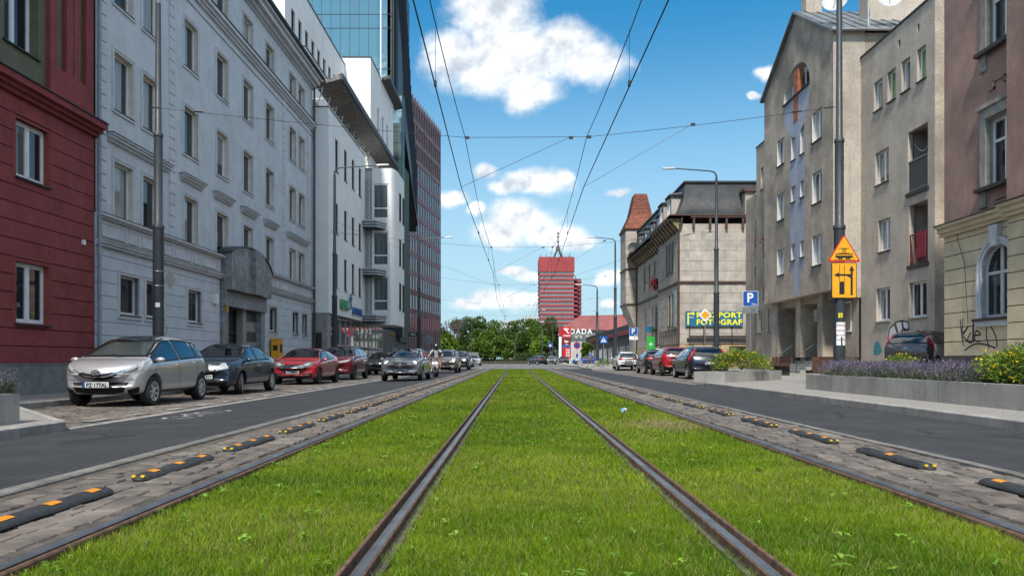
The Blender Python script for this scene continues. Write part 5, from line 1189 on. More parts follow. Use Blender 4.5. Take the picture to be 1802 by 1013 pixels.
def dish(label, c, d, r, mt=None):
    t = place('satellite_dish', c, label, 'satellite dish', 'satellite dishes on roofs and walls'); d = Vector(d).normalized(); q = d.to_track_quat('Z', 'Y').to_matrix().to_4x4(); b = MB()
    b.lathe([(.02, 0), (r * .5, r * .06), (r * .85, r * .18), (r, r * .27), (r, r * .29), (r * .85, r * .2), (.02, .02)], 20); me = b.mesh('dish', mt or mat('dish_grey', (.42, .42, .41), .5, .05, 4), True); me.transform(q); link('dish', me, t)
    b = MB(); b.tube([(0, 0, -.02), tuple(d * r * .9 + Vector((0, 0, -r * .3)))], .02, 6); b.tube([(0, 0, 0), tuple(-d * .5)], .03, 6); b.build('feed_arm', m_steel, t, loc=(0, 0, 0))
dish('satellite dish coloured dark for shade on the turret wall of the stone house', (15.15, 102.4, 15.2), (-.3, -1, .25), .68, m_greyc)  # dark material stands in for the shade the dish hangs in
dish('white satellite dish left of the big chimney on the apartment roof', (16.3, 40.6, 19.05), (-.5, -1, .35), .62)
dish('white satellite dish on the right of the big chimney on the apartment roof', (18.9, 40.3, 19.1), (-.2, -1, .35), .62)
# ================================================================ cars
def paint(name, col, metal=.0, rough=.28):
    if name in MATS: return MATS[name]
    M = bpy.data.materials.new(name); M.use_nodes = True; g = NT(M.node_tree); b = g.n['Principled BSDF']
    tc = g.node('ShaderNodeTexCoord').outputs['Object']; n = g.noise(tc, 3.0, 4, .6); fl = g.noise(tc, 900, 1, .5)
    sp = g.node('ShaderNodeSeparateXYZ'); g.put(sp.inputs[0], tc)
    dust = g.math('MULTIPLY', g.ramp(sp.outputs[2], .55, .12), g.ramp(n, .3, .75, .15, .55))
    c = g.mix(g.ramp(fl, .3, .7), tuple(x * .9 for x in col) + (1,), tuple(x * 1.1 for x in col) + (1,))
    g.put(b.inputs['Base Color'], g.mix(dust, c, (.13, .115, .095, 1)))
    b.inputs['Metallic'].default_value = metal; g.put(b.inputs['Roughness'], g.math('ADD', rough, g.math('MULTIPLY', dust, .5)))
    b.inputs['Coat Weight'].default_value = .9; b.inputs['Coat Roughness'].default_value = .035
    MATS[name] = M; return M
def glassy(name, col, rough=.02):
    return mat(name, col, rough, 0, spec=.8, space='obj')
m_cglass = glassy('car_window_glass', (.012, .016, .018))
def car_glass():
    M = bpy.data.materials.new('clear_car_glass'); M.use_nodes = True; g = NT(M.node_tree); g.n.clear(); out = g.node('ShaderNodeOutputMaterial'); a = g.node('ShaderNodeBsdfTransparent'); a.inputs[0].default_value = (.50, .57, .56, 1); b = g.node('ShaderNodeBsdfGlossy'); b.inputs['Roughness'].default_value = .02; b.inputs[0].default_value = (.9, .95, 1, 1)
    fz = g.node('ShaderNodeFresnel'); fz.inputs[0].default_value = 1.5; ms = g.node('ShaderNodeMixShader'); g.put(ms.inputs[0], g.math('MULTIPLY_ADD', fz.outputs[0], 1.25, .05, clamp=True)); g.l.new(a.outputs[0], ms.inputs[1]); g.l.new(b.outputs[0], ms.inputs[2]); g.l.new(ms.outputs[0], out.inputs[0]); return M
m_clear = car_glass()
m_lamp = mat('headlamp_lens', (.36, .375, .39), .28, .3, 30, spec=.5, coat=.2, space='obj')
m_lamp_in = mat('headlamp_inner', (.10, .105, .11), .25, .3, 40, spec=.5, coat=.3, space='obj')
m_beam = mat('lit_headlamp', (.9, .9, .85), .3, 0, emit=(1, .95, .85, 1.6))
m_tail = mat('red_tail_lamp', (.30, .008, .010), .1, .15, 30, coat=1, space='obj')
m_chrome = mat('chrome', (.62, .63, .65), .12, .05, 10, metal=1, space='obj')
m_tyre = mat('tyre_rubber', (.018, .018, .018), .8, .2, 30, space='obj')
m_rim = mat('alloy_rim', (.52, .53, .55), .3, .1, 12, metal=.25, space='obj'); m_rimd = mat('black_rim', (.02, .02, .022), .35, .1, 12, space='obj')
m_plate = mat('plate_white', (.52, .53, .54), .45, .03, 5, space='obj'); m_platet = mat('plate_black', (.01, .01, .012), .5, 0); m_eu = mat('plate_blue', (.01, .05, .28), .45, 0)
TYPES = {
 'hatch': dict(top=[(-.5, .40), (-.492, .54), (-.474, .65), (-.445, .765), (-.405, .875), (-.34, .95), (-.2, .99), (-.05, 1.0), (.06, .975), (.11, .945), (.20, .82), (.30, .69), (.335, .655), (.40, .63), (.45, .59), (.482, .54), (.496, .47), (.5, .40)],
               belt=[(-.5, .38), (-.47, .60), (-.40, .665), (-.2, .65), (.1, .61), (.30, .588), (.42, .555), (.478, .50), (.5, .36)], wr=(.055, .325), rr=(-.475, -.385), glass=[(-.385, -.285, .35), (-.27, -.035, 1), (-.015, .30, 1)]),
 'estate': dict(top=[(-.5, .40), (-.495, .56), (-.485, .70), (-.455, .86), (-.425, .95), (-.36, .985), (-.2, 1.0), (-.02, .995), (.05, .975), (.09, .945), (.17, .83), (.25, .71), (.285, .672), (.37, .645), (.44, .60), (.484, .54), (.5, .40)],
               belt=[(-.5, .38), (-.485, .62), (-.42, .665), (-.2, .645), (.1, .615), (.27, .60), (.42, .55), (.475, .48), (.5, .36)], wr=(.035, .275), rr=(-.487, -.43), glass=[(-.41, -.27, .9), (-.255, -.035, 1), (-.015, .25, 1)]),
 'sedan': dict(top=[(-.5, .42), (-.495, .58), (-.48, .68), (-.44, .715), (-.36, .73), (-.30, .80), (-.22, .93), (-.17, .975), (-.08, 1.0), (.02, .99), (.07, .965), (.10, .93), (.19, .79), (.25, .695), (.285, .665), (.40, .635), (.46, .59), (.489, .53), (.5, .41)],
               belt=[(-.5, .40), (-.48, .62), (-.4, .665), (-.2, .655), (.1, .63), (.27, .605), (.42, .565), (.475, .49), (.5, .38)], wr=(.055, .275), rr=(-.35, -.185), glass=[(-.29, -.225, .7), (-.215, -.02, 1), (.0, .25, 1)]),
 'coupe': dict(top=[(-.5, .42), (-.495, .60), (-.475, .71), (-.43, .755), (-.38, .775), (-.30, .86), (-.20, .955), (-.10, .995), (-.02, 1.0), (.04, .975), (.08, .93), (.17, .78), (.225, .70), (.255, .672), (.36, .64), (.44, .585), (.48, .51), (.5, .42)],
               belt=[(-.5, .40), (-.48, .64), (-.42, .715), (-.2, .69), (.1, .645), (.24, .615), (.40, .575), (.475, .49), (.5, .38)], wr=(.03, .245), rr=(-.385, -.205), glass=[(-.24, -.045, 1), (-.03, .225, 1)]),
 'suv': dict(top=[(-.5, .40), (-.495, .56), (-.485, .68), (-.45, .82), (-.41, .92), (-.34, .97), (-.2, .998), (-.05, 1.0), (.03, .98), (.07, .95), (.15, .83), (.225, .72), (.255, .69), (.36, .67), (.44, .63), (.485, .56), (.5, .42)],
               belt=[(-.5, .38), (-.485, .62), (-.42, .69), (-.2, .67), (.1, .64), (.24, .62), (.40, .585), (.475, .50), (.5, .38)], wr=(.02, .245), rr=(-.483, -.40), glass=[(-.38, -.27, .5), (-.255, -.04, 1), (-.02, .225, 1)]),
}
def interp(pts, x): return float(np.interp(x, [p[0] for p in pts], [p[1] for p in pts]))
class CarShape:
    def __init__(s, kind, L, W, Hh, bow=.30, r=.31, wb=.645, fo=.205, hollow=True):
        s.T = TYPES[kind]; s.L, s.W, s.H, s.r = L, W, Hh, r; s.bow = bow
        s.xf = L / 2 - fo * L; s.xr = s.xf - wb * L
        ST = sorted(set([p[0] for p in s.T['top']] + [-.30, -.12, .0, .15, .36, .42, -.42]))
        w2 = W / 2
        plan = [(-.5, .80), (-.48, .90), (-.44, .965), (-.35, .99), (-.1, 1.0), (.2, 1.0), (.36, .985), (.44, .95), (.48, .88), (.5, .78)]
        bott = [(-.5, .30), (-.47, .21), (-.40, .165), (.40, .155), (.46, .16), (.485, .19), (.5, .27)]
        rings = []
        for x in ST:
            w = w2 * interp(plan, x); zt, bl, z0 = interp(s.T['top'], x) * Hh, interp(s.T['belt'], x) * Hh, interp(bott, x) * Hh / .95
            bl = min(bl, zt - .012); d = max(0, zt - bl); yr = w * (.955 - .285 * min(1, d / (.36 * Hh))); sh = .965 if d > .15 else .955
            half = [(0, z0), (.78 * w, z0), (.92 * w, z0 + .03), (.975 * w, z0 + (bl - z0) * .2), (.985 * w, z0 + (bl - z0) * .50), (1.0 * w, z0 + (bl - z0) * .80), (.992 * w, z0 + (bl - z0) * .90), (sh * w, bl), ((sh * w) * .35 + yr * .65, bl + d * .55), (yr, bl + d * .80), (yr * .86, bl + d * .945), (yr * .5, zt - .006), (0, zt)]
            ring = []
            for y, z in half: ring.append((y, z))
            for y, z in half[-2:0:-1]: ring.append((-y, z))
            e = max(0.0, (abs(x) - .30) / .20); b_ = bow * (.75 if x < 0 else 1.0)
            rings.append([(x * L - math.copysign(1, x) * b_ * e ** 1.4 * (y / w2) ** 2, y, z) for y, z in ring])
        me = bpy.data.meshes.new('body'); V = [v for r_ in rings for v in r_]; n = len(rings[0]); Fc = []
        for k in range(len(rings) - 1):
            for j in range(n): a, b = k * n + j, k * n + (j + 1) % n; Fc.append((a, a + n, b + n, b))
        half_n = n // 2
        for k0 in (0, len(rings) - 1):                      # end caps as strips so that they subdivide cleanly
            o = k0 * n
            for j in range(half_n):
                a, b, c, d = o + j, o + j + 1, o + (n - j - 1) % n, o + (n - j) % n
                q = [a, b, c, d]; q = list(dict.fromkeys(q))
                if len(q) > 2: Fc.append(tuple(q))
        me.from_pydata(V, [], Fc); bm = bmesh.new(); bm.from_mesh(me); bmesh.ops.recalc_face_normals(bm, faces=bm.faces); bm.to_mesh(me); bm.free()
        o = bpy.data.objects.new('tmp', me); COL.objects.link(o); md = o.modifiers.new('s', 'SUBSURF'); md.levels = 2; md.render_levels = 2
        dg = bpy.context.evaluated_depsgraph_get(); full = bpy.data.meshes.new_from_object(o.evaluated_get(dg))
        bm = bmesh.new(); bm.from_mesh(full); s.bvh = BVHTree.FromBMesh(bm); bm.free()
        o.modifiers.clear(); o.data = full; full.materials.append(m_white); full.materials.append(m_black)
        cb = MB()
        for x in (s.xf, s.xr):
            for sd in (-1, 1):
                R_ = r + .055; yo, yi = sd * (w2 + .25), sd * (w2 - .30); i0 = len(cb.v); N = 26
                for yy in (yi, yo):
                    for k in range(N): a = 2 * math.pi * k / N; cb.v.append((x + R_ * math.cos(a), yy, r + .01 + R_ * math.sin(a)))
                for k in range(N): q = (k + 1) % N; cb.f.append((i0 + k, i0 + q, i0 + N + q, i0 + N + k)); cb.m.append(1)
                cb.f.append(tuple(i0 + k for k in range(N))); cb.m.append(1); cb.f.append(tuple(i0 + N + k for k in range(N))); cb.m.append(1)
        cuts = [cb]; s.hollow = hollow
        if hollow:                                          # hollow out the cabin, then open the windows into it
            cab = MB(); q0 = s.T['rr'][0] + .05; q1 = s.T['wr'][1] - .035; N = 14; rings = []
            for k in range(N + 1):
                x = (q0 + (q1 - q0) * k / N) * L; bl, tz = s.beltz(x), s.topz(x); d = max(.03, tz - bl - .05); yr = w2 * (.955 - .285 * min(1, d / (.36 * Hh))) - .05; z1 = bl + d
                rings.append([(x, y, z) for y, z in ((-w2 * .86, bl - .16), (w2 * .86, bl - .16), (w2 * .87, bl + .01), (yr, bl + d * .8), (yr * .8, z1 - .004), (-yr * .8, z1 - .004), (-yr, bl + d * .8), (-w2 * .87, bl + .01))])
            for r_ in rings: cab.v += r_
            for k in range(N):
                for j in range(8): a, b = k * 8 + j, k * 8 + (j + 1) % 8; cab.f.append((a, b, b + 8, a + 8)); cab.m.append(1)
            cab.f += [tuple(range(8))[::-1], tuple(N * 8 + j for j in range(8))]; cab.m += [1, 1]
            fr_ = MB(); P_ = s.screen(s.T['wr'][0] + .018, s.T['wr'][1], .84); x1 = s.T['wr'][1] * L + .12; fr_.prism([(x1, y, z) for y, z in P_], (-(x1 - s.T['wr'][0] * L) + .02, 0, 0), 1)
            P_ = s.screen(s.T['rr'][1] - .012, s.T['rr'][0], .81); x1 = s.T['rr'][0] * L - .12; fr_.prism([(x1, y, z) for y, z in P_], (s.T['rr'][1] * L - x1, 0, 0), 1)
            sd_ = MB()
            for g_ in s.T['glass']:
                P_ = s.pane(*g_, 0)
                if P_: sd_.prism([(x, -w2 - .2, z) for x, z in P_], (0, W + .4, 0), 1)
            cuts += [cab, fr_, sd_]
        tmp = []
        for m_ in cuts:
            c = bpy.data.objects.new('tmp2', m_.mesh('cut', [m_white, m_black])); COL.objects.link(c); tmp.append(c)
            bo = o.modifiers.new('b', 'BOOLEAN'); bo.object = c; bo.operation = 'DIFFERENCE'; bo.solver = 'EXACT'
        paint_area = lambda me_: sum(p.area for p in me_.polygons if p.material_index == 0)
        A0 = paint_area(full)
        for k in range(8):                                  # the exact solver can fail on near-touching faces: nudge the cutters until the shell survives
            for c in tmp[2:]: c.location = (.0023 * k, .0011 * k, -.0017 * k)
            for m_ in o.modifiers: m_.use_self = k >= 1
            dg = bpy.context.evaluated_depsgraph_get(); s.mesh = bpy.data.meshes.new_from_object(o.evaluated_get(dg)); ra_ = paint_area(s.mesh) / A0
            if .55 < ra_ < .98: break
        else: print('boolean failed', kind, L, ra_)
        bpy.data.objects.remove(o); [bpy.data.objects.remove(c) for c in tmp]
        s.mesh.polygons.foreach_set('use_smooth', [True] * len(s.mesh.polygons)); s.mesh.set_sharp_from_angle(angle=R(42)); s.mesh.name = 'body'
        s.cache = {}
    def screen(s, xa, xb, ex):
        N = 9; pts = []
        for k in range(N + 1):
            x = (xa + (xb - xa) * (k / N)) * s.L; z = s.topz(x); d = z - s.beltz(x); pts.append((s.W / 2 * (.955 - .285 * min(1, max(0, d) / (.36 * s.H))) * ex, z - .012))
        pts = sorted((p for p in pts if p[1] > s.topz(xb * s.L) + .025), key=lambda p: p[1]); return pts + [(-a, z) for a, z in pts[::-1]]
    def pane(s, xa, xb, rake, grow):
        lo, up, n = [], [], 9
        for i in range(n + 1):
            x = (xa + (xb - xa) * i / n) * s.L; bl, tz = s.beltz(x), s.topz(x); hi = bl + (tz - bl) * .80 + grow; l = bl + .025 - grow
            if i == 0 and rake < .95: hi = l + (hi - l) * rake
            if hi > l + .03: lo.append((x, l)); up.append((x, hi))
        if len(lo) < 2: return None
        lo[0] = (lo[0][0] - grow, lo[0][1]); up[0] = (up[0][0] - grow, up[0][1]); lo[-1] = (lo[-1][0] + grow * 2, lo[-1][1]); up[-1] = (up[-1][0] + grow, up[-1][1]); return lo + up[::-1]
    def topz(s, x): return interp(s.T['top'], x / s.L) * s.H
    def beltz(s, x): return interp(s.T['belt'], x / s.L) * s.H
    def ray(s, view, a, b):
        if view == 'left': o, d = Vector((a, 3, b)), Vector((0, -1, 0))
        elif view == 'right': o, d = Vector((a, -3, b)), Vector((0, 1, 0))
        elif view == 'front': o, d = Vector((6, a, b)), Vector((-1, 0, 0))
        elif view == 'rear': o, d = Vector((-6, a, b)), Vector((1, 0, 0))
        elif view == 'top': o, d = Vector((a, b, 4)), Vector((0, 0, -1))
        else:
            th, face = view; d = Vector((-math.cos(th), -math.sin(th), 0)); e = Vector((-math.sin(th), math.cos(th), 0)); o = e * a + Vector((math.copysign(s.L * .46, math.cos(th)), 0, b)) - d * 6
        h = s.bvh.ray_cast(o, d); return h[0], h[1], d
    def patch(s, mb, view, poly, off=.006, step=.07, m=0, thick=0.0):
        P = [Vector(p) for p in poly]; bd = []
        for a, c in zip(P, P[1:] + P[:1]):
            k = max(1, int((c - a).length / step))
            for i in range(k): bd.append(a.lerp(c, i / k))
        xs = [p.x for p in P]; ys = [p.y for p in P]; inner = []
        gx = min(xs) + step * .5
        while gx < max(xs):
            gy = min(ys) + step * .5
            while gy < max(ys): inner.append(Vector((gx, gy))); gy += step
            gx += step
        n = len(bd)
        res = delaunay_2d_cdt([Vector((p.x, p.y)) for p in bd + inner], [], [list(range(n))], 1, 1e-5)
        i0 = len(mb.v); ok = []
        for v in res[0]:
            h, nn, d = s.ray(view, v.x, v.y)
            if h is None: mb.v.append((0, 0, 0)); ok.append(False); continue
            if nn.dot(d) > 0: nn = -nn
            mb.v.append(tuple(h + nn * off)); ok.append(True)
        for f in res[2]:
            if all(ok[k] for k in f): mb.f.append(tuple(i0 + k for k in f)); mb.m.append(m)
    def stroke(s, mb, view, pts, w=.012, off=.004, m=0):
        for a, c in zip(pts, pts[1:]):
            a, c = Vector(a), Vector(c); d = (c - a); L = d.length
            if L < 1e-4: continue
            d /= L; n = Vector((-d.y, d.x)) * w / 2; k = max(1, int(L / .1))
            for i in range(k):
                p, q = a + d * (L * i / k - w * .2), a + d * (L * (i + 1) / k + w * .2); vs = []
                for t in (p - n, p + n, q + n, q - n):
                    h, nn, dd = s.ray(view, t.x, t.y)
                    if h is None: break
                    vs.append(h + (nn if nn.dot(dd) < 0 else -nn) * off)
                if len(vs) == 4: mb.quad(*vs, m=m)
WHEELS = {}
def wheel_meshes(r, w, style, rm):
    key = (round(r, 3), style, rm.name)
    if key in WHEELS: return WHEELS[key]
    t = MB(); ri = r * .66; t.lathe([(ri, -w / 2 + .01), (r * .9, -w / 2), (r * .975, -w / 2 + .02), (r, -w / 2 + .05), (r, w / 2 - .05), (r * .975, w / 2 - .02), (r * .9, w / 2), (ri, w / 2 - .01), (ri, -w / 2 + .01)], 30, axis='y'); tm = t.mesh('tyre', m_tyre, True)
    h = MB(); h.lathe([(ri, -w / 2 + .02), (ri, w / 2 - .02), (ri * .93, w / 2 - .025), (ri * .9, w / 2 - .09), (.0, w / 2 - .10)], 26, axis='y', m=0); hm = h.mesh('wheel', [m_rimd], True)
    s = MB(); s.lathe([(ri * 1.0, w / 2 - .03), (ri * 1.0, w / 2 - .008), (ri * .9, w / 2 - .012), (ri * .9, w / 2 - .035)], 26, axis='y'); n = style
    for k in range(n):
        a = 2 * math.pi * k / n; d = Vector((math.cos(a), 0, math.sin(a))); e = Vector((-math.sin(a), 0, math.cos(a)))
        for sp in ((-.11, .11),) if n > 6 else ((-.19, .19),):
            p0, p1 = d * ri * .12, d * ri * .95; y0, y1 = w / 2 - .055, w / 2 - .012
            wa, wb = ri * abs(sp[0]) * .75, ri * abs(sp[1])
            s.hexa([p0 - e * wa + Vector((0, y0, 0)), p0 + e * wa + Vector((0, y0, 0)), p1 + e * wb + Vector((0, y0 + .01, 0)), p1 - e * wb + Vector((0, y0 + .01, 0)), p0 - e * wa + Vector((0, y1 - .012, 0)), p0 + e * wa + Vector((0, y1 - .012, 0)), p1 + e * wb + Vector((0, y1, 0)), p1 - e * wb + Vector((0, y1, 0))])
    s.lathe([(ri * .2, w / 2 - .05), (ri * .2, w / 2 - .012), (0, w / 2 - .008)], 14, axis='y'); sm = s.mesh('rim', rm)
    WHEELS[key] = (hm, tm, sm); return WHEELS[key]
def mirror_poly(p): return [(-a, b) for a, b in p]
def car(name, label, cat, kind, dims, loc, rz, pm, plate=None, wheels=(7, m_rim), steer=0.0, front=None, rear=None, lit=False, roof=None, cladding=False, detail=2, group=None, rails=False, bow=.30, shape=None, wb=.645, fo=.205, r=.31, handles=True):
    S = shape or CarShape(kind, *dims, bow=bow, r=r, wb=wb, fo=fo, hollow=detail > 1); L, W, Hh = S.L, S.W, S.H; w2 = W / 2
    t = empty(name, loc, rz, label, cat, group)
    bm_ = S.mesh.copy(); bm_.materials.clear(); bm_.materials.append(pm); bm_.materials.append(m_black); link('body', bm_, t)
    P = lambda nm, mts, fn: (lambda b: (fn(b), b.build(nm, mts, t, smooth=True, loc=(0, 0, 0)))[1])(MB())
    # glass: windscreen, rear window, side windows each with a black border
    wa, wb_ = S.T['wr']; ra, rb = S.T['rr']; GM = m_clear if S.hollow else m_cglass
    for nm, vw, P_ in (('windscreen', 'front', S.screen(wa, wb_, .87)), ('rear_window', 'rear', S.screen(rb, ra, .84))):
        o = P(nm, GM, lambda b: S.patch(b, vw, P_, .005, .09)); q = P('seal', m_black, lambda b: S.stroke(b, vw, P_ + P_[:1], .035, .007)); q.parent = o
    for sd in ('left', 'right'):
        for g_ in S.T['glass']:
            P_ = S.pane(*g_, 0)
            if P_: o = P('window', GM, lambda b: S.patch(b, sd, P_, .004, .12)); q = P('seal', m_black, lambda b: S.stroke(b, sd, P_ + P_[:1], .03, .007)); q.parent = o
    if S.hollow:
        zf = S.beltz(0) - .2
        for x, y in ((.02 * L, .36), (.02 * L, -.36), (-.20 * L, .36), (-.20 * L, -.36)):
            b = MB(); b.hexa([(x - .12, y - .24, zf), (x + .02, y - .24, zf), (x + .02, y + .24, zf), (x - .12, y + .24, zf), (x - .24, y - .19, zf + .36), (x - .14, y - .19, zf + .36), (x - .14, y + .19, zf + .36), (x - .24, y + .19, zf + .36)]); b.hexa([(x - .25, y - .12, zf + .38), (x - .16, y - .12, zf + .38), (x - .16, y + .12, zf + .38), (x - .25, y + .12, zf + .38), (x - .28, y - .10, zf + .54), (x - .20, y - .10, zf + .54), (x - .20, y + .10, zf + .54), (x - .28, y + .10, zf + .54)]); b.build('seat', m_seat, t, loc=(0, 0, 0))
        b = MB(); xs = .105 * L; n_ = 14
        for k in range(n_): a0, a1 = 2 * math.pi * k / n_, 2 * math.pi * (k + 1) / n_; b.bar((xs + .07 * math.sin(a0), .36 + .18 * math.cos(a0), zf + .17 + .16 * math.sin(a0)), (xs + .07 * math.sin(a1), .36 + .18 * math.cos(a1), zf + .17 + .16 * math.sin(a1)), .028)
        b.build('steering_wheel', m_black, t, loc=(0, 0, 0))
    if detail > 1:
        for sd in ('left', 'right'):
            def seams(b):
                xs = [g[0] for g in S.T['glass']][-2:] + [S.T['glass'][-1][1] - .005]
                for xq in xs:
                    x = xq * L - .01; S.stroke(b, sd, [(x, S.beltz(x) + .01), (x + .02, .30 * Hh), (x + (.0 if xq > 0 else .08), .20 * Hh)])
                S.stroke(b, sd, [(xs[0] * L, .20 * Hh), (xs[-1] * L, .20 * Hh)], .02)
            P('door_seam', m_black, seams)
            def hnd(b):
                for xq in [g[0] for g in S.T['glass']][-2:]:
                    x = xq * L + .13; z = S.beltz(x) - .085; h, n, d = S.ray(sd, x, z)
                    if h: c = h - d * .02; b.box(c.x - .09, c.x + .09, c.y - .022, c.y + .022, z - .016, z + .016)
            if handles: P('door_handle', pm, hnd)
    # mirrors
    for sg in (1, -1):
        x = (wb_ - .055) * L; z = S.beltz(x) + .07; b = MB(); y = sg * (w2 * .97 + .07)
        i0 = len(b.v); N, Mm = 8, 10
        for a in range(N + 1):
            for c in range(Mm): th, ph = math.pi * a / N, 2 * math.pi * c / Mm; b.v.append((x + .06 * math.cos(th) , y + .10 * math.sin(th) * math.cos(ph), z + .058 * math.sin(th) * math.sin(ph)))
        for a in range(N):
            for c in range(Mm): q = (c + 1) % Mm; b.f.append((i0 + a * Mm + c, i0 + a * Mm + q, i0 + (a + 1) * Mm + q, i0 + (a + 1) * Mm + c)); b.m.append(0)
        b.bar((x + .02, sg * w2 * .90, z - .06), (x, y - sg * .05, z - .03), .05, .04, m=1); b.build('mirror', [pm, m_dark], t, smooth=True, loc=(0, 0, 0))
    # wheels
    hm, tm, sm = wheel_meshes(S.r, .205, *wheels)
    for x, fr_ in ((S.xf, 1), (S.xr, 0)):
        for sg in (1, -1):
            o = link('wheel', hm, t, (x, sg * (w2 - .125), S.r), (0 if sg > 0 else math.pi) + (steer if fr_ else 0)); link('tyre', tm, o); link('rim', sm, o)
    if roof: P('roof_panel', roof, lambda b: S.patch(b, 'top', [(rb * L, -w2 * .58), (wa * L, -w2 * .60), (wa * L, w2 * .60), (rb * L, w2 * .58)], .004, .15))
    if rails:
        for sg in (1, -1):
            b = MB(); b.tube([(-.38 * L, sg * w2 * .64, Hh * .955), (-.34 * L, sg * w2 * .655, Hh * 1.005), (-.1 * L, sg * w2 * .67, Hh * 1.02), (.0, sg * w2 * .665, Hh * 1.0)], .018, 6); b.build('roof_rail', m_dark, t, smooth=True, loc=(0, 0, 0))
    # lower dark bumpers / sills
    if cladding:
        for sd in ('left', 'right'):
            def arch(b):
                for x0 in (S.xf, S.xr):
                    n = 16; q = [(x0 + (S.r + .11) * math.cos(math.pi * k / n), S.r + (S.r + .11) * math.sin(math.pi * k / n)) for k in range(n + 1)]; q2 = [(x0 + (S.r + .05) * math.cos(math.pi * k / n), S.r + (S.r + .05) * math.sin(math.pi * k / n)) for k in range(n + 1)]
                    for k in range(n): S.stroke(b, sd, [((q[k][0] + q2[k][0]) / 2, (q[k][1] + q2[k][1]) / 2), ((q[k + 1][0] + q2[k + 1][0]) / 2, (q[k + 1][1] + q2[k + 1][1]) / 2)], .06, .006)
                S.stroke(b, sd, [(S.xr + S.r + .1, .19 * Hh), (S.xf - S.r - .1, .19 * Hh)], .11, .006)
            P('cladding', m_dark, arch)
    fspec = front or {}; rspec = rear or {}
    def plates(view, txt, z, w=.52):
        sg = 1 if view == 'front' else -1; x = sg * max(sg * S.ray(view, 0, z + dz)[0].x for dz in (-.06, 0, .06)) + sg * .012
        b = MB(); b.box(min(x, x + sg * .035), max(x, x + sg * .035), -w / 2 - .012, w / 2 + .012, z - .066, z + .066); o = b.build('number_plate', m_dark, t, loc=(0, 0, 0))
        b = MB(); xx = x + sg * .037; ys = sg * w / 2
        b.quad((xx, -w / 2, z - .056), (xx, w / 2, z - .056), (xx, w / 2, z + .056), (xx, -w / 2, z + .056), m=0); q = xx + sg * .001
        b.quad((q, -ys, z - .056), (q, -ys + sg * .045, z - .056), (q, -ys + sg * .045, z + .056), (q, -ys, z + .056), m=1); b.build('plate_face', [m_plate, m_eu], o, loc=(0, 0, 0), fix=False)
        me = text_mesh(txt, .112, m_platet, .001, .003, name='plate_lettering'); mw = max(v.co.x for v in me.vertices) - min(v.co.x for v in me.vertices)
        k = link('plate_lettering', me, o, (q + sg * .004, sg * .022, z - .041), sg * R(90)); k.scale = (.42 / mw, 1, 1)
    if detail:
        for nm, view, poly, mt, off in fspec.get('patches', []):
            sc = [(y * w2, z * Hh) for y, z in poly]; P(nm, mt, lambda b: S.patch(b, view, sc, off, .05))
        for nm, az, poly, mt, off in fspec.get('diag', []):
            for sg in (1, -1):
                sc = [(sg * y * w2, z * Hh) for y, z in poly]; o = P(nm, mt, lambda b: S.patch(b, (sg * R(az), 0), sc, off, .05))
        for az, (y, z), rad in (fspec.get('beams', []) if lit else []):
            for sg in (1, -1):
                sc = [(sg * y * w2 + rad * math.cos(2 * math.pi * k / 12), z * Hh + rad * math.sin(2 * math.pi * k / 12)) for k in range(12)]; P('lit_lamp', m_beam, lambda b: S.patch(b, (sg * R(az), 0), sc, .014, .03))
        for nm, view, poly, mt, off in rspec.get('patches', []):
            sc = [(y * w2, z * Hh) for y, z in poly]; P(nm, mt, lambda b: S.patch(b, view, sc, off, .05))
        for nm, az, poly, mt, off in rspec.get('diag', []):
            for sg in (1, -1):
                sc = [(sg * y * w2, z * Hh) for y, z in poly]; P(nm, mt, lambda b: S.patch(b, (R(180) + sg * R(az), 0), sc, off, .05))
        if plate and 'plate_f' in fspec: plates('front', plate, fspec['plate_f'] * Hh)
        if plate and 'plate_r' in rspec: plates('rear', plate, rspec['plate_r'] * Hh)
        for e in fspec.get('emblem', []):
            kind_, z, rad = e; h, n, d = S.ray('front', 0, z * Hh); b = MB(); x = h.x + .03
            if kind_ == 'ovals':
                def el(cx, cz, rx, rzz, th=.009):
                    N = 20
                    for k in range(N):
                        a0, a1 = 2 * math.pi * k / N, 2 * math.pi * (k + 1) / N; b.bar((x, cx + rx * math.cos(a0), cz + rzz * math.sin(a0)), (x, cx + rx * math.cos(a1), cz + rzz * math.sin(a1)), th)
                el(0, z * Hh, rad, rad * .66, .014); el(0, z * Hh + rad * .2, rad * .68, rad * .3); el(0, z * Hh - rad * .02, rad * .26, rad * .6)
            else:
                N = 20
                for k in range(N):
                    a0, a1 = 2 * math.pi * k / N, 2 * math.pi * (k + 1) / N; b.bar((x, rad * math.cos(a0), z * Hh + rad * math.sin(a0)), (x, rad * math.cos(a1), z * Hh + rad * math.sin(a1)), .014)
                if kind_ == 'star':
                    for a in (90, 210, 330): b.bar((x, 0, z * Hh), (x, rad * math.cos(R(a)), z * Hh + rad * math.sin(R(a))), .022)
                else: b.lathe([(0, .01), (rad, .0)], 12, (x, 0, z * Hh), 'x')
            b.build('emblem', m_chrome, t, loc=(0, 0, 0))
        if 'bars' in fspec:
            z0, z1, n, hw, mt = fspec['bars']; b = MB()
            for k in range(n): z = z0 + (z1 - z0) * k / max(1, n - 1); S.stroke(b, 'front', [(-hw * w2, z * Hh), (hw * w2, z * Hh)], .014, .016)
            b.build('grille_bar', mt, t, loc=(0, 0, 0))
    return t, S

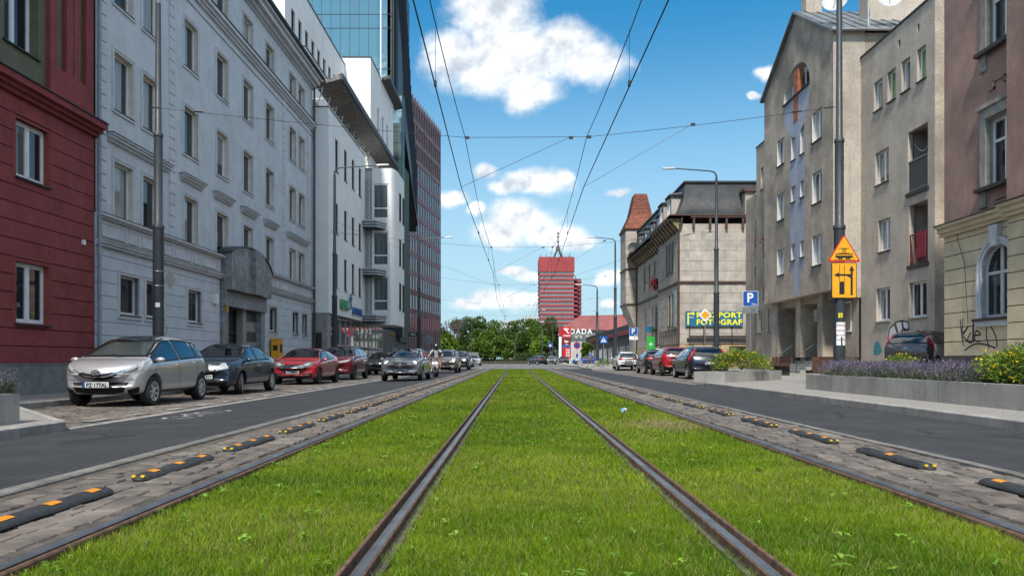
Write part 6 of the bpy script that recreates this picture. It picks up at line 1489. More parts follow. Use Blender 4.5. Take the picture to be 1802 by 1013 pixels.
# ---- front and rear faces
hatch_front = dict(patches=[('upper_grille', 'front', [(-.60, .505), (-.25, .455), (0, .435), (.25, .455), (.60, .505), (.58, .465), (.28, .39), (0, .365), (-.28, .39), (-.58, .465)], m_black, .008),
                            ('lower_grille', 'front', [(-.66, .335), (.66, .335), (.56, .205), (.3, .185), (-.3, .185), (-.56, .205)], m_black, .008)],
                   diag=[('headlamp', 42, [(.20, .47), (.55, .525), (.92, .625), (.95, .60), (.86, .52), (.66, .455), (.32, .43)], m_lamp, .010), ('headlamp_bezel', 42, [(.36, .462), (.58, .50), (.74, .545), (.72, .49), (.54, .453)], m_lamp_in, .013), ('fog_recess', 38, [(.52, .235), (.78, .28), (.80, .20), (.58, .175)], m_black, .008)],
                   plate_f=.305, emblem=[('ovals', .462, .085)], bars=(.475, .475, 1, .0, m_chrome))
sedan_front = dict(patches=[('grille', 'front', [(-.50, .56), (.50, .56), (.44, .44), (.0, .425), (-.44, .44)], m_black, .008), ('grille_rim', 'front', [(-.55, .585), (.55, .585), (.52, .56), (-.52, .56)], m_chrome, .014),
                            ('lower_grille', 'front', [(-.55, .275), (.55, .275), (.48, .185), (-.48, .185)], m_black, .008)],
                   diag=[('grille_side', 20, [(.34, .575), (.42, .575), (.36, .435), (.29, .435)], m_chrome, .016), ('headlamp', 36, [(.10, .565), (.62, .60), (.66, .50), (.30, .455), (.10, .455)], m_lamp, .010), ('fog_recess', 34, [(.22, .27), (.62, .285), (.62, .20), (.26, .19)], m_black, .008)], plate_f=.345)
coupe_front = dict(patches=[('grille', 'front', [(-.62, .505), (-.5, .545), (.5, .545), (.62, .505), (.52, .40), (-.52, .40)], m_black, .008),
                            ('lower_grille', 'front', [(-.60, .27), (.60, .27), (.66, .185), (-.66, .185)], m_black, .008)],
                   diag=[('headlamp', 40, [(.22, .52), (.55, .59), (.84, .625), (.82, .55), (.6, .475), (.28, .455)], m_lamp_in, .010), ('headlamp_glow', 40, [(.40, .535), (.62, .575), (.74, .585), (.62, .53), (.45, .50)], m_lamp, .013), ('fog_recess', 36, [(.36, .30), (.74, .32), (.74, .21), (.42, .19)], m_black, .008)],
                   plate_f=.335, emblem=[('star', .475, .10)], bars=(.45, .50, 3, .48, m_chrome))
ev_front = dict(patches=[('nose_panel', 'front', [(-.45, .47), (.45, .47), (.4, .40), (-.4, .40)], paint('deep_red_paint', (.15, .008, .018), .35), .004), ('lower_grille', 'front', [(-.62, .27), (.62, .27), (.55, .19), (-.55, .19)], m_black, .008)],
                diag=[('headlamp', 38, [(.22, .535), (.60, .575), (.84, .605), (.82, .57), (.60, .525), (.26, .495)], m_lamp, .010), ('air_slot', 38, [(.30, .34), (.66, .36), (.66, .33), (.34, .31)], m_black, .008)], plate_f=.33)
leon_front = dict(patches=[('grille', 'front', [(-.42, .555), (.42, .555), (.56, .49), (.40, .415), (-.40, .415), (-.56, .49)], m_black, .008), ('lower_grille', 'front', [(-.80, .30), (-.5, .265), (.5, .265), (.80, .30), (.74, .19), (-.74, .19)], m_black, .008), ('bumper_lip', 'front', [(-.78, .17), (.78, .17), (.78, .155), (-.78, .155)], m_chrome, .012)],
                  diag=[('headlamp', 38, [(.18, .52), (.58, .59), (.84, .615), (.78, .545), (.5, .485), (.26, .475)], m_lamp_in, .010)], beams=[(38, (.62, .555), .055)], plate_f=.35, emblem=[('disc', .49, .06)])
mpv_front = dict(patches=[('grille', 'front', [(-.42, .50), (.42, .50), (.36, .45), (-.36, .45)], m_black, .008), ('lower_grille', 'front', [(-.6, .30), (.6, .30), (.5, .19), (-.5, .19)], m_black, .008)],
                 diag=[('headlamp', 38, [(.25, .48), (.60, .56), (.84, .63), (.80, .53), (.5, .455), (.30, .44)], m_lamp, .010), ('fog_lamp', 34, [(.45, .28), (.62, .29), (.62, .22), (.48, .21)], m_lamp, .010)], beams=[(38, (.58, .515), .075)], plate_f=.345, emblem=[('disc', .475, .06)])
suv_front = dict(patches=[('grille', 'front', [(-.40, .55), (.40, .55), (.36, .43), (-.36, .43)], m_black, .008), ('grille_rim', 'front', [(-.42, .575), (.42, .575), (.42, .55), (-.42, .55)], m_chrome, .012), ('lower_grille', 'front', [(-.6, .31), (.6, .31), (.5, .20), (-.5, .20)], m_black, .008)],
                 diag=[('headlamp', 36, [(.20, .56), (.60, .575), (.70, .50), (.26, .465)], m_lamp, .010)], beams=[(36, (.45, .52), .07)], plate_f=.36)
def rear_set(lamps, glass_h=None, bump=m_dark): return lamps
focus_rear = dict(patches=[('bumper', 'rear', [(-.86, .30), (.86, .30), (.84, .20), (-.84, .20)], m_dark, .006), ('badge', 'rear', [(-.07, .585), (.07, .585), (.07, .56), (-.07, .56)], m_chrome, .012)],
                  diag=[('tail_lamp', 42, [(.60, .86), (.70, .86), (.84, .66), (.86, .52), (.72, .54), (.66, .68)], m_tail, .010), ('reflector', 30, [(.30, .26), (.48, .27), (.48, .235), (.30, .23)], m_tail, .012)], plate_r=.475)
hatch_rear = dict(patches=[('bumper', 'rear', [(-.72, .34), (.72, .34), (.66, .19), (-.66, .19)], m_black, .008), ('tail_panel', 'rear', [(-.62, .62), (.62, .62), (.56, .565), (-.56, .565)], m_black, .010)],
                  diag=[('tail_lamp', 36, [(.30, .64), (.62, .66), (.82, .64), (.74, .56), (.5, .545), (.3, .575)], m_tail, .012)], plate_r=.50)
suv_rear = dict(patches=[('bumper', 'rear', [(-.84, .33), (.84, .33), (.80, .18), (-.80, .18)], m_dark, .008), ('light_bar', 'rear', [(-.50, .615), (.50, .615), (.50, .595), (-.50, .595)], m_tail, .010)],
                diag=[('tail_lamp', 36, [(.18, .63), (.62, .655), (.84, .655), (.76, .575), (.45, .56), (.18, .58)], m_tail, .012)], plate_r=.475)
FWD, AWAY = R(-90), R(90)
p_silver = paint('silver_paint', (.50, .50, .52), .55); p_navy = paint('dark_blue_paint', (.012, .026, .046), .2); p_red = paint('bright_red_paint', (.36, .010, .016), .1); p_dred = paint('deep_red_paint', (.15, .008, .018), .35)
p_grey = paint('blue_grey_paint', (.16, .175, .20), .5); p_brown = paint('brown_grey_paint', (.15, .115, .095), .5); p_black = paint('black_paint', (.010, .012, .013), .1); p_white = paint('white_paint', (.66, .67, .68)); p_gg = paint('dark_grey_paint', (.06, .062, .066), .5); p_blue = paint('royal_blue_paint', (.010, .045, .22), .2); p_focus = paint('midnight_blue_paint', (.008, .012, .028), .2); p_scen = paint('anthracite_paint', (.05, .048, .052), .4)
PARK = 'cars parked along the left kerb'; PARKR = 'cars parked in the right bay'; DRV = 'oncoming cars in the left lane'
t, Sh = car('hatchback', 'silver hatchback nearest the camera, plate PZ 177AL, parked by the red house', 'car', 'hatch', (3.9, 1.70, 1.51), (-8.37, 17.82, -0.088), FWD, p_silver, 'PZ·177AL', (7, m_rim), front=hatch_front, rear=hatch_rear, group=PARK, bow=.34)
def chrome_v(b):
    Sh.stroke(b, 'front', [(-.6 * .85, .50 * 1.51), (-.26 * .85, .425 * 1.51), (0, .40 * 1.51), (.26 * .85, .425 * 1.51), (.6 * .85, .50 * 1.51)], .020, .018)
b = MB(); chrome_v(b); b.build('grille_bar', m_chrome, t, loc=(0, 0, 0))
b = MB(); b.tube([(-.55, .28, 1.49), (-.72, .28, 1.70)], .006, 5); b.build('aerial', m_dark, t, loc=(0, 0, 0))
b = MB(); Sh.stroke(b, 'top', [(1.22, -.62), (1.14, .0)], .022, .014); Sh.stroke(b, 'top', [(1.24, .05), (1.16, .62)], .022, .014); b.build('wiper', m_black, t, loc=(0, 0, 0))
car('saloon', 'dark blue saloon with turned front wheels parked behind the silver hatchback', 'car', 'sedan', (4.22, 1.66, 1.45), (-8.37, 23.33, -0.088), FWD, p_navy, 'PO 8K417', (9, m_rim), steer=R(14), front=sedan_front, group=PARK, bow=.24)
car('coupe', 'low bright red coupe with a star emblem parked by the yellow box', 'car', 'coupe', (4.63, 1.78, 1.43), (-8.44, 32.26, -0.088), FWD, p_red, 'PO 5XM30', (5, m_rimd), front=coupe_front, group=PARK, bow=.42)
car('crossover', 'deep red crossover with a black roof parked behind the red coupe', 'car', 'suv', (4.7, 1.88, 1.62), (-8.50, 39.08, -0.088), FWD, p_dred, None, (5, m_rimd), front=ev_front, roof=paint('black_paint', (0, 0, 0)), group=PARK, r=.35, cladding=True, bow=.42)
car('hatchback', 'dark grey hatchback half hidden behind the oncoming grey estate', 'car', 'hatch', (4.1, 1.74, 1.48), (-8.39, 50.79, -0.088), FWD, p_gg, None, (7, m_rim), front=hatch_front, group=PARK, detail=1)
car('estate_car', 'blue grey estate car driving towards the camera with lit headlamps', 'car', 'estate', (4.64, 1.80, 1.45), (-4.85, 35.64, -0.055), FWD, p_grey, 'DW 5WC22', (5, m_rim), front=leon_front, lit=True, group=DRV, rails=True, bow=.42)
car('people_carrier', 'brown people carrier with lit headlamps behind the scooter rider', 'car', 'hatch', (4.4, 1.82, 1.64), (-4.75, 54.83, -0.055), FWD, p_brown, 'PO 3NS84', (7, m_rim), front=mpv_front, lit=True, group=DRV, bow=.40)
car('off_road_car', 'black off-road car following the brown people carrier', 'car', 'suv', (4.5, 1.82, 1.68), (-4.91, 70.31, -0.055), FWD, p_black, 'PO 7LA11', (5, m_rim), front=suv_front, lit=True, group=DRV, detail=1, r=.35, bow=.3)
car('hatchback', 'pale grey car at the back of the oncoming queue, beside the junction', 'car', 'hatch', (4.1, 1.75, 1.5), (-5.6, 90, 0), FWD, p_silver, None, (7, m_rim), front=mpv_front, lit=True, group=DRV, detail=1)
car('saloon', 'white car last in the oncoming queue', 'car', 'sedan', (4.5, 1.78, 1.45), (-5.7, 112, 0), FWD, p_white, None, (7, m_rim), front=sedan_front, group=DRV, detail=1)
car('estate_car', 'midnight blue estate car seen from behind beside the yellow shrub', 'car', 'hatch', (4.35, 1.84, 1.50), (8.45, 36.7, .005), AWAY, p_focus, 'PO 4ZT51', (5, m_rim), rear=focus_rear, group=PARKR, bow=.25, rails=True)
car('crossover', 'red coupe-backed crossover parked ahead of the midnight blue estate', 'car', 'suv', (4.5, 1.84, 1.58), (8.62, 44.0, .005), AWAY, p_red, 'PO 9RC20', (5, m_rimd), rear=suv_rear, group=PARKR, cladding=True, r=.34)
car('hatchback', 'black hatchback parked ahead of the red coupe-backed crossover', 'car', 'hatch', (4.3, 1.8, 1.5), (8.62, 49.6, .005), AWAY, p_black, 'PO 2GL93', (5, m_rim), rear=suv_rear, group=PARKR)
car('hatchback', 'white hatchback with black bumper, farthest in the right parking bay', 'car', 'hatch', (4.0, 1.75, 1.5), (8.72, 63.3, .005), AWAY, p_white, 'PO 6YH02', (7, m_rim), rear=hatch_rear, group=PARKR)
car('people_carrier', 'anthracite people carrier parked across the driveway beside the cream house', 'car', 'hatch', (4.3, 1.82, 1.62), (15.5, 30.1, .36), R(45), p_scen, None, (7, m_rim), rear=focus_rear, bow=.3)
car('saloon', 'royal blue car standing sideways by the black shop', 'car', 'coupe', (4.6, 1.8, 1.42), (10.4, 116, .0), R(180), p_blue, None, (5, m_rimd), detail=1)
car('hatchback', 'dark car waiting beyond the junction, seen from behind', 'car', 'hatch', (4.2, 1.8, 1.5), (3.5, 130, 0), R(120), p_gg, None, rear=hatch_rear, detail=1)
car('hatchback', 'grey blue car beyond the junction in front of the fuel price totem', 'car', 'hatch', (4.1, 1.76, 1.5), (6.2, 138, 0), FWD, p_grey, None, front=mpv_front, detail=1)
car('estate_car', 'dark grey estate beyond the junction right of the grey blue car', 'car', 'estate', (4.4, 1.78, 1.5), (8.9, 146, 0), FWD, p_gg, None, front=leon_front, detail=1)
# ================================================================ lane separators
m_rub = mat('black_rubber_block', (.022, .024, .026), .6, .2, 14, bump=.3, space='obj'); m_orange = mat('orange_reflector', (.62, .24, .012), .4, .06, 20, space='obj'); m_scr = mat('worn_slot', (.012, .012, .013), .8, .1, 30, space='obj')
def sep_meshes():
    L, w, h = 1.34, .155, .041; b = MB(); n = 36; prof = []
    sec = [(-.5, 0), (-.46, .35), (-.34, .75), (-.16, .97), (0, 1), (.16, .97), (.34, .75), (.46, .35), (.5, 0)]
    for k in range(n + 1):
        t = k / n; y = -L / 2 + L * t; e = min(t, 1 - t) * L; f = min(1, math.sqrt(max(0, 1 - max(0, 1 - e / .11) ** 2))); seg = (t * 3) % 1
        sw = .88 + .12 * min(1, 4.5 * min(seg, 1 - seg)); prof.append((y, w * (.35 + .65 * f) * sw, h * f * (.93 + .07 * min(1, 6 * min(seg, 1 - seg)))))
    for y, ww, hh in prof:
        for a, c in sec: b.v.append((a * ww, y, c * hh))
    m = len(sec)
    for k in range(n):
        for j in range(m - 1): q = k * m + j; b.f.append((q, q + 1, q + m + 1, q + m)); b.m.append(0)
    body = b.mesh('body', m_rub, True)
    def pt(x, y): return max(0, np.interp(x / w, [s_[0] for s_ in sec], [s_[1] for s_ in sec])) * h
    def refl(x0, x1, y0, y1, z=.0035):
        q = MB(); nx = 4
        for k in range(nx):
            a, c = x0 + (x1 - x0) * k / nx, x0 + (x1 - x0) * (k + 1) / nx
            q.quad((a, y0, pt(a, 0) + z), (c, y0, pt(c, 0) + z), (c, y1, pt(c, 0) + z), (a, y1, pt(a, 0) + z))
        return q
    r = refl(-.012, .045, -.06, .06).mesh('reflector', m_orange); rl = refl(-.045, .012, -.06, .06).mesh('reflector', m_orange); sl_ = refl(-.05, .03, -.075, .075, .0015).mesh('reflector_slot', m_scr)
    q = MB(); q.box(-.045, -.02, -.655, -.635, .018, .034); q.box(.02, .045, -.655, -.635, .018, .034); e = q.mesh('end_reflector', mat('yellow_stud', (.65, .45, .02), .4, .05, space='obj'))
    return body, r, rl, sl_, e
SB, SR, SRL, SSL, SE = sep_meshes()
def separators(x, starts, side, near_label):
    words_ = ['nearest the camera', 'second from the camera', 'third from the camera', 'fourth from the camera', 'fifth from the camera', 'sixth from the camera', 'seventh from the camera', 'eighth from the camera']
    for i, y in enumerate(starts):
        t = empty('lane_separator', (x + random.uniform(-.02, .02), y + .67, .008), random.uniform(-.012, .012)); far = i >= 8
        lab = f'small far lane separator in the receding row on the {near_label} setts' if far else f'black lane separator with orange panels on the {near_label} setts, ' + words_[i]
        tag(t, lab, 'lane separator', f'lane separators on the {near_label} setts' + (' far down the row' if far else ''))
        link('body', SB, t)
        if y < 45:
            for k in (-1, 0, 1):
                lost = near_label == 'right' and i == 1 and k != 0
                link('reflector_slot' if lost else 'reflector', SSL if lost else (SR if side > 0 else SRL), t, (0, k * .445, 0))
            if y < 20: link('end_reflector', SE, t)
separators(-2.72, [3.95 + 1.80 * k for k in range(38)], 1, 'left')
separators(3.33, [4.35 + 1.98 * k for k in range(35)], -1, 'right')
t_ = [o for o in bpy.data.objects if o.get('label', '').endswith('right setts, second from the camera')]
if t_: t_[0]['label'] = 'black rubber lane separator on the right setts that has lost two of its orange panels'

# ================================================================ poles, lamps
def lamp_pole(label, X, Y, hgt, arm=0.0, z0=PZ, rad=.15, name='lamp_post', cat='lamp post', group='tall grey posts along the street', collars=(4.3, 6.6), lamp=True):
    t = empty(name, (X, Y, z0), 0, label, cat, group); b = MB(); r0, r1, r2 = rad, rad * .76, rad * .58; c1, c2 = collars
    b.tube([(0, 0, 0), (0, 0, c1 - .06), (0, 0, c1), (0, 0, c1 + .05), (0, 0, c2 - .06), (0, 0, c2), (0, 0, c2 + .05), (0, 0, hgt)], [r0, r0 * .95, r0 * 1.02, r1, r1, r1 * 1.06, r2, r2 * .75], 16); b.build('post', m_pole, t, smooth=True, loc=(0, 0, 0))
    for z in (c1, c2): b = MB(); b.lathe([(r0 * (1.06 if z == c1 else .86), z - .09), (r0 * (1.08 if z == c1 else .88), z - .02), (r1 * 1.02 if z == c1 else r2 * 1.05, z + .05)], 16); b.build('collar', m_pole, t, smooth=True, loc=(0, 0, 0))
    b = MB(); b.box(-.02, .02, -rad - .012, -rad + .02, .9, 1.35); b.build('hatch', m_pole, t, loc=(0, 0, 0))
    if arm:
        s = 1 if arm > 0 else -1; b = MB(); b.tube([(0, 0, hgt - .1), (0, 0, hgt + .15), (s * .12, 0, hgt + .32), (s * .35, 0, hgt + .38), (arm * .98, 0, hgt + .52)], [.05, .045, .04, .036, .03], 8); b.build('arm', m_pole, t, smooth=True, loc=(0, 0, 0))
        b = MB(); x0, x1 = arm - s * .1, arm + s * .55; z = hgt + .52; xs = sorted((x0, x1)); b.hexa([(xs[0], -.09, z - .05), (xs[1], -.12, z - .03), (xs[1], .12, z - .03), (xs[0], .09, z - .05), (xs[0], -.06, z + .04), (xs[1], -.08, z + .05), (xs[1], .08, z + .05), (xs[0], .06, z + .04)]); l = b.build('lamp_head', mat('lamp_grey', (.30, .31, .32), .4, .05), t, loc=(0, 0, 0))
        b = MB(); b.box(xs[0] + .1, xs[1] - .05, -.07, .07, z - .056, z - .05); b.build('lens', m_white, l)
    return t
PL1 = lamp_pole('tall grey post behind the silver hatchback, a wire tied to it', -9.9, 22.08, 10.7, z0=PL, collars=(4.55, 7.1))
b = MB(); b.tube([(0, 0, 10.6), (0, 0, 11.5)], .03, 6); b.build('tip', m_steel, PL1, loc=(0, 0, 0))
PR1 = lamp_pole('tall grey post carrying the tram warning sign, at the end of the concrete planter', 8.6, 21.15, 12)
lamp_pole('grey lamp post in front of the white office', -9.85, 43.4, 10.9, 2.4, z0=PL)
lamp_pole('grey lamp post in front of the yellow and blue shop sign', 10.6, 42, 10.3, -2.3)
lamp_pole('grey lamp post before the grid high-rise, with a dark street name plate', -7.85, 65, 10.2, 2.2)
lamp_pole('grey lamp post left of the stone house turret', 8.15, 65, 10.2, -1.8)
t = lamp_pole('grey lamp post standing in a concrete drum', 7.7, 75, 7.3, -1.5, collars=(3.4, 5.2))
def drum(label, X, Y, r, h):
    t = empty('concrete_drum', (X, Y, PZ), 0, label, 'drum', 'concrete drums by the crossing'); b = MB(); b.lathe([(r, 0), (r, h - .03), (r - .03, h), (0, h)], 20); b.build('drum', m_conc, t, smooth=True, loc=(0, 0, 0)); b = MB(); b.lathe([(r + .01, h * .78), (r + .012, h * .82), (r + .01, h * .86)], 20); b.build('rim_band', m_kerb, t, smooth=True, loc=(0, 0, 0))
drum('concrete drum around the foot of the far lamp post', 7.7, 75, .30, .62); drum('free standing concrete drum by the no stopping sign', 7.4, 91, .32, .62)
for i, (px, top, arm, lab) in enumerate([(829.5, 563, 1.5, 'thin far lamp post right of the bare tree'), (870, 588, 0, 'thin far post with no lamp, before the trees left of the middle'), (907, 577, 2.0, 'thin far lamp post before the trees near the middle'), (954, 560, -1.6, 'thin far lamp post left of the red tower foot'), (973, 566, -1.8, 'thin far lamp post in front of the red tower'), (989, 545, -3.0, 'far lamp post crossing the fuel price totem')]):
    Y = 8.6 * F / (CY - top); Y = min(Y, 150 if i != 1 else 190); hh = (CY - top) * Y / F + H
    lamp_pole(lab, (px - CX) * Y / F, Y, hh - .5, arm, 0, .10, group='far thin posts past the junction', collars=(hh * .4, hh * .65))

# ================================================================ overhead line
def wire(name, label, cat, pts, r, group=None, n=6):
    b = MB(); b.tube(pts, r, n); o = b.build(name, m_wire, fix=False); tag(o, label, cat, group); return o
XLc, XRc = -1.30, 1.93
def sag(a, c, s, k=10):
    a, c = Vector(a), Vector(c); return [tuple(a.lerp(c, i / k) - Vector((0, 0, s * 4 * (i / k) * (1 - i / k)))) for i in range(k + 1)]
SP = [(.2, 1), (21.1, -1), (42, 1), (63, -1), (84, 1), (105, -1), (130, 1)]
for nm, x in (('left', XLc), ('right', XRc)):
    pc, pm_ = [], []
    for (a, za), (c, zc_) in zip(SP, SP[1:]):
        for k in range(8):
            f = k / 8; y = a + (c - a) * f; z_ = (za + (zc_ - za) * f) * .13; pc.append((x + z_, y, 5.42)); pm_.append((x + z_ * .3, y, 6.78 - .55 * 4 * f * (1 - f) * .8))
    t = place('contact_wire', (x, 21, 5.4), f'contact wire and catenary with droppers over the {nm} tram track', 'overhead wire', 'overhead wires of the two tram tracks')
    for nn, p, r in (('contact_line', pc, .011), ('catenary_line', pm_, .009)): b = MB(); b.tube(p, r, 6); b.build(nn, m_wire, t, fix=False)
    for k in range(2, 44, 3):
        if k % 8 == 0: continue
        a, c = pc[k], pm_[k]; b = MB(); b.tube([a, (a[0], a[1], c[2])], .004, 4); b.box(a[0] - .02, a[0] + .02, a[1] - .04, a[1] + .04, a[2], a[2] + .09); b.build('dropper', m_wire, t, fix=False)
def span(y, xl, xr, z, lab):
    t = place('span_wire', (0, y, z), lab, 'span wire', 'span wires across the street'); b = MB(); zs = z - .82
    L_, R_ = (xl, y, z), (xr, y, z); cl, cr = (XLc - .0, y, zs), (XRc, y, zs + .02)
    b.tube(sag(L_, cl, .04), .007, 5); b.tube([cl, cr], .007, 5); b.tube(sag(cr, R_, .04), .007, 5); b.build('cross_line', m_wire, t, fix=False)
    for (p, q) in (((1.45, y, zs + .01), (XLc + .13 * (-1 if y in (21.1, 63, 105) else 1), y, 5.44)), ((XRc + 2.75, y, zs + .35), (XRc + .13 * (-1 if y in (21.1, 63, 105) else 1), y, 5.44))):
        b = MB(); b.tube([p, q], .006, 5); b.build('registration_line', m_wire, t, fix=False)
    for c in (cl, cr, (1.45, y, zs), (XRc + 2.75, y, zs + .35)): b = MB(); b.box(c[0] - .03, c[0] + .08, y - .02, y + .02, c[2] - .04, c[2] + .03); b.build('clamp', m_dark, t)
    for f in (.03, .16): 
        for (p, q) in ((L_, cl), (R_, cr)): c = Vector(p).lerp(Vector(q), f); d = (Vector(q) - Vector(p)).normalized(); b = MB(); b.tube([c - d * .12, c + d * .12], [.022, .022], 6); b.build('insulator', m_dark, t)
span(21.1, -9.75, 8.5, 7.57, 'span wire between the two nearest tall posts'); span(42, -9.8, 10.5, 7.6, 'span wire from the white office post to the shop sign post'); span(63, -7.8, 8.1, 7.6, 'span wire before the grid high-rise and the turret'); span(84, -10, 9, 7.4, 'span wire over the start of the junction'); span(105, -12, 12, 7.4, 'farthest span wire, over the junction')
for (a, c, lab) in (((XLc, 63, 6.6), (-9.85, 43.4, 8.4), 'guy wire from the left track to the white office post'), ((XRc, 63, 6.6), (10.6, 42, 8.0), 'guy wire from the right track to the shop sign post')): wire('guy_wire', lab, 'wire', sag(a, c, .1), .006, 'guy wires of the overhead line')

# ================================================================ signs
m_sy = mat('sign_orange_yellow', (.78, .36, .012), .45, .04, 4, space='obj'); m_sr = mat('sign_red', (.50, .012, .018), .45, .04, 4, space='obj'); m_sk = mat('sign_black', (.012, .012, .012), .5, .0); m_sw = mat('sign_white', (.74, .75, .75), .45, .03, 4, space='obj'); m_sb = mat('sign_blue_sheet', (.008, .075, .33), .4, .04, 4, space='obj'); m_sg = mat('sign_back_grey', (.22, .23, .24), .45, .08, 4, metal=.4, space='obj')
def poly_plate(b, pts, y0, y1, m=0): b.prism([(x, y0, z) for x, z in pts], (0, y1 - y0, 0), m)
def rnd_poly(pts, r, k=4):
    out = []; n = len(pts)
    for i in range(n):
        p, a, c = Vector(pts[i]), Vector(pts[i - 1]), Vector(pts[(i + 1) % n]); d1, d2 = (a - p).normalized(), (c - p).normalized()
        for j in range(k + 1):
            t = j / k; q = p + d1 * r * (1 - t) ** 2 + d2 * r * t ** 2; out.append((q.x, q.y))
    return out
def rect(w, h, z0=0): return [(-w / 2, z0), (w / 2, z0), (w / 2, z0 + h), (-w / 2, z0 + h)]
def post(t, h, r=.03): b = MB(); b.tube([(0, .05, 0), (0, .05, h)], r, 10); b.build('post', m_steel, t, smooth=True, loc=(0, 0, 0))
# tram warning triangle
yf = 21.15 - .165
t = empty('warning_sign', (8.66, yf, 3.44), 0, 'red bordered orange triangle with a black tram, on the tall post', 'road sign')
b = MB(); tri = lambda s, o=0: [(-.44 * s, -.0 + o), (.44 * s, 0 + o), (0, .74 * s + o)]
poly_plate(b, rnd_poly(tri(1.0), .06), 0, .02); b.build('plate', m_sr, t, loc=(0, 0, 0)); b = MB(); poly_plate(b, rnd_poly(tri(.86, .045), .05), -.004, 0); b.build('face', m_sy, t, loc=(0, 0, 0))
b = MB()
def bx(x0, x1, z0, z1, y=-.008): b.box(x0, x1, y, -.002, z0, z1)
bx(-.22, .22, .125, .225); bx(-.24, .24, .115, .135); bx(-.29, .29, .06, .068); [bx(x - .025, x + .025, .075, .115) for x in (-.13, -.07, .07, .13)]; bx(-.13, .13, .225, .24)
for (p, q) in (((-.06, .24), (.0, .29)), ((.0, .29), (.06, .24)), ((0, .29), (-.05, .335)), ((0, .29), (.05, .335)), ((-.06, .34), (.06, .34)), ((-.13, .36), (.13, .36))): b.bar((p[0], -.006, p[1]), (q[0], -.006, q[1]), .012, .006)
b.build('tram_symbol', m_sk, t, loc=(0, 0, 0)); b = MB()
for k in range(9): b.box(-.20 + k * .046, -.17 + k * .046, -.011, -.0085, .165, .205)
b.build('tram_windows', m_sy, t, loc=(0, 0, 0))
t = empty('direction_sign', (8.66, yf, 2.49), 0, 'orange square sign with a black lane diagram and left turn arrow, under the tram triangle', 'road sign')
b = MB(); poly_plate(b, rnd_poly(rect(.66, .94), .04), 0, .02); b.build('plate', m_sk, t, loc=(0, 0, 0)); b = MB(); poly_plate(b, rnd_poly(rect(.625, .905, .018), .035), -.004, 0); b.build('face', m_sy, t, loc=(0, 0, 0))
b = MB(); bx(.17, .225, .08, .72); b.prism([(.13, -.008, .72), (.265, -.008, .72), (.1975, -.008, .86)], (0, .006, 0)); bx(-.16, .17, .59, .635); b.prism([(-.14, -.008, .55), (-.14, -.008, .675), (-.27, -.008, .612)], (0, .006, 0)); b.prism([(.10, -.0082, .635), (.17, -.0082, .57), (.17, -.0082, .53), (.06, -.0082, .595)], (0, .006, 0)); bx(-.125, -.112, .09, .88); bx(-.005, .008, .09, .88)
poly_plate(b, rnd_poly([(-.125, .10), (.008, .10), (.008, .44), (-.125, .44)], .06), -.0085, -.002); b.build('lane_diagram', m_sk, t, loc=(0, 0, 0))
def wrap(name, label, cat, z0, z1, a0, a1, m, r=.152, X=8.6, Y=21.15):
    b = MB(); n = 8
    for k in range(n):
        p, q = R(a0 + (a1 - a0) * k / n), R(a0 + (a1 - a0) * (k + 1) / n); b.quad(*[(X + r * math.sin(a), Y - r * math.cos(a), z) for a, z in ((p, z0), (q, z0), (q, z1), (p, z1))])
    return b
def poster():
    t = place('notice_sheet', (8.6, 21.0, 1.25), 'white paper notice with red lettering wrapped round the tall post', 'poster'); b = wrap('', '', '', 1.25, 1.86, -50, 55, 0, .155); b.build('paper', m_sw, t, fix=False)
    for txt, z, s in (('ZAKAZ', 1.75, .085), ('POSTOJU', 1.62, .06), ('NIE DOTYCZY', 1.5, .05), ('LOKATORZY', 1.38, .05)):
        me = text_mesh(txt, s, mat('poster_red', (.5, .02, .06), .6), .001, .001)
        for v in me.vertices: a = v.co.x / .157; v.co = Vector((.157 * math.sin(a), -.157 * math.cos(a), v.co.z))
        link('lettering', me, t, Vector((8.6, 21.15, z)) - t.location)
    t2 = place('sticker', (8.6, 21.0, 2.0), 'small yellow warning sticker on the tall post above the notice', 'sticker'); wrap('', '', '', 1.98, 2.1, -30, 10, 0, .155).build('paper', mat('yellow_sticker', (.75, .62, .02), .5), t2, fix=False); b = MB(); b.box(8.565, 8.58, 20.985, 20.988, 2.0, 2.07); b.build('symbol', m_sk, t2)
    t3 = place('sticker', (-9.9, 21.9, 2.3), 'small white sticker on the left post above the silver hatchback', 'sticker'); wrap('', '', '', 2.32, 2.44, -5, 40, 0, .152, -9.9, 22.08).build('paper', m_sw, t3, fix=False)
    t4 = place('post_band', (-9.9, 22.08, 2.8), 'two steel bands holding a yellow diamond plate edge-on to the left post', 'road sign')
    for z in (2.9, 3.3): b = MB(); b.lathe([(.150, z), (.156, z + .01), (.150, z + .02)], 16, (-9.9, 22.08, 0)); b.build('band', m_steel, t4)
    b = MB(); a = [(-9.72, 22.0), (-9.5, 22.28)]; c = ((a[0][0] + a[1][0]) / 2, (a[0][1] + a[1][1]) / 2); b.quad((a[0][0], a[0][1], 3.1), (c[0], c[1], 2.82), (a[1][0], a[1][1], 3.1), (c[0], c[1], 3.38)); b.build('plate', m_sg, t4, fix=False)
poster()
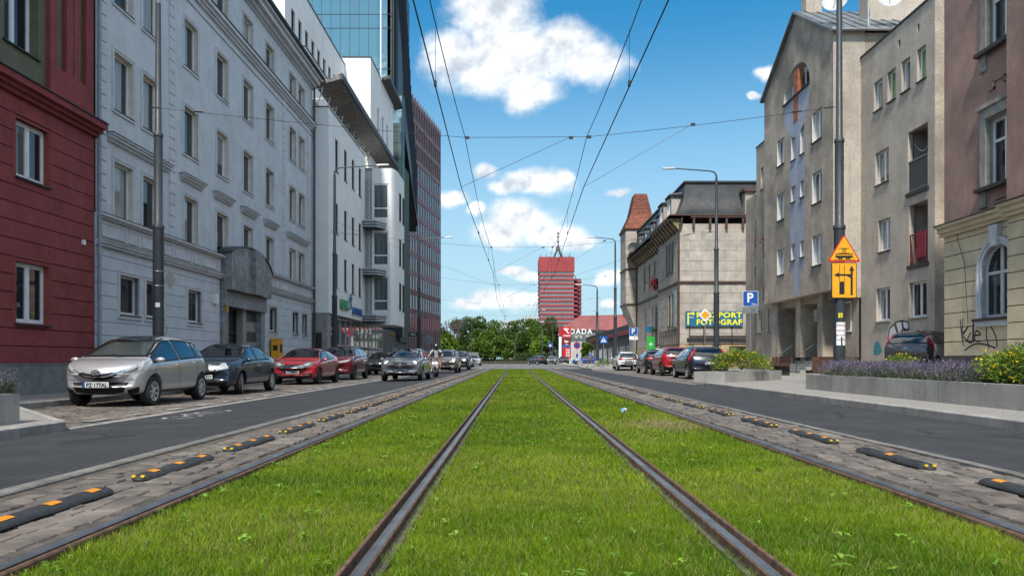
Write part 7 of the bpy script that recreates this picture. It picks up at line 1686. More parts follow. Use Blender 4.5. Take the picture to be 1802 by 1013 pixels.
def parking(label, X, Y, z, sub=True, s=.6, words='Płatny'):
    t = empty('parking_sign', (X, Y, PZ), 0, label, 'road sign'); z -= PZ; post(t, z + s, .03)
    b = MB(); poly_plate(b, rnd_poly(rect(s, s, z), .05), 0, .02); b.build('plate', m_sw, t, loc=(0, 0, 0)); b = MB(); poly_plate(b, rnd_poly(rect(s * .95, s * .95, z + s * .025), .045), -.004, 0); b.build('face', m_sb, t, loc=(0, 0, 0))
    link('letter', text_mesh('P', .50 * s / .6, m_sw, .002, .012), t, (-.02, -.008, z + .17 * s / .6)); link('lettering', text_mesh(words, .085, m_sw, .002, .001), t, (.14, -.008, z + .06))
    if sub: b = MB(); b.box(-s / 2, s / 2, 0, .02, z - .27, z - .02); p = b.build('sub_plate', m_sg if X > 9 else m_sw, t, loc=(0, 0, 0)); b = MB(); [b.box(.05 + dx, .065 + dx, -.004, 0, z - .24, z - .06) for dx in (0, .09)]; b.box(.05, .155, -.004, 0, z - .16, z - .145); b.build('symbol', m_sk, p)
parking('blue parking sign with a grey plate under it, beside the yellow shrub', 9.15, 31, 2.94); parking('smaller blue parking sign beside the stone house, above the white car', 8.45, 57, 2.55)
def disc_sign(name, label, X, Y, z, draw, h=None):
    t = empty(name, (X, Y, PZ), 0, label, 'road sign'); post(t, z - PZ + .25, .03); draw(t, z - PZ); return t
def d_prio(t, z):
    b = MB(); poly_plate(b, rnd_poly([(0, z - .38), (.38, z), (0, z + .38), (-.38, z)], .05), -.02, 0); b.build('plate', m_sw, t, loc=(0, 0, 0)); b = MB(); poly_plate(b, rnd_poly([(0, z - .25), (.25, z), (0, z + .25), (-.25, z)], .04), -.026, -.0205); b.build('face', m_sy, t, loc=(0, 0, 0))
disc_sign('priority_sign', 'orange and white diamond priority sign before the blue shop sign', 10.72, 45, 3.38, d_prio)
def d_cross(t, z):
    b = MB(); poly_plate(b, rnd_poly(rect(.62, .62, z - .31), .04), -.02, 0); b.build('plate', m_sb, t, loc=(0, 0, 0)); b = MB(); poly_plate(b, [(-.23, z - .2), (.23, z - .2), (0, z + .2)], -.025, -.0205); b.build('triangle', m_sw, t, loc=(0, 0, 0))
    b = MB(); b.lathe([(0, -.001), (.03, 0), (0, .001)], 10, (0, -.03, z + .07), 'y'); b.bar((0, -.03, z + .04), (0.0, -.03, z - .06), .04, .006); b.bar((0, -.03, z - .06), (.06, -.03, z - .18), .025, .006); b.bar((0, -.03, z - .06), (-.06, -.03, z - .18), .025, .006); b.bar((0, -.03, z + .02), (.07, -.03, z - .05), .02, .006); b.bar((0, -.03, z + .02), (-.07, -.03, z - .05), .02, .006); b.build('walker', m_sk, t, loc=(0, 0, 0))
disc_sign('crossing_sign', 'blue pedestrian crossing sign before the black shop', 7.25, 65.5, 2.5, d_cross); disc_sign('crossing_sign', 'far blue pedestrian crossing sign beside the red fuel totem', 4.9, 112, 2.9, d_cross)
def circ(b, r0, r1, z, y0, y1, n=28, m=0):
    for k in range(n):
        a, c = 2 * math.pi * k / n, 2 * math.pi * (k + 1) / n; b.hexa([(r * math.cos(q), y, z + r * math.sin(q)) for r, q, y in ((r0, a, y0), (r1, a, y0), (r1, c, y0), (r0, c, y0), (r0, a, y1), (r1, a, y1), (r1, c, y1), (r0, c, y1))], m)
def d_nostop(t, z):
    b = MB(); circ(b, .32, .42, z, -.02, 0); b.build('rim', m_sr, t, loc=(0, 0, 0)); b = MB(); b.lathe([(0, -.012), (.32, -.012)], 24, (0, 0, z), 'y'); b.build('face', m_sb, t, loc=(0, 0, 0)); b = MB(); b.bar((-.24, -.02, z - .24), (.24, -.02, z + .24), .085, .01); b.bar((.24, -.024, z - .24), (-.24, -.024, z + .24), .085, .01); b.build('cross', m_sr, t, loc=(0, 0, 0))
    b = MB(); b.box(-.12, .12, -.01, .02, z - 1.45, z - 1.0); b.build('sub_plate', m_sb, t, loc=(0, 0, 0))
disc_sign('no_stopping_sign', 'round blue and red no stopping sign by the concrete drums', 7.35, 95, 2.55, d_nostop)
def d_back(t, z):
    b = MB(); b.lathe([(0, -.01), (.42, -.01), (.42, .01), (0, .01)], 24, (0, 0, z), 'y'); b.build('plate', m_sg, t, loc=(0, 0, 0)); b = MB(); poly_plate(b, rnd_poly([(-.42, z - 1.3), (.42, z - 1.3), (0, z - .55)], .05), -.01, .01); b.build('lower_plate', m_sg, t, loc=(0, 0, 0))
disc_sign('sign_back', 'grey backs of a round and a triangular sign by the grid high-rise', -7.55, 69, 2.6, d_back)
t = empty('street_name_sign', (-7.97, 64.8, 2.75), 0, 'dark street name plate on the lamp post by the grid high-rise', 'street sign'); b = MB(); b.box(-.72, .0, -.02, .02, 0, .34); b.build('plate', m_sk, t, loc=(0, 0, 0)); b = MB(); 
link('lettering', text_mesh('MIŁA', .2, m_sw, .002, .004), t, (-.36, -.024, .1))
t = empty('signal_box', (-9.75, 63, PL), 0, 'thin grey post with two small yellow signals beside the green wall', 'signal'); post(t, 3.1, .04)
for z in (2.45, 2.85): b = MB(); b.box(-.16, .16, -.08, .04, z - .16, z + .16); o = b.build('signal', m_sg, t, loc=(0, 0, 0)); b = MB(); b.lathe([(0, -.09), (.11, -.088)], 14, (0, 0, z), 'y'); b.build('lens', m_sy, o)
# yellow cabinet on the pavement by the entrance
t = place('yellow_cabinet', (-11.3, 37.8, PL), 'yellow steel box with black marks standing by the grey house wall', 'cabinet'); b = MB(); b.box(-11.5, -11.12, 37.5, 38.1, .95, 1.82); b.build('box', m_sy, t); b = MB(); b.box(-11.54, -11.08, 37.46, 38.14, 1.82, 1.86); b.build('lid', m_sy, t); b = MB(); b.box(-11.34, -11.28, 37.75, 37.85, PL, .95); b.build('leg', m_dark, t)
b = MB(); b.box(-11.42, -11.2, 37.494, 37.499, 1.3, 1.55); b.box(-11.119, -11.115, 37.6, 38.0, 1.2, 1.6); b.build('marks', m_sk, t)

# ================================================================ planters and plants
m_pan = mat('planter_concrete', (.35, .345, .325), .85, .10, 1.6, bump=.3, bscale=70, dirt=.5, streak=.5, objrand=.06, fine=.12)
def planter(label, front, zt, depth, panels, inner=.08, pz=PZ):
    """front: two ground points of the long face; the body lies to its left"""
    a, c = Vector(front[0]), Vector(front[1]); d = (c - a); L = d.length; d /= L; n = Vector((-d.y, d.x)); t = place('planter', (*a, pz), label, 'planter')
    q = lambda u, w: a + d * u + n * w
    def wallp(u0, u1, w0, w1, nm='panel'):
        b = MB(); P_ = [q(u0, w0), q(u1, w0), q(u1, w1), q(u0, w1)]; b.hexa([(p.x, p.y, pz) for p in P_] + [(p.x, p.y, zt) for p in P_]); b.build(nm, m_pan, t)
    us = [L * k for k in panels]
    for u0, u1 in zip(us, us[1:]): wallp(u0 + .011, u1 - .011, 0, .12); wallp(u0 + .004, u1 - .004, depth - .12, depth)
    wallp(0.004, .12, .124, depth - .124); wallp(L - .12, L - .004, .124, depth - .124)
    b = MB(); P_ = [q(.12, .12), q(L - .12, .12), q(L - .12, depth - .12), q(.12, depth - .12)]; b.quad(*[(p.x, p.y, zt - inner) for p in P_]); b.build('soil', m_soil, t, fix=False); return q, L
qr, Lr = planter('long concrete planter of lavender and yellow shrubs on the right pavement', ((7.6, 8.0), (7.6, 20.5)), .50, -1.7, [0, .13, .26, .375, .49, .60, .71, .80, .88, 1.0])
planter('concrete planter with lavender at the left edge of the picture', ((-6.72, 10.6), (-6.72, 6.2)), .43, -1.6, [0, .33, .66, 1], pz=PL)
planter('small pale concrete planter with a yellow flowering shrub', ((6.85, 26.1), (10.0, 29.9)), .47, 1.1, [0, .36, .70, 1])
def leafmat(name, a, c, trans=.25):
    if name in MATS: return MATS[name]
    M = bpy.data.materials.new(name); M.use_nodes = True; g = NT(M.node_tree); g.n.clear(); out = g.node('ShaderNodeOutputMaterial'); b = g.node('ShaderNodeBsdfPrincipled')
    r = g.node('ShaderNodeNewGeometry').outputs['Random Per Island']; pn = g.noise(g.node('ShaderNodeNewGeometry').outputs['Position'], .55, 3, .5); f = g.math('ADD', g.math('MULTIPLY', r, .6), g.math('MULTIPLY_ADD', pn, 1.2, -.4), clamp=True)
    col = g.mix(f, (*a, 1), (*c, 1)); g.put(b.inputs['Base Color'], col); b.inputs['Roughness'].default_value = .5; b.inputs['Specular IOR Level'].default_value = .35
    tb = g.node('ShaderNodeBsdfTranslucent'); g.put(tb.inputs[0], col); ms = g.node('ShaderNodeMixShader'); ms.inputs[0].default_value = trans; g.l.new(b.outputs[0], ms.inputs[1]); g.l.new(tb.outputs[0], ms.inputs[2]); g.l.new(ms.outputs[0], out.inputs[0]); MATS[name] = M; return M
m_lav = leafmat('lavender_bloom', (.095, .080, .13), (.20, .165, .25)); m_lavg = leafmat('lavender_leaf', (.06, .085, .05), (.14, .16, .10)); m_shg = leafmat('shrub_leaf', (.06, .12, .012), (.16, .25, .03)); m_yfl = leafmat('yellow_blossom', (.70, .52, .02), (.85, .68, .04))
PR = np.random.RandomState(5)
def cards(c, d, w, l):
    """one quad leaf per centre: d direction, w width, l length (arrays)"""
    n = len(c); r = PR.normal(size=(n, 3)); s = np.cross(d, r); s /= np.linalg.norm(s, axis=1, keepdims=True) + 1e-9; s *= (w / 2)[:, None]; e = d * l[:, None]
    return np.stack([c - s * .4, c + e * .5 - s, c + e, c + e * .5 + s], 1).reshape(-1, 3)
def lavender(x0, x1, y0, y1, z, n, hgt):
    cx = PR.uniform(x0, x1, 40); cy = PR.uniform(y0, y1, 40); k = PR.randint(0, 40, n); bx_ = np.clip(cx[k] + PR.normal(0, .16, n), x0 - .12, x1); by_ = np.clip(cy[k] + PR.normal(0, .2, n), y0 - .1, y1 + .1)
    d = np.stack([(bx_ - cx[k]) * 1.6 + PR.normal(0, .22, n), (by_ - cy[k]) * 1.6 + PR.normal(0, .22, n), np.ones(n)], 1); d /= np.linalg.norm(d, axis=1, keepdims=True); h = hgt * PR.uniform(.45, 1.0, n); base = np.stack([bx_, by_, np.full(n, z)], 1)
    stem = cards(base, d, np.full(n, .010), h); k2 = PR.randint(0, n, n * 2); leaf = cards(base[k2] + d[k2] * (h[k2] * PR.uniform(.05, .62, n * 2))[:, None], d[k2] + PR.normal(0, .5, (n * 2, 3)), np.full(n * 2, .015), np.full(n * 2, .10))
    tips = []
    for s_ in (0, .5, 1.0): tips.append(cards(base + d * (h - .11 + .10 * s_)[:, None] + PR.normal(0, .006, (n, 3)), d + PR.normal(0, .4, (n, 3)), np.full(n, .017), np.full(n, .045)))
    return np.concatenate([stem, leaf]), np.concatenate(tips)
def two(name, a, b_, ma, mb_, kind='stuff'):
    o = link(name, tri_mesh(name, a, None, ma, 4)); tag(o, kind=kind); p = link('blossom', tri_mesh('blossom', b_, None, mb_, 4), o); return o
a, c = lavender(7.72, 9.1, 13.6, 20.45, .40, 5600, .46); two('lavender', a, c, m_lavg, m_lav)
a, c = lavender(-8.0, -6.75, 7.2, 10.5, .36, 2400, .42); two('lavender', a, c, m_lavg, m_lav)
def shrub(label, c, r, n, nf, group=None):
    t = place('flowering_shrub', c, label, 'shrub', group); th = PR.uniform(0, 2 * np.pi, n); cz = PR.uniform(-.35, 1, n); rr = PR.uniform(.35, 1.0, n) ** .5; s = np.sqrt(np.maximum(0, 1 - cz ** 2)); lump = 1 + .22 * np.sin(3 * th + c[0] * 9) * np.sin(4 * cz + c[1]) + .10 * np.sin(8 * th)
    p = np.stack([r[0] * rr * lump * s * np.cos(th), r[1] * rr * lump * s * np.sin(th), r[2] * rr * lump * cz], 1) + np.array(c); d = np.stack([s * np.cos(th), s * np.sin(th), cz + .5], 1) + PR.normal(0, .6, (n, 3)); d /= np.linalg.norm(d, axis=1, keepdims=True)
    link('foliage', tri_mesh('foliage', cards(p, d, np.full(n, .026), PR.uniform(.035, .075, n)), None, m_shg, 4), t, [-q for q in c])
    k = PR.choice(n, nf); q = p[k] + (p[k] - np.array(c)) * .06; fl = np.concatenate([cards(q, PR.normal(0, 1, (nf, 3)) * .7 + np.array([0, 0, .4]), np.full(nf, .032), np.full(nf, .034)) for _ in range(3)]); link('blossom', tri_mesh('blossom', fl, None, m_yfl, 4), t, [-q for q in c])
    b = MB()
    for _ in range(7): v = Vector((random.uniform(-1, 1) * r[0] * .6, random.uniform(-1, 1) * r[1] * .6, r[2] * .7)); b.tube([(c[0], c[1], c[2] - r[2] * .4), tuple(Vector(c) + v)], [.012, .004], 5)
    b.build('stems', mat('shrub_stem', (.08, .055, .035), .8, .2, 10), t)
shrub('yellow flowering shrub at the near end of the long planter', (8.4, 13.0, .66), (.62, .75, .42), 5200, 260, 'yellow shrubs in the long planter'); shrub('yellow flowering shrub in the middle of the right edge of the long planter', (8.5, 11.9, .64), (.62, .7, .40), 4600, 220, 'yellow shrubs in the long planter'); shrub('yellow flowering shrub against the lavender in the long planter', (8.75, 14.2, .62), (.5, .55, .36), 3000, 120, 'yellow shrubs in the long planter')
shrub('rounded yellow flowering shrub in the small planter', (8.05, 28.4, .70), (1.0, .72, .5), 6500, 330); shrub('small yellow shrub on the pavement behind the lavender', (10.4, 21.5, .55), (.5, .5, .45), 2200, 160); shrub('low green shrub by the white hatchback', (7.7, 70, .45), (.6, .9, .5), 1500, 10)
# long grass spilling over the planter rim
n = 900; base = np.stack([PR.uniform(7.65, 8.1, n), PR.uniform(10.2, 11.6, n), np.full(n, .46)], 1); d = np.stack([PR.normal(-.5, .5, n), PR.normal(0, .4, n), PR.uniform(.2, 1, n)], 1); l = PR.uniform(.2, .42, n); mid_ = base + d * l[:, None] * .5; g1_ = cards(base, d, np.full(n, .008), l)
tag(link('ornamental_grass', tri_mesh('ornamental_grass', g1_, None, m_shg, 4)), 'tuft of long ornamental grass at the right end of the planter', 'plant')

# crushed bottle on the lawn
t = empty('plastic_bottle', (1.78, 13.0, .055), R(60), 'crumpled pale blue plastic bottle lying in the right lawn', 'bottle'); m_bot = mat('blue_bottle_plastic', (.20, .42, .58), .12, .15, 30, spec=.8, space='obj')
b = MB(); b.lathe([(0, -.09), (.032, -.085), (.036, -.05), (.031, -.02), (.036, .01), (.033, .035), (.020, .075), (.012, .085), (.012, .10)], 12, axis='x'); b.build('body', m_bot, t, smooth=True, loc=(0, 0, 0)); b = MB(); b.lathe([(.014, .098), (.014, .118), (0, .118)], 10, axis='x'); b.build('cap', m_sb, t, loc=(0, 0, 0)); b = MB(); b.lathe([(.0365, -.045), (.0322, -.02), (.0365, .008)], 12, axis='x'); b.build('paper_band', m_sw, t, loc=(0, 0, 0))
# bench and litter bin near the steps
t = place('bench', (12.6, 38.5, PZ), 'dark red slatted bench in front of the apartment steps', 'bench')
for k in range(3): b = MB(); b.box(12.5 + k * .16, 12.64 + k * .16, 37.6, 39.2, .55, .59); b.build('slat', m_door, t)
for k in range(2): b = MB(); b.box(13.0, 13.04, 37.6, 39.2, .72 + k * .17, .86 + k * .17); b.build('slat', m_door, t)
for y in (37.8, 39.0): b = MB(); b.box(12.52, 13.02, y, y + .06, PZ, .55); b.box(12.98, 13.02, y, y + .06, .55, 1.05); b.build('frame', m_dark, t)
# ================================================================ distance: black shop, fuel station, red roof, tower, blocks
m_blk = mat('black_cladding', (.014, .015, .017), .5, .2, 1.5); m_redl = mat('red_strip', (.42, .01, .02), .5, .05); m_rroof = mat('red_sheet_roof', (.23, .068, .062), .65, .12, .8, dirt=.3)
def black_shop():
    fr = right_fac(17.0); t = place('black_shop', (17, 150, PZ), 'low black clad shop with thin red stripes past the stone house', 'building'); Y0, Y1 = 112, 192
    b = MB(); b.box(17.0, 30, Y0, Y1, 0, 6.1); b.build('core', m_blk, t); b = MB()
    for k in range(90): b.fbox(fr, Y0 + k * .88, Y0 + k * .88 + .3, 3.2, 6.15, -.05, .08)
    b.build('cladding_rib', m_blk, t)
    for z in (4.75, 5.1): b = MB(); b.fbox(fr, Y0, Y1 - 12, z, z + .14, .08, .14); b.build('red_stripe', m_redl, t)
    for k in range(9): window(t, fr, Y0 + 4 + k * 8, Y0 + 9 + k * 8, .3, 2.9, -.02, 'three', 0, 0, fm=m_alum, pm=m_shop, name='shop_window')
    b = MB(); b.fbox(fr, Y1 - 9, Y1 - 2, 4.2, 4.8, .08, .16); b.build('name_board', m_alum, t)
black_shop()
def station():
    t = place('red_roofed_hall', (20, 190, 0), 'hall with a long red sheet roof and white frontage behind the black shop', 'building'); b = MB(); b.box(11.5, 45, 200, 260, 0, 8.2); b.build('wall', mat('pale_hall_wall', (.48, .47, .44), .8, .1, .6), t)
    b = MB(); b.hexa([(10.8, 199, 8.2), (46, 199, 8.2), (46, 262, 8.2), (10.8, 262, 8.2), (17, 208, 12.3), (46, 208, 13.0), (46, 250, 13.0), (17, 250, 12.3)]); b.build('roof', m_rroof, t)
    b = MB(); b.box(10.6, 46, 198.8, 199.2, 6.95, 7.2); b.build('fascia', m_alum, t)
    for i, ch in enumerate('DADA'): link('fascia_letter', text_mesh(ch, 1.75, m_sw, .1, .05), t, Vector((14.2 + i * 1.45, 198.6, 7.25)) - t.location)
    b = MB(); b.box(28, 29.5, 206, 208, 12, 13.6); b.build('chimney', m_rroof, t)
station()
def totem():
    Y = 150.0; ff = front_fac(Y); t = place('fuel_price_totem', (9.2, Y, 0), 'tall red fuel price totem with white eagle mark and price figures', 'sign')
    u0, u1 = 8.85, 10.45; z = lambda py: H + (CY - py) * Y / F
    b = MB(); b.fbox(ff, 8.2, u0 - .02, 0, z(575), -.4, 0); b.build('side_strip', m_sw, t); b = MB(); b.fbox(ff, 8.2, u0 - .02, z(592), z(575), 0, .02); b.build('strip_cap', m_redl, t)
    m_or = mat('totem_red', (.48, .008, .012), .4, .05); m_wine = mat('totem_wine', (.16, .01, .03), .4, .05)
    for p0, p1, m, nm in ((593, 575, m_or, 'header_panel'), (607, 593.4, m_wine, 'cafe_panel'), (611, 607.3, m_sb, 'wash_panel'), (630, 611.3, m_or, 'price_panel'), (640.5, 630.3, mat('totem_picture', (.50, .52, .42), .5, .3, 1.2), 'picture_panel')): b = MB(); b.fbox(ff, u0, u1, z(p0), z(p1), -.4, 0); b.build(nm, m, t)
    me = text_mesh('ORLEN', .42, m_sw, .02, .01); link('lettering', me, t, Vector((9.65, Y - .03, z(591.5))) - t.location)
    b = MB(); b.prism([ff(9.05, z(579), .0), ff(9.2, z(577), 0), ff(10.2, z(578), 0), ff(9.7, z(580.5), 0), ff(10.15, z(586), 0), ff(9.9, z(586.5), 0), ff(9.45, z(581.5), 0)], (0, -.03, 0)); b.build('eagle_mark', m_sw, t)
    for i, s in enumerate(('6.64', '6.36', '6.72', '3.07')): link('price_lettering', text_mesh(s, .42, m_sw, .02, .015), t, Vector((9.85, Y - .03, z(616.5 + i * 3.6))) - t.location)
    b = MB(); b.prism([ff(9.2, z(598), 0), ff(10.1, z(600), 0), ff(9.9, z(602), 0), ff(9.3, z(603), 0)], (0, -.03, 0)); b.build('cafe_mark', mat('cream_mark', (.7, .6, .35), .5), t); link('lettering', text_mesh('cafe', .3, m_sw, .02, .005), t, Vector((9.65, Y - .03, z(606.3))) - t.location)
totem()
m_tw = mat('tower_red', (.30, .042, .046), .7, .07, .12, dirt=.2); m_twg = pane_mat('tower_glass', (.15, .19, .23), (.27, .30, .33), share=.6, rough=.15)
def tower():
    Y = 490.0; ff = front_fac(Y); z = lambda py: H + (CY - py) * Y / F; x = lambda px: (px - CX) * Y / F
    t = place('red_tower', (x(985), Y, 0), 'red banded office tower with an antenna mast at the end of the street', 'building'); xa, xb = x(949), x(1010.5)
    b = MB(); b.box(xa + .6, xb - .6, Y + .6, Y + 30, 0, z(453)); b.build('core', mat('tower_core', (.13, .14, .16), .6), t)
    b = MB(); b.box(xa - .2, xb + .2, Y - .3, Y + 26, z(478), z(452)); b.build('top_block', m_tw, t)
    n = 15; fh = (z(478) - z(592)) / n
    for k in range(18):
        zt = z(478) - k * fh; b = MB(); b.box(xa - .1, xb + .1, Y - .2, Y + 26, zt - fh, zt - fh * .52); b.build('floor_band', m_tw, t)
        b = MB(); b.fbox(ff, xa + .3, xb - .3, zt - fh * .52, zt, -.55, -.45); b.build('glass_band', m_twg, t)
        b = MB()
        for j in range(26): u = xa + .4 + (xb - xa - .8) * j / 25; b.fbox(ff, u - .12, u + .12, zt - fh * .52, zt, -.45, -.25)
        b.build('mullion', m_alum, t)
        if k > 0: b = MB(); b.box(xb + .1, xb + 2.2, Y + 1, Y + 7, zt - fh, zt - fh * .62); b.box(xb + .1, xb + 5.2, Y + 7, Y + 26, zt - fh * 1.25, zt - fh * .85); b.build('balcony', m_tw, t); b = MB(); b.box(xb + .1, xb + 4.9, Y + 8, Y + 26, zt - fh * .85, zt - fh * .25); b.build('side_glass', mat('tower_core', (0, 0, 0)), t)
    m_mast = mat('mast_grey', (.10, .11, .12), .6, .1, 1); zt = z(452); xc = x(984); zz = z(434)
    for dx in (-9, 9): b = MB(); b.bar((xc + dx * .36 * 1.05, Y + 10, zt), (xc + dx * .05, Y + 12, zz), .9); b.bar((xc + dx * .36, Y + 16, zt), (xc + dx * .05, Y + 13, zz), .9); b.build('mast_leg', m_mast, t)
    b = MB(); b.box(xc - 1.4, xc + 1.4, Y + 11, Y + 14, zz - .6, zz + 1.4); b.build('mast_platform', m_mast, t)
    b = MB(); b.tube([(xc, Y + 12.5, zz), (xc, Y + 12.5, z(401))], [.35, .15], 8)
    for py in (428, 420, 411, 405): b.lathe([(.2, -.5), (.75, -.4), (.75, .4), (.2, .5)], 10, (xc, Y + 12.5, z(py)))
    b.build('mast', m_mast, t)
    for px, py in ((952, 446), (957, 449), (962, 446), (966, 449), (996, 448), (1001, 447), (1004, 443), (1006.5, 449), (1014, 484)):
        b = MB(); zb = zt if px < 1010 else z(488); b.tube([(x(px), Y + 5, zb), (x(px), Y + 5, z(py))], .22, 6); b.build('antenna', m_mast, t)
tower()
def block(label, px0, px1, py, Y, m, nc, nr):
    x0, x1 = (px0 - CX) * Y / F, (px1 - CX) * Y / F; zt = H + (CY - py) * Y / F; ff = front_fac(Y); t = place('apartment_block', (x0, Y, 0), label, 'building', 'pale blocks far behind the trees'); b = MB(); b.box(x0, x1, Y, Y + 14, 0, zt); b.build('wall', m, t); cw = (x1 - x0) / nc
    for r_ in range(nr):
        for c_ in range(nc):
            key = ('blk', round(cw, 2))
            if key not in WM: q = MB(); q.box(-cw * .32, cw * .32, -.05, .05, 0, 1.5); WM[key] = q.mesh('window', m_paned)
            link('window', WM[key], t, Vector((x0 + cw * (c_ + .5), Y - .02, zt - 2.6 - r_ * 2.9)) - t.location)
m_b1 = mat('pale_block_wall', (.46, .47, .47), .8, .08, .3); block('pale flat roofed block left of the red tower', 919, 948, 556, 380, m_b1, 7, 4); block('lower pale block above the middle of the trees', 884, 922, 563, 400, m_b1, 9, 3)
t = place('hotel_cube', (-32, 330, 0), 'far pale block half hidden behind the left trees', 'building'); b = MB(); b.box(-60, -34, 330, 350, 0, 12); b.build('wall', m_b1, t)

# ================================================================ trees
m_leafd = leafmat('leaf_dark', (.028, .062, .008), (.085, .145, .02)); m_leafm = leafmat('leaf_mid', (.045, .095, .010), (.13, .21, .025)); m_leafl = leafmat('leaf_light', (.075, .15, .012), (.19, .29, .03)); m_bark = mat('bark', (.075, .06, .048), .9, .3, 3, bump=.6); m_bare = mat('bare_twig', (.10, .085, .075), .9, .2, 3)
TR = np.random.RandomState(21)
def crown_mesh(rx, ry, rz, n, leaf, m, seed):
    rs = np.random.RandomState(seed); nb = 16; th = rs.uniform(0, 2 * np.pi, nb); u = rs.uniform(-.8, 1, nb); s = np.sqrt(1 - np.minimum(1, u ** 2)); k = rs.uniform(.35, .78, nb); C = np.stack([rx * k * s * np.cos(th), ry * k * s * np.sin(th), rz * k * u * 1.05], 1); rad = rs.uniform(.26, .46, nb) * min(rx, rz)
    i = rs.randint(0, nb, n); v = rs.normal(size=(n, 3)); v /= np.linalg.norm(v, axis=1, keepdims=True); r = rad[i] * rs.uniform(.55, 1.08, n); p = C[i] + v * r[:, None] * np.array([1, 1, .82]); p[:, 2] = (p[:, 2] - p[:, 2].min()) / (np.ptp(p[:, 2])) * 2 * rz - rz; d = v + rs.normal(0, .7, (n, 3)) + np.array([0, 0, .15]); d /= np.linalg.norm(d, axis=1, keepdims=True); l = leaf * rs.uniform(.6, 1.3, n)
    return tri_mesh('crown', cards(p, d, l * .75, l), None, m, 4)
CM = {}
def tree(label, px, ptop, pbot, Y, wpx, m, seed, group='trees beyond the junction', name='broadleaf_tree'):
    x = (px - CX) * Y / F; zt = H + (CY - ptop) * Y / F; zb = max(.8, H + (CY - pbot) * Y / F); rz_ = (zt - zb) / 2; rx = wpx * Y / F / 2; t = empty(name, (x, Y, -.02), TR.uniform(0, 6), label, 'tree', group)
    b = MB(); hz = zb + rz_ * .9; b.tube([(0, 0, 0), (.1, .05, zb * .6), (0, 0, hz)], [.26, .2, .08], 8)
    for k in range(6): a = k * 1.05 + seed; b.tube([(0, 0, zb * .7 + k * .25), (math.cos(a) * rx * .4, math.sin(a) * rx * .4, zb + rz_ * .5 + k * .3), (math.cos(a) * rx * .7, math.sin(a) * rx * .7, zb + rz_ * 1.1)], [.12, .07, .02], 6)
    b.build('trunk', m_bark, t, smooth=True, loc=(0, 0, 0)); link('crown', crown_mesh(rx, rx, rz_, int(5200 * min(1.6, max(.6, rx * rz_ / 14))), .42, m, seed), t, (0, 0, zb + rz_))
tree('large dark tree between the bare tree and the junction', 838, 556, 628, 178, 66, m_leafd, 1); tree('mid green tree left of the middle of the street', 872, 564, 632, 170, 62, m_leafm, 2); tree('tall dark tree at the end of the tram line', 905, 562, 630, 190, 58, m_leafd, 3); tree('mid green tree right of the middle of the street', 934, 561, 628, 200, 52, m_leafm, 4); tree('dark tree at the foot of the red tower', 962, 558, 626, 215, 54, m_leafd, 5); tree('bright green tree behind the fuel totem', 952, 590, 640, 172, 42, m_leafl, 6)
tree('yellow green bushy tree by the grid high-rise', 788, 588, 636, 150, 34, m_leafl, 7); tree('dark tree behind the bare tree', 808, 562, 632, 200, 54, m_leafd, 8); tree('pale young tree at the left of the junction lawn', 846, 592, 640, 158, 46, m_leafm, 9); tree('dark tree behind the hall roof edge', 985, 572, 630, 240, 50, m_leafd, 10); tree('mid green tree low at the end of the tracks', 888, 590, 640, 162, 44, m_leafm, 11); tree('young tree before the black shop', 1033, 604, 634, 150, 18, m_leafm, 12); tree('round tree left of the grid high-rise foot', 770, 575, 634, 205, 60, m_leafd, 13); tree('far wide tree behind the grid high-rise', 740, 560, 634, 230, 70, m_leafm, 14)
tree('broad dark tree filling the gap above the hedge', 921, 580, 636, 176, 50, m_leafd, 15); tree('dark tree in the gap left of the middle lamp post', 858, 578, 636, 205, 60, m_leafd, 16)
def bare(label, px, py_top, Y, hgt):
    rs = random.Random(4); x = (px - CX) * Y / F; t = empty('bare_tree', (x, Y, 0), 0, label, 'tree'); b = MB(); tw = MB()
    def grow(p, d, l, r, lev):
        q = p + d * l; (b if lev < 2 else tw).tube([p, (p + q) / 2 + Vector((rs.uniform(-1, 1), rs.uniform(-1, 1), 0)) * l * .05, q], [max(r, .022), max(.02, r * .85), max(.016, r * .65)], 6 if lev < 2 else 4, cap=False)
        if lev >= 5: return
        for k in range(rs.choice((3, 3, 4))): ax = Vector((rs.uniform(-1, 1), rs.uniform(-1, 1), rs.uniform(-.2, .5))).normalized(); nd = (d + ax * rs.uniform(.45, .85)).normalized(); nd.z = max(nd.z, .05); grow(q, nd, l * rs.uniform(.62, .82), r * .6, lev + 1)
    grow(Vector((0, 0, 0)), Vector((.04, 0, 1)), hgt * .27, .24, 0); b.build('trunk', m_bark, t, loc=(0, 0, 0)); tw.build('twigs', m_bare, t, loc=(0, 0, 0), fix=False)
bare('bare leafless tree rising beside the grid high-rise', 799, 527, 152, 11.8)
def hedge(label, px0, px1, top, Y, m):
    x0, x1 = (px0 - CX) * Y / F, (px1 - CX) * Y / F; h = H + (CY - top) * Y / F; n = int((x1 - x0) * h * 420); rs = np.random.RandomState(int(px0)); p = np.stack([rs.uniform(x0, x1, n), Y + rs.uniform(-.7, .7, n), rs.uniform(0, h, n) * (1 + .05 * np.sin(rs.uniform(0, 9, n)))], 1); d = rs.normal(size=(n, 3)); d /= np.linalg.norm(d, axis=1, keepdims=True); t = place('hedge', (x0, Y, 0), label, 'hedge'); link('leaf_mass', tri_mesh('leaf_mass', cards(p, d, np.full(n, .2), np.full(n, .26)), None, m, 4), t, [-x0, -Y, 0]); b = MB(); b.box(x0 + .2, x1 - .2, Y - .45, Y + .45, 0, h - .3); b.build('branches', m_bark, t)
hedge('clipped dark hedge across the end of the street', 905, 962, 622, 158, m_leafd); hedge('long low hedge left of the junction', 780, 905, 632, 160, m_leafd)
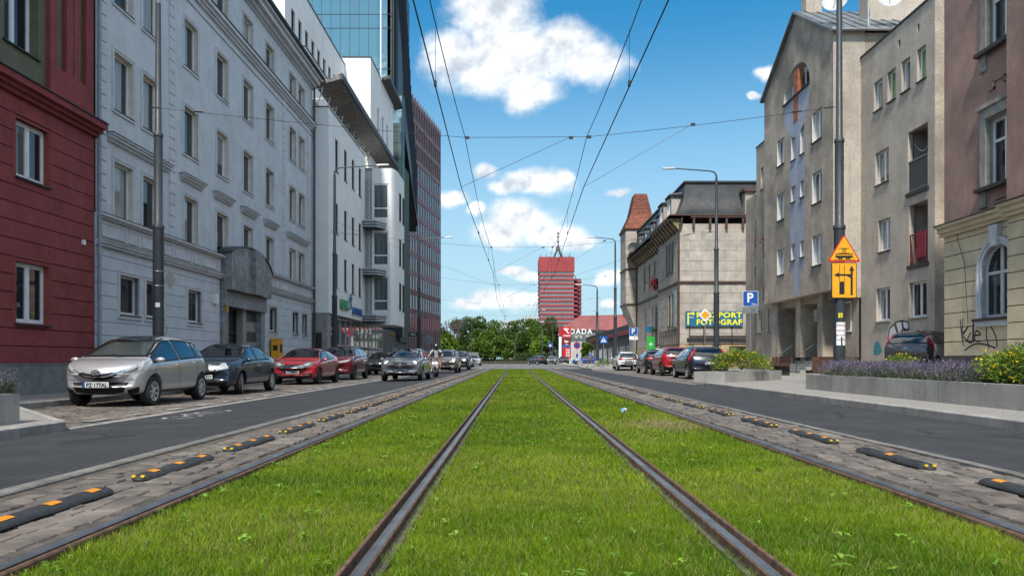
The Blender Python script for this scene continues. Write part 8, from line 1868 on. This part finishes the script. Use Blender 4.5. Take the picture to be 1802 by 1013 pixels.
t = place('board_fence', (-10, 156, -.25), 'low brown board fence before the trees on the left', 'fence')
bm0 = MB(); bm0.box(-.22, .22, -.03, .03, 0, .8); fme = bm0.mesh('board', m_bark)
for k in range(34): link('board', fme, t, (k * .5 - 3.5, 0, 0))
t = place('information_board', (-7.4, 148, 0), 'dark board on posts beside a far lamp post', 'board'); b = MB(); b.box(-8.8, -6.9, 148, 148.1, .6, 2.2); b.build('panel', m_sg, t); b = MB(); b.box(-8.6, -8.5, 148.1, 148.2, 0, 2.2); b.box(-7.2, -7.1, 148.1, 148.2, 0, 2.2); b.build('legs', m_dark, t)

# ================================================================ people and scooter
def skin(label, cuts): return mat(label, cuts, .6, .06, 8, space='obj')
m_skin = mat('skin', (.42, .24, .17), .55, .05, 8, space='obj'); m_hair = mat('dark_hair', (.025, .018, .014), .7, .2, 20, space='obj')
def figure(name, label, loc, rz, J, cloth, hair=True, group=None, face=True):
    """J: joint name -> (x, y, z, radius); edges carry a clothing key; one skinned continuous body"""
    t = empty(name, loc, rz, label, 'person', group); E = [('pelvis', 'waist', 'top'), ('waist', 'chest', 'top'), ('chest', 'neck', 'top'), ('neck', 'chin', 'skin'), ('chin', 'head', 'skin'), ('head', 'crown', 'skin')]
    for s in 'LR': E += [('chest', 'sh' + s, 'top'), ('sh' + s, 'el' + s, 'sleeve'), ('el' + s, 'wr' + s, 'skin' if cloth.get('short') else 'sleeve'), ('wr' + s, 'ha' + s, 'skin'), ('pelvis', 'hip' + s, 'leg'), ('hip' + s, 'kn' + s, 'leg'), ('kn' + s, 'an' + s, 'shin'), ('an' + s, 'toe' + s, 'shoe')]
    names = list(J); idx = {k: i for i, k in enumerate(names)}; me = bpy.data.meshes.new('body'); me.from_pydata([J[k][:3] for k in names], [(idx[a], idx[c]) for a, c, _ in E], []); o = bpy.data.objects.new('tmp', me); COL.objects.link(o)
    sk = o.modifiers.new('s', 'SKIN'); me.skin_vertices[0].data[idx['pelvis']].use_root = True
    for k in names: r = J[k][3]; me.skin_vertices[0].data[idx[k]].radius = (r if isinstance(r, tuple) else (r, r))
    sk.use_smooth_shade = True; ss = o.modifiers.new('u', 'SUBSURF'); ss.levels = 2; dg = bpy.context.evaluated_depsgraph_get(); bm_ = bpy.data.meshes.new_from_object(o.evaluated_get(dg)); bpy.data.objects.remove(o)
    keys = ['skin', 'top', 'sleeve', 'leg', 'shin', 'shoe']; mats = [m_skin, cloth['top'], cloth.get('sleeve', cloth['top']), cloth['leg'], cloth.get('shin', cloth['leg']), cloth['shoe']]
    bm_.materials.clear(); [bm_.materials.append(m) for m in mats]
    seg = [(Vector(J[a][:3]), Vector(J[c][:3]), keys.index(k)) for a, c, k in E]
    for p in bm_.polygons:
        best = None
        for a, c, k in seg:
            d = c - a; tt = max(0, min(1, (p.center - a).dot(d) / max(1e-6, d.length_squared))); q = (a + d * tt - p.center).length
            if best is None or q < best[0]: best = (q, k)
        p.material_index = best[1]; p.use_smooth = True
    bm_.name = 'body'; link('body', bm_, t)
    hc = Vector(J['head'][:3])
    if hair: b = MB(); b.lathe([(.0, .135), (.06, .125), (.095, .08), (.105, .02), (.098, -.03)], 14, tuple(hc + Vector((-.018, 0, .02)))); b.build('hair', m_hair, t, smooth=True, loc=(0, 0, 0))
    if face:
        b = MB(); 
        for sy in (-.034, .034): b.lathe([(0, -.012), (.011, 0), (0, .012)], 8, tuple(hc + Vector((.088, sy, -.005))))
        b.build('eyes', m_hair, t, loc=(0, 0, 0)); b = MB(); b.hexa([tuple(hc + Vector(v)) for v in ((.085, -.015, -.045), (.115, -.012, -.05), (.115, .012, -.05), (.085, .015, -.045), (.085, -.006, .0), (.095, -.006, -.005), (.095, .006, -.005), (.085, .006, .0))]); b.build('nose', m_skin, t, loc=(0, 0, 0))
        b = MB(); b.box(hc.x + .078, hc.x + .094, hc.y - .024, hc.y + .024, hc.z - .078, hc.z - .07); b.build('mouth', mat('lips', (.28, .10, .09), .5), t, loc=(0, 0, 0))
        for sy in (-1, 1): b = MB(); b.lathe([(0, -.012), (.026, 0), (0, .012)], 8, tuple(hc + Vector((-.01, sy * .096, -.01))), 'y'); b.build('ear', m_skin, t, loc=(0, 0, 0))
    for s in 'LR':                                           # five fingers on each hand
        w, h = Vector(J['wr' + s][:3]), Vector(J['ha' + s][:3]); d = (h - w).normalized(); sd = d.cross(Vector((1, 0, 0)) if abs(d.x) < .8 else Vector((0, 1, 0))).normalized(); b = MB(); cv = d.cross(sd) * .02
        for k, (o_, l_) in enumerate(((-.028, .062), (-.010, .074), (.010, .070), (.028, .055))): p = h + sd * o_; b.tube([p - d * .02, p + d * l_ * .55, p + d * l_ + cv], [.011, .010, .007], 6)
        p = h - d * .04 - sd * .03; b.tube([p, p + d * .03 - sd * .025, p + d * .065 - sd * .03], [.012, .011, .008], 6); b.build('fingers', m_skin, t, smooth=True, loc=(0, 0, 0))
    return t
def stand(h=1.72, stride=0.12, arm=.06):
    k = h / 1.72; J = dict(pelvis=(0, 0, .93, (.12, .15)), waist=(0, 0, 1.08, (.10, .135)), chest=(0, 0, 1.30, (.115, .16)), neck=(0, 0, 1.46, .052), chin=(.02, 0, 1.53, (.075, .065)), head=(.012, 0, 1.61, (.098, .085)), crown=(0, 0, 1.68, (.075, .065)))
    for s, g in (('L', 1), ('R', -1)):
        f = stride * g; J.update({'sh' + s: (0, g * .185, 1.41, .062), 'el' + s: (-f * .4 - .02, g * .225, 1.13, .044), 'wr' + s: (-f * .8 + .05, g * .225, .89, .031), 'ha' + s: (-f * .9 + .06, g * .225, .81, (.022, .040)), 'hip' + s: (0, g * .095, .88, .092), 'kn' + s: (f * .6 + .02, g * .10, .49, .062), 'an' + s: (f * 1.25, g * .10, .085, .043), 'toe' + s: (f * 1.25 + .15, g * .105, .035, .036)})
    return {n: (v[0] * k, v[1] * k, v[2] * k, tuple(q * k for q in v[3]) if isinstance(v[3], tuple) else v[3] * k) for n, v in J.items()}
cl = lambda n, c: mat(n, c, .85, .12, 12, space='obj', bump=.2)
figure('person', 'man in a pale shirt standing between parked cars by the stone house', (9.9, 55, PZ), R(-100), stand(1.78, .04), dict(top=cl('pale_shirt', (.55, .56, .58)), leg=cl('dark_jeans', (.03, .035, .05)), shoe=cl('dark_shoe', (.02, .02, .02))))
figure('person', 'person in a patterned blue top and shorts walking at the kerb by the concrete drums', (6.75, 72, PZ), R(150), stand(1.62, .20), dict(top=cl('blue_pattern_top', (.12, .22, .40)), leg=cl('olive_shorts', (.08, .085, .07)), shin=m_skin, shoe=cl('red_shoe', (.25, .05, .04)), short=True))
figure('person', 'short haired person whose head shows over the deep red crossover', (-9.95, 43.4, PL), R(-90), stand(1.66, .05), dict(top=cl('dark_jacket', (.03, .03, .035)), leg=cl('dark_jeans', (.03, .035, .05)), shoe=cl('dark_shoe', (.02, .02, .02))))
# scooter and rider (local x forward)
SX, SY = -4.05, 40.6; SZ = -.024
t = empty('motor_scooter', (SX, SY, SZ), FWD, 'black motor scooter with lit headlamps behind the blue grey estate car', 'scooter'); m_sc = paint('black_paint', (0, 0, 0))
for x in (.62, -.62):
    b = MB(); b.lathe([(.12, -.05), (.20, -.06), (.235, -.03), (.24, 0), (.235, .03), (.20, .06), (.12, .05), (.12, -.05)], 22, (x, 0, .24), 'y'); w_ = b.build('wheel', m_tyre, t, smooth=True, loc=(0, 0, 0)); b = MB(); b.lathe([(.125, -.03), (.03, -.045), (.03, .045), (.125, .03)], 16, (x, 0, .24), 'y'); b.build('rim', m_rim, w_)
b = MB(); b.tube([(.62, .075, .24), (.50, .075, .62), (.40, .0, .95)], .022, 6); b.tube([(.62, -.075, .24), (.50, -.075, .62), (.40, 0, .95)], .022, 6); b.build('fork', m_steel, t, smooth=True, loc=(0, 0, 0))
b = MB(); b.prism([(.62, -.16, .46), (.62, .16, .46), (.48, .20, .80), (.44, .16, .98), (.44, -.16, .98), (.48, -.20, .80)], (-.10, 0, -.03)); b.prism([(.75, -.07, .48), (.75, .07, .48), (.5, .07, .52), (.5, -.07, .52)], (0, 0, .04)); b.build('front_shield', m_dark, t, loc=(0, 0, 0))
b = MB(); b.tube([(-.75, 0, .60), (-.5, 0, .62), (-.2, 0, .58), (-.05, 0, .40), (.40, 0, .33)], [.09, .17, .17, .15, .13], 10); b.build('body', m_sc, t, smooth=True, loc=(0, 0, 0)); b = MB(); b.tube([(-.78, 0, .80), (-.5, 0, .80), (-.1, 0, .78)], [.09, .14, .10], 10); b.build('seat', m_dark, t, smooth=True, loc=(0, 0, 0))
b = MB(); b.tube([(.30, .34, 1.03), (.38, .16, 1.02), (.40, 0, .98), (.38, -.16, 1.02), (.30, -.34, 1.03)], .018, 8); b.build('handlebar', m_dark, t, smooth=True, loc=(0, 0, 0))
for g in (-1, 1): b = MB(); b.tube([(.36, g * .2, 1.02), (.34, g * .32, 1.20)], .008, 5); b.lathe([(0, -.02), (.065, 0), (0, .02)], 10, (.34, g * .33, 1.24), 'x'); b.build('mirror', m_dark, t, loc=(0, 0, 0))
for g in (-1, 1): b = MB(); b.lathe([(0, .02), (.05, 0)], 12, (.60, g * .075, .72), 'x'); b.build('headlamp', m_beam, t, loc=(0, 0, 0))
J = dict(pelvis=(-.28, 0, .92, (.13, .16)), waist=(-.26, 0, 1.06, (.11, .145)), chest=(-.18, 0, 1.27, (.12, .17)), neck=(-.12, 0, 1.42, .055), chin=(-.08, 0, 1.49, (.075, .065)), head=(-.09, 0, 1.57, (.098, .085)), crown=(-.10, 0, 1.64, (.075, .065)))
for s, g in (('L', 1), ('R', -1)): J.update({'sh' + s: (-.15, g * .20, 1.36, .064), 'el' + s: (.02, g * .34, 1.14, .046), 'wr' + s: (.22, g * .33, 1.06, .033), 'ha' + s: (.30, g * .315, 1.045, (.025, .04)), 'hip' + s: (-.24, g * .11, .86, .098), 'kn' + s: (.20, g * .24, .74, .068), 'an' + s: (.22, g * .20, .36, .046), 'toe' + s: (.36, g * .20, .31, .038)})
rid = figure('person', 'scooter rider in a grey shirt, shorts and a black helmet', (SX, SY, SZ), FWD, J, dict(top=cl('grey_tshirt', (.36, .38, .40)), leg=cl('rust_shorts', (.22, .09, .05)), shin=m_skin, shoe=cl('white_shoe', (.5, .5, .5)), short=True), hair=False)
b = MB(); b.lathe([(.10, -.13), (.135, -.09), (.145, 0), (.125, .08), (.07, .135), (0, .15)], 18, (-.095, 0, 1.585)); h_ = b.build('helmet', m_sc, rid, smooth=True, loc=(0, 0, 0)); b = MB(); b.hexa([(.02, -.085, 1.53), (.055, -.07, 1.53), (.055, .07, 1.53), (.02, .085, 1.53), (.02, -.09, 1.63), (.05, -.07, 1.63), (.05, .07, 1.63), (.02, .09, 1.63)]); b.build('visor', m_cglass, h_)
for g in (-1, 1): b = MB(); b.tube([(-.10, g * .11, 1.44), (-.045, g * .115, 1.30), (-.10, g * .13, 1.12)], .02, 6); b.build('backpack_strap', m_dark, rid, loc=(0, 0, 0))
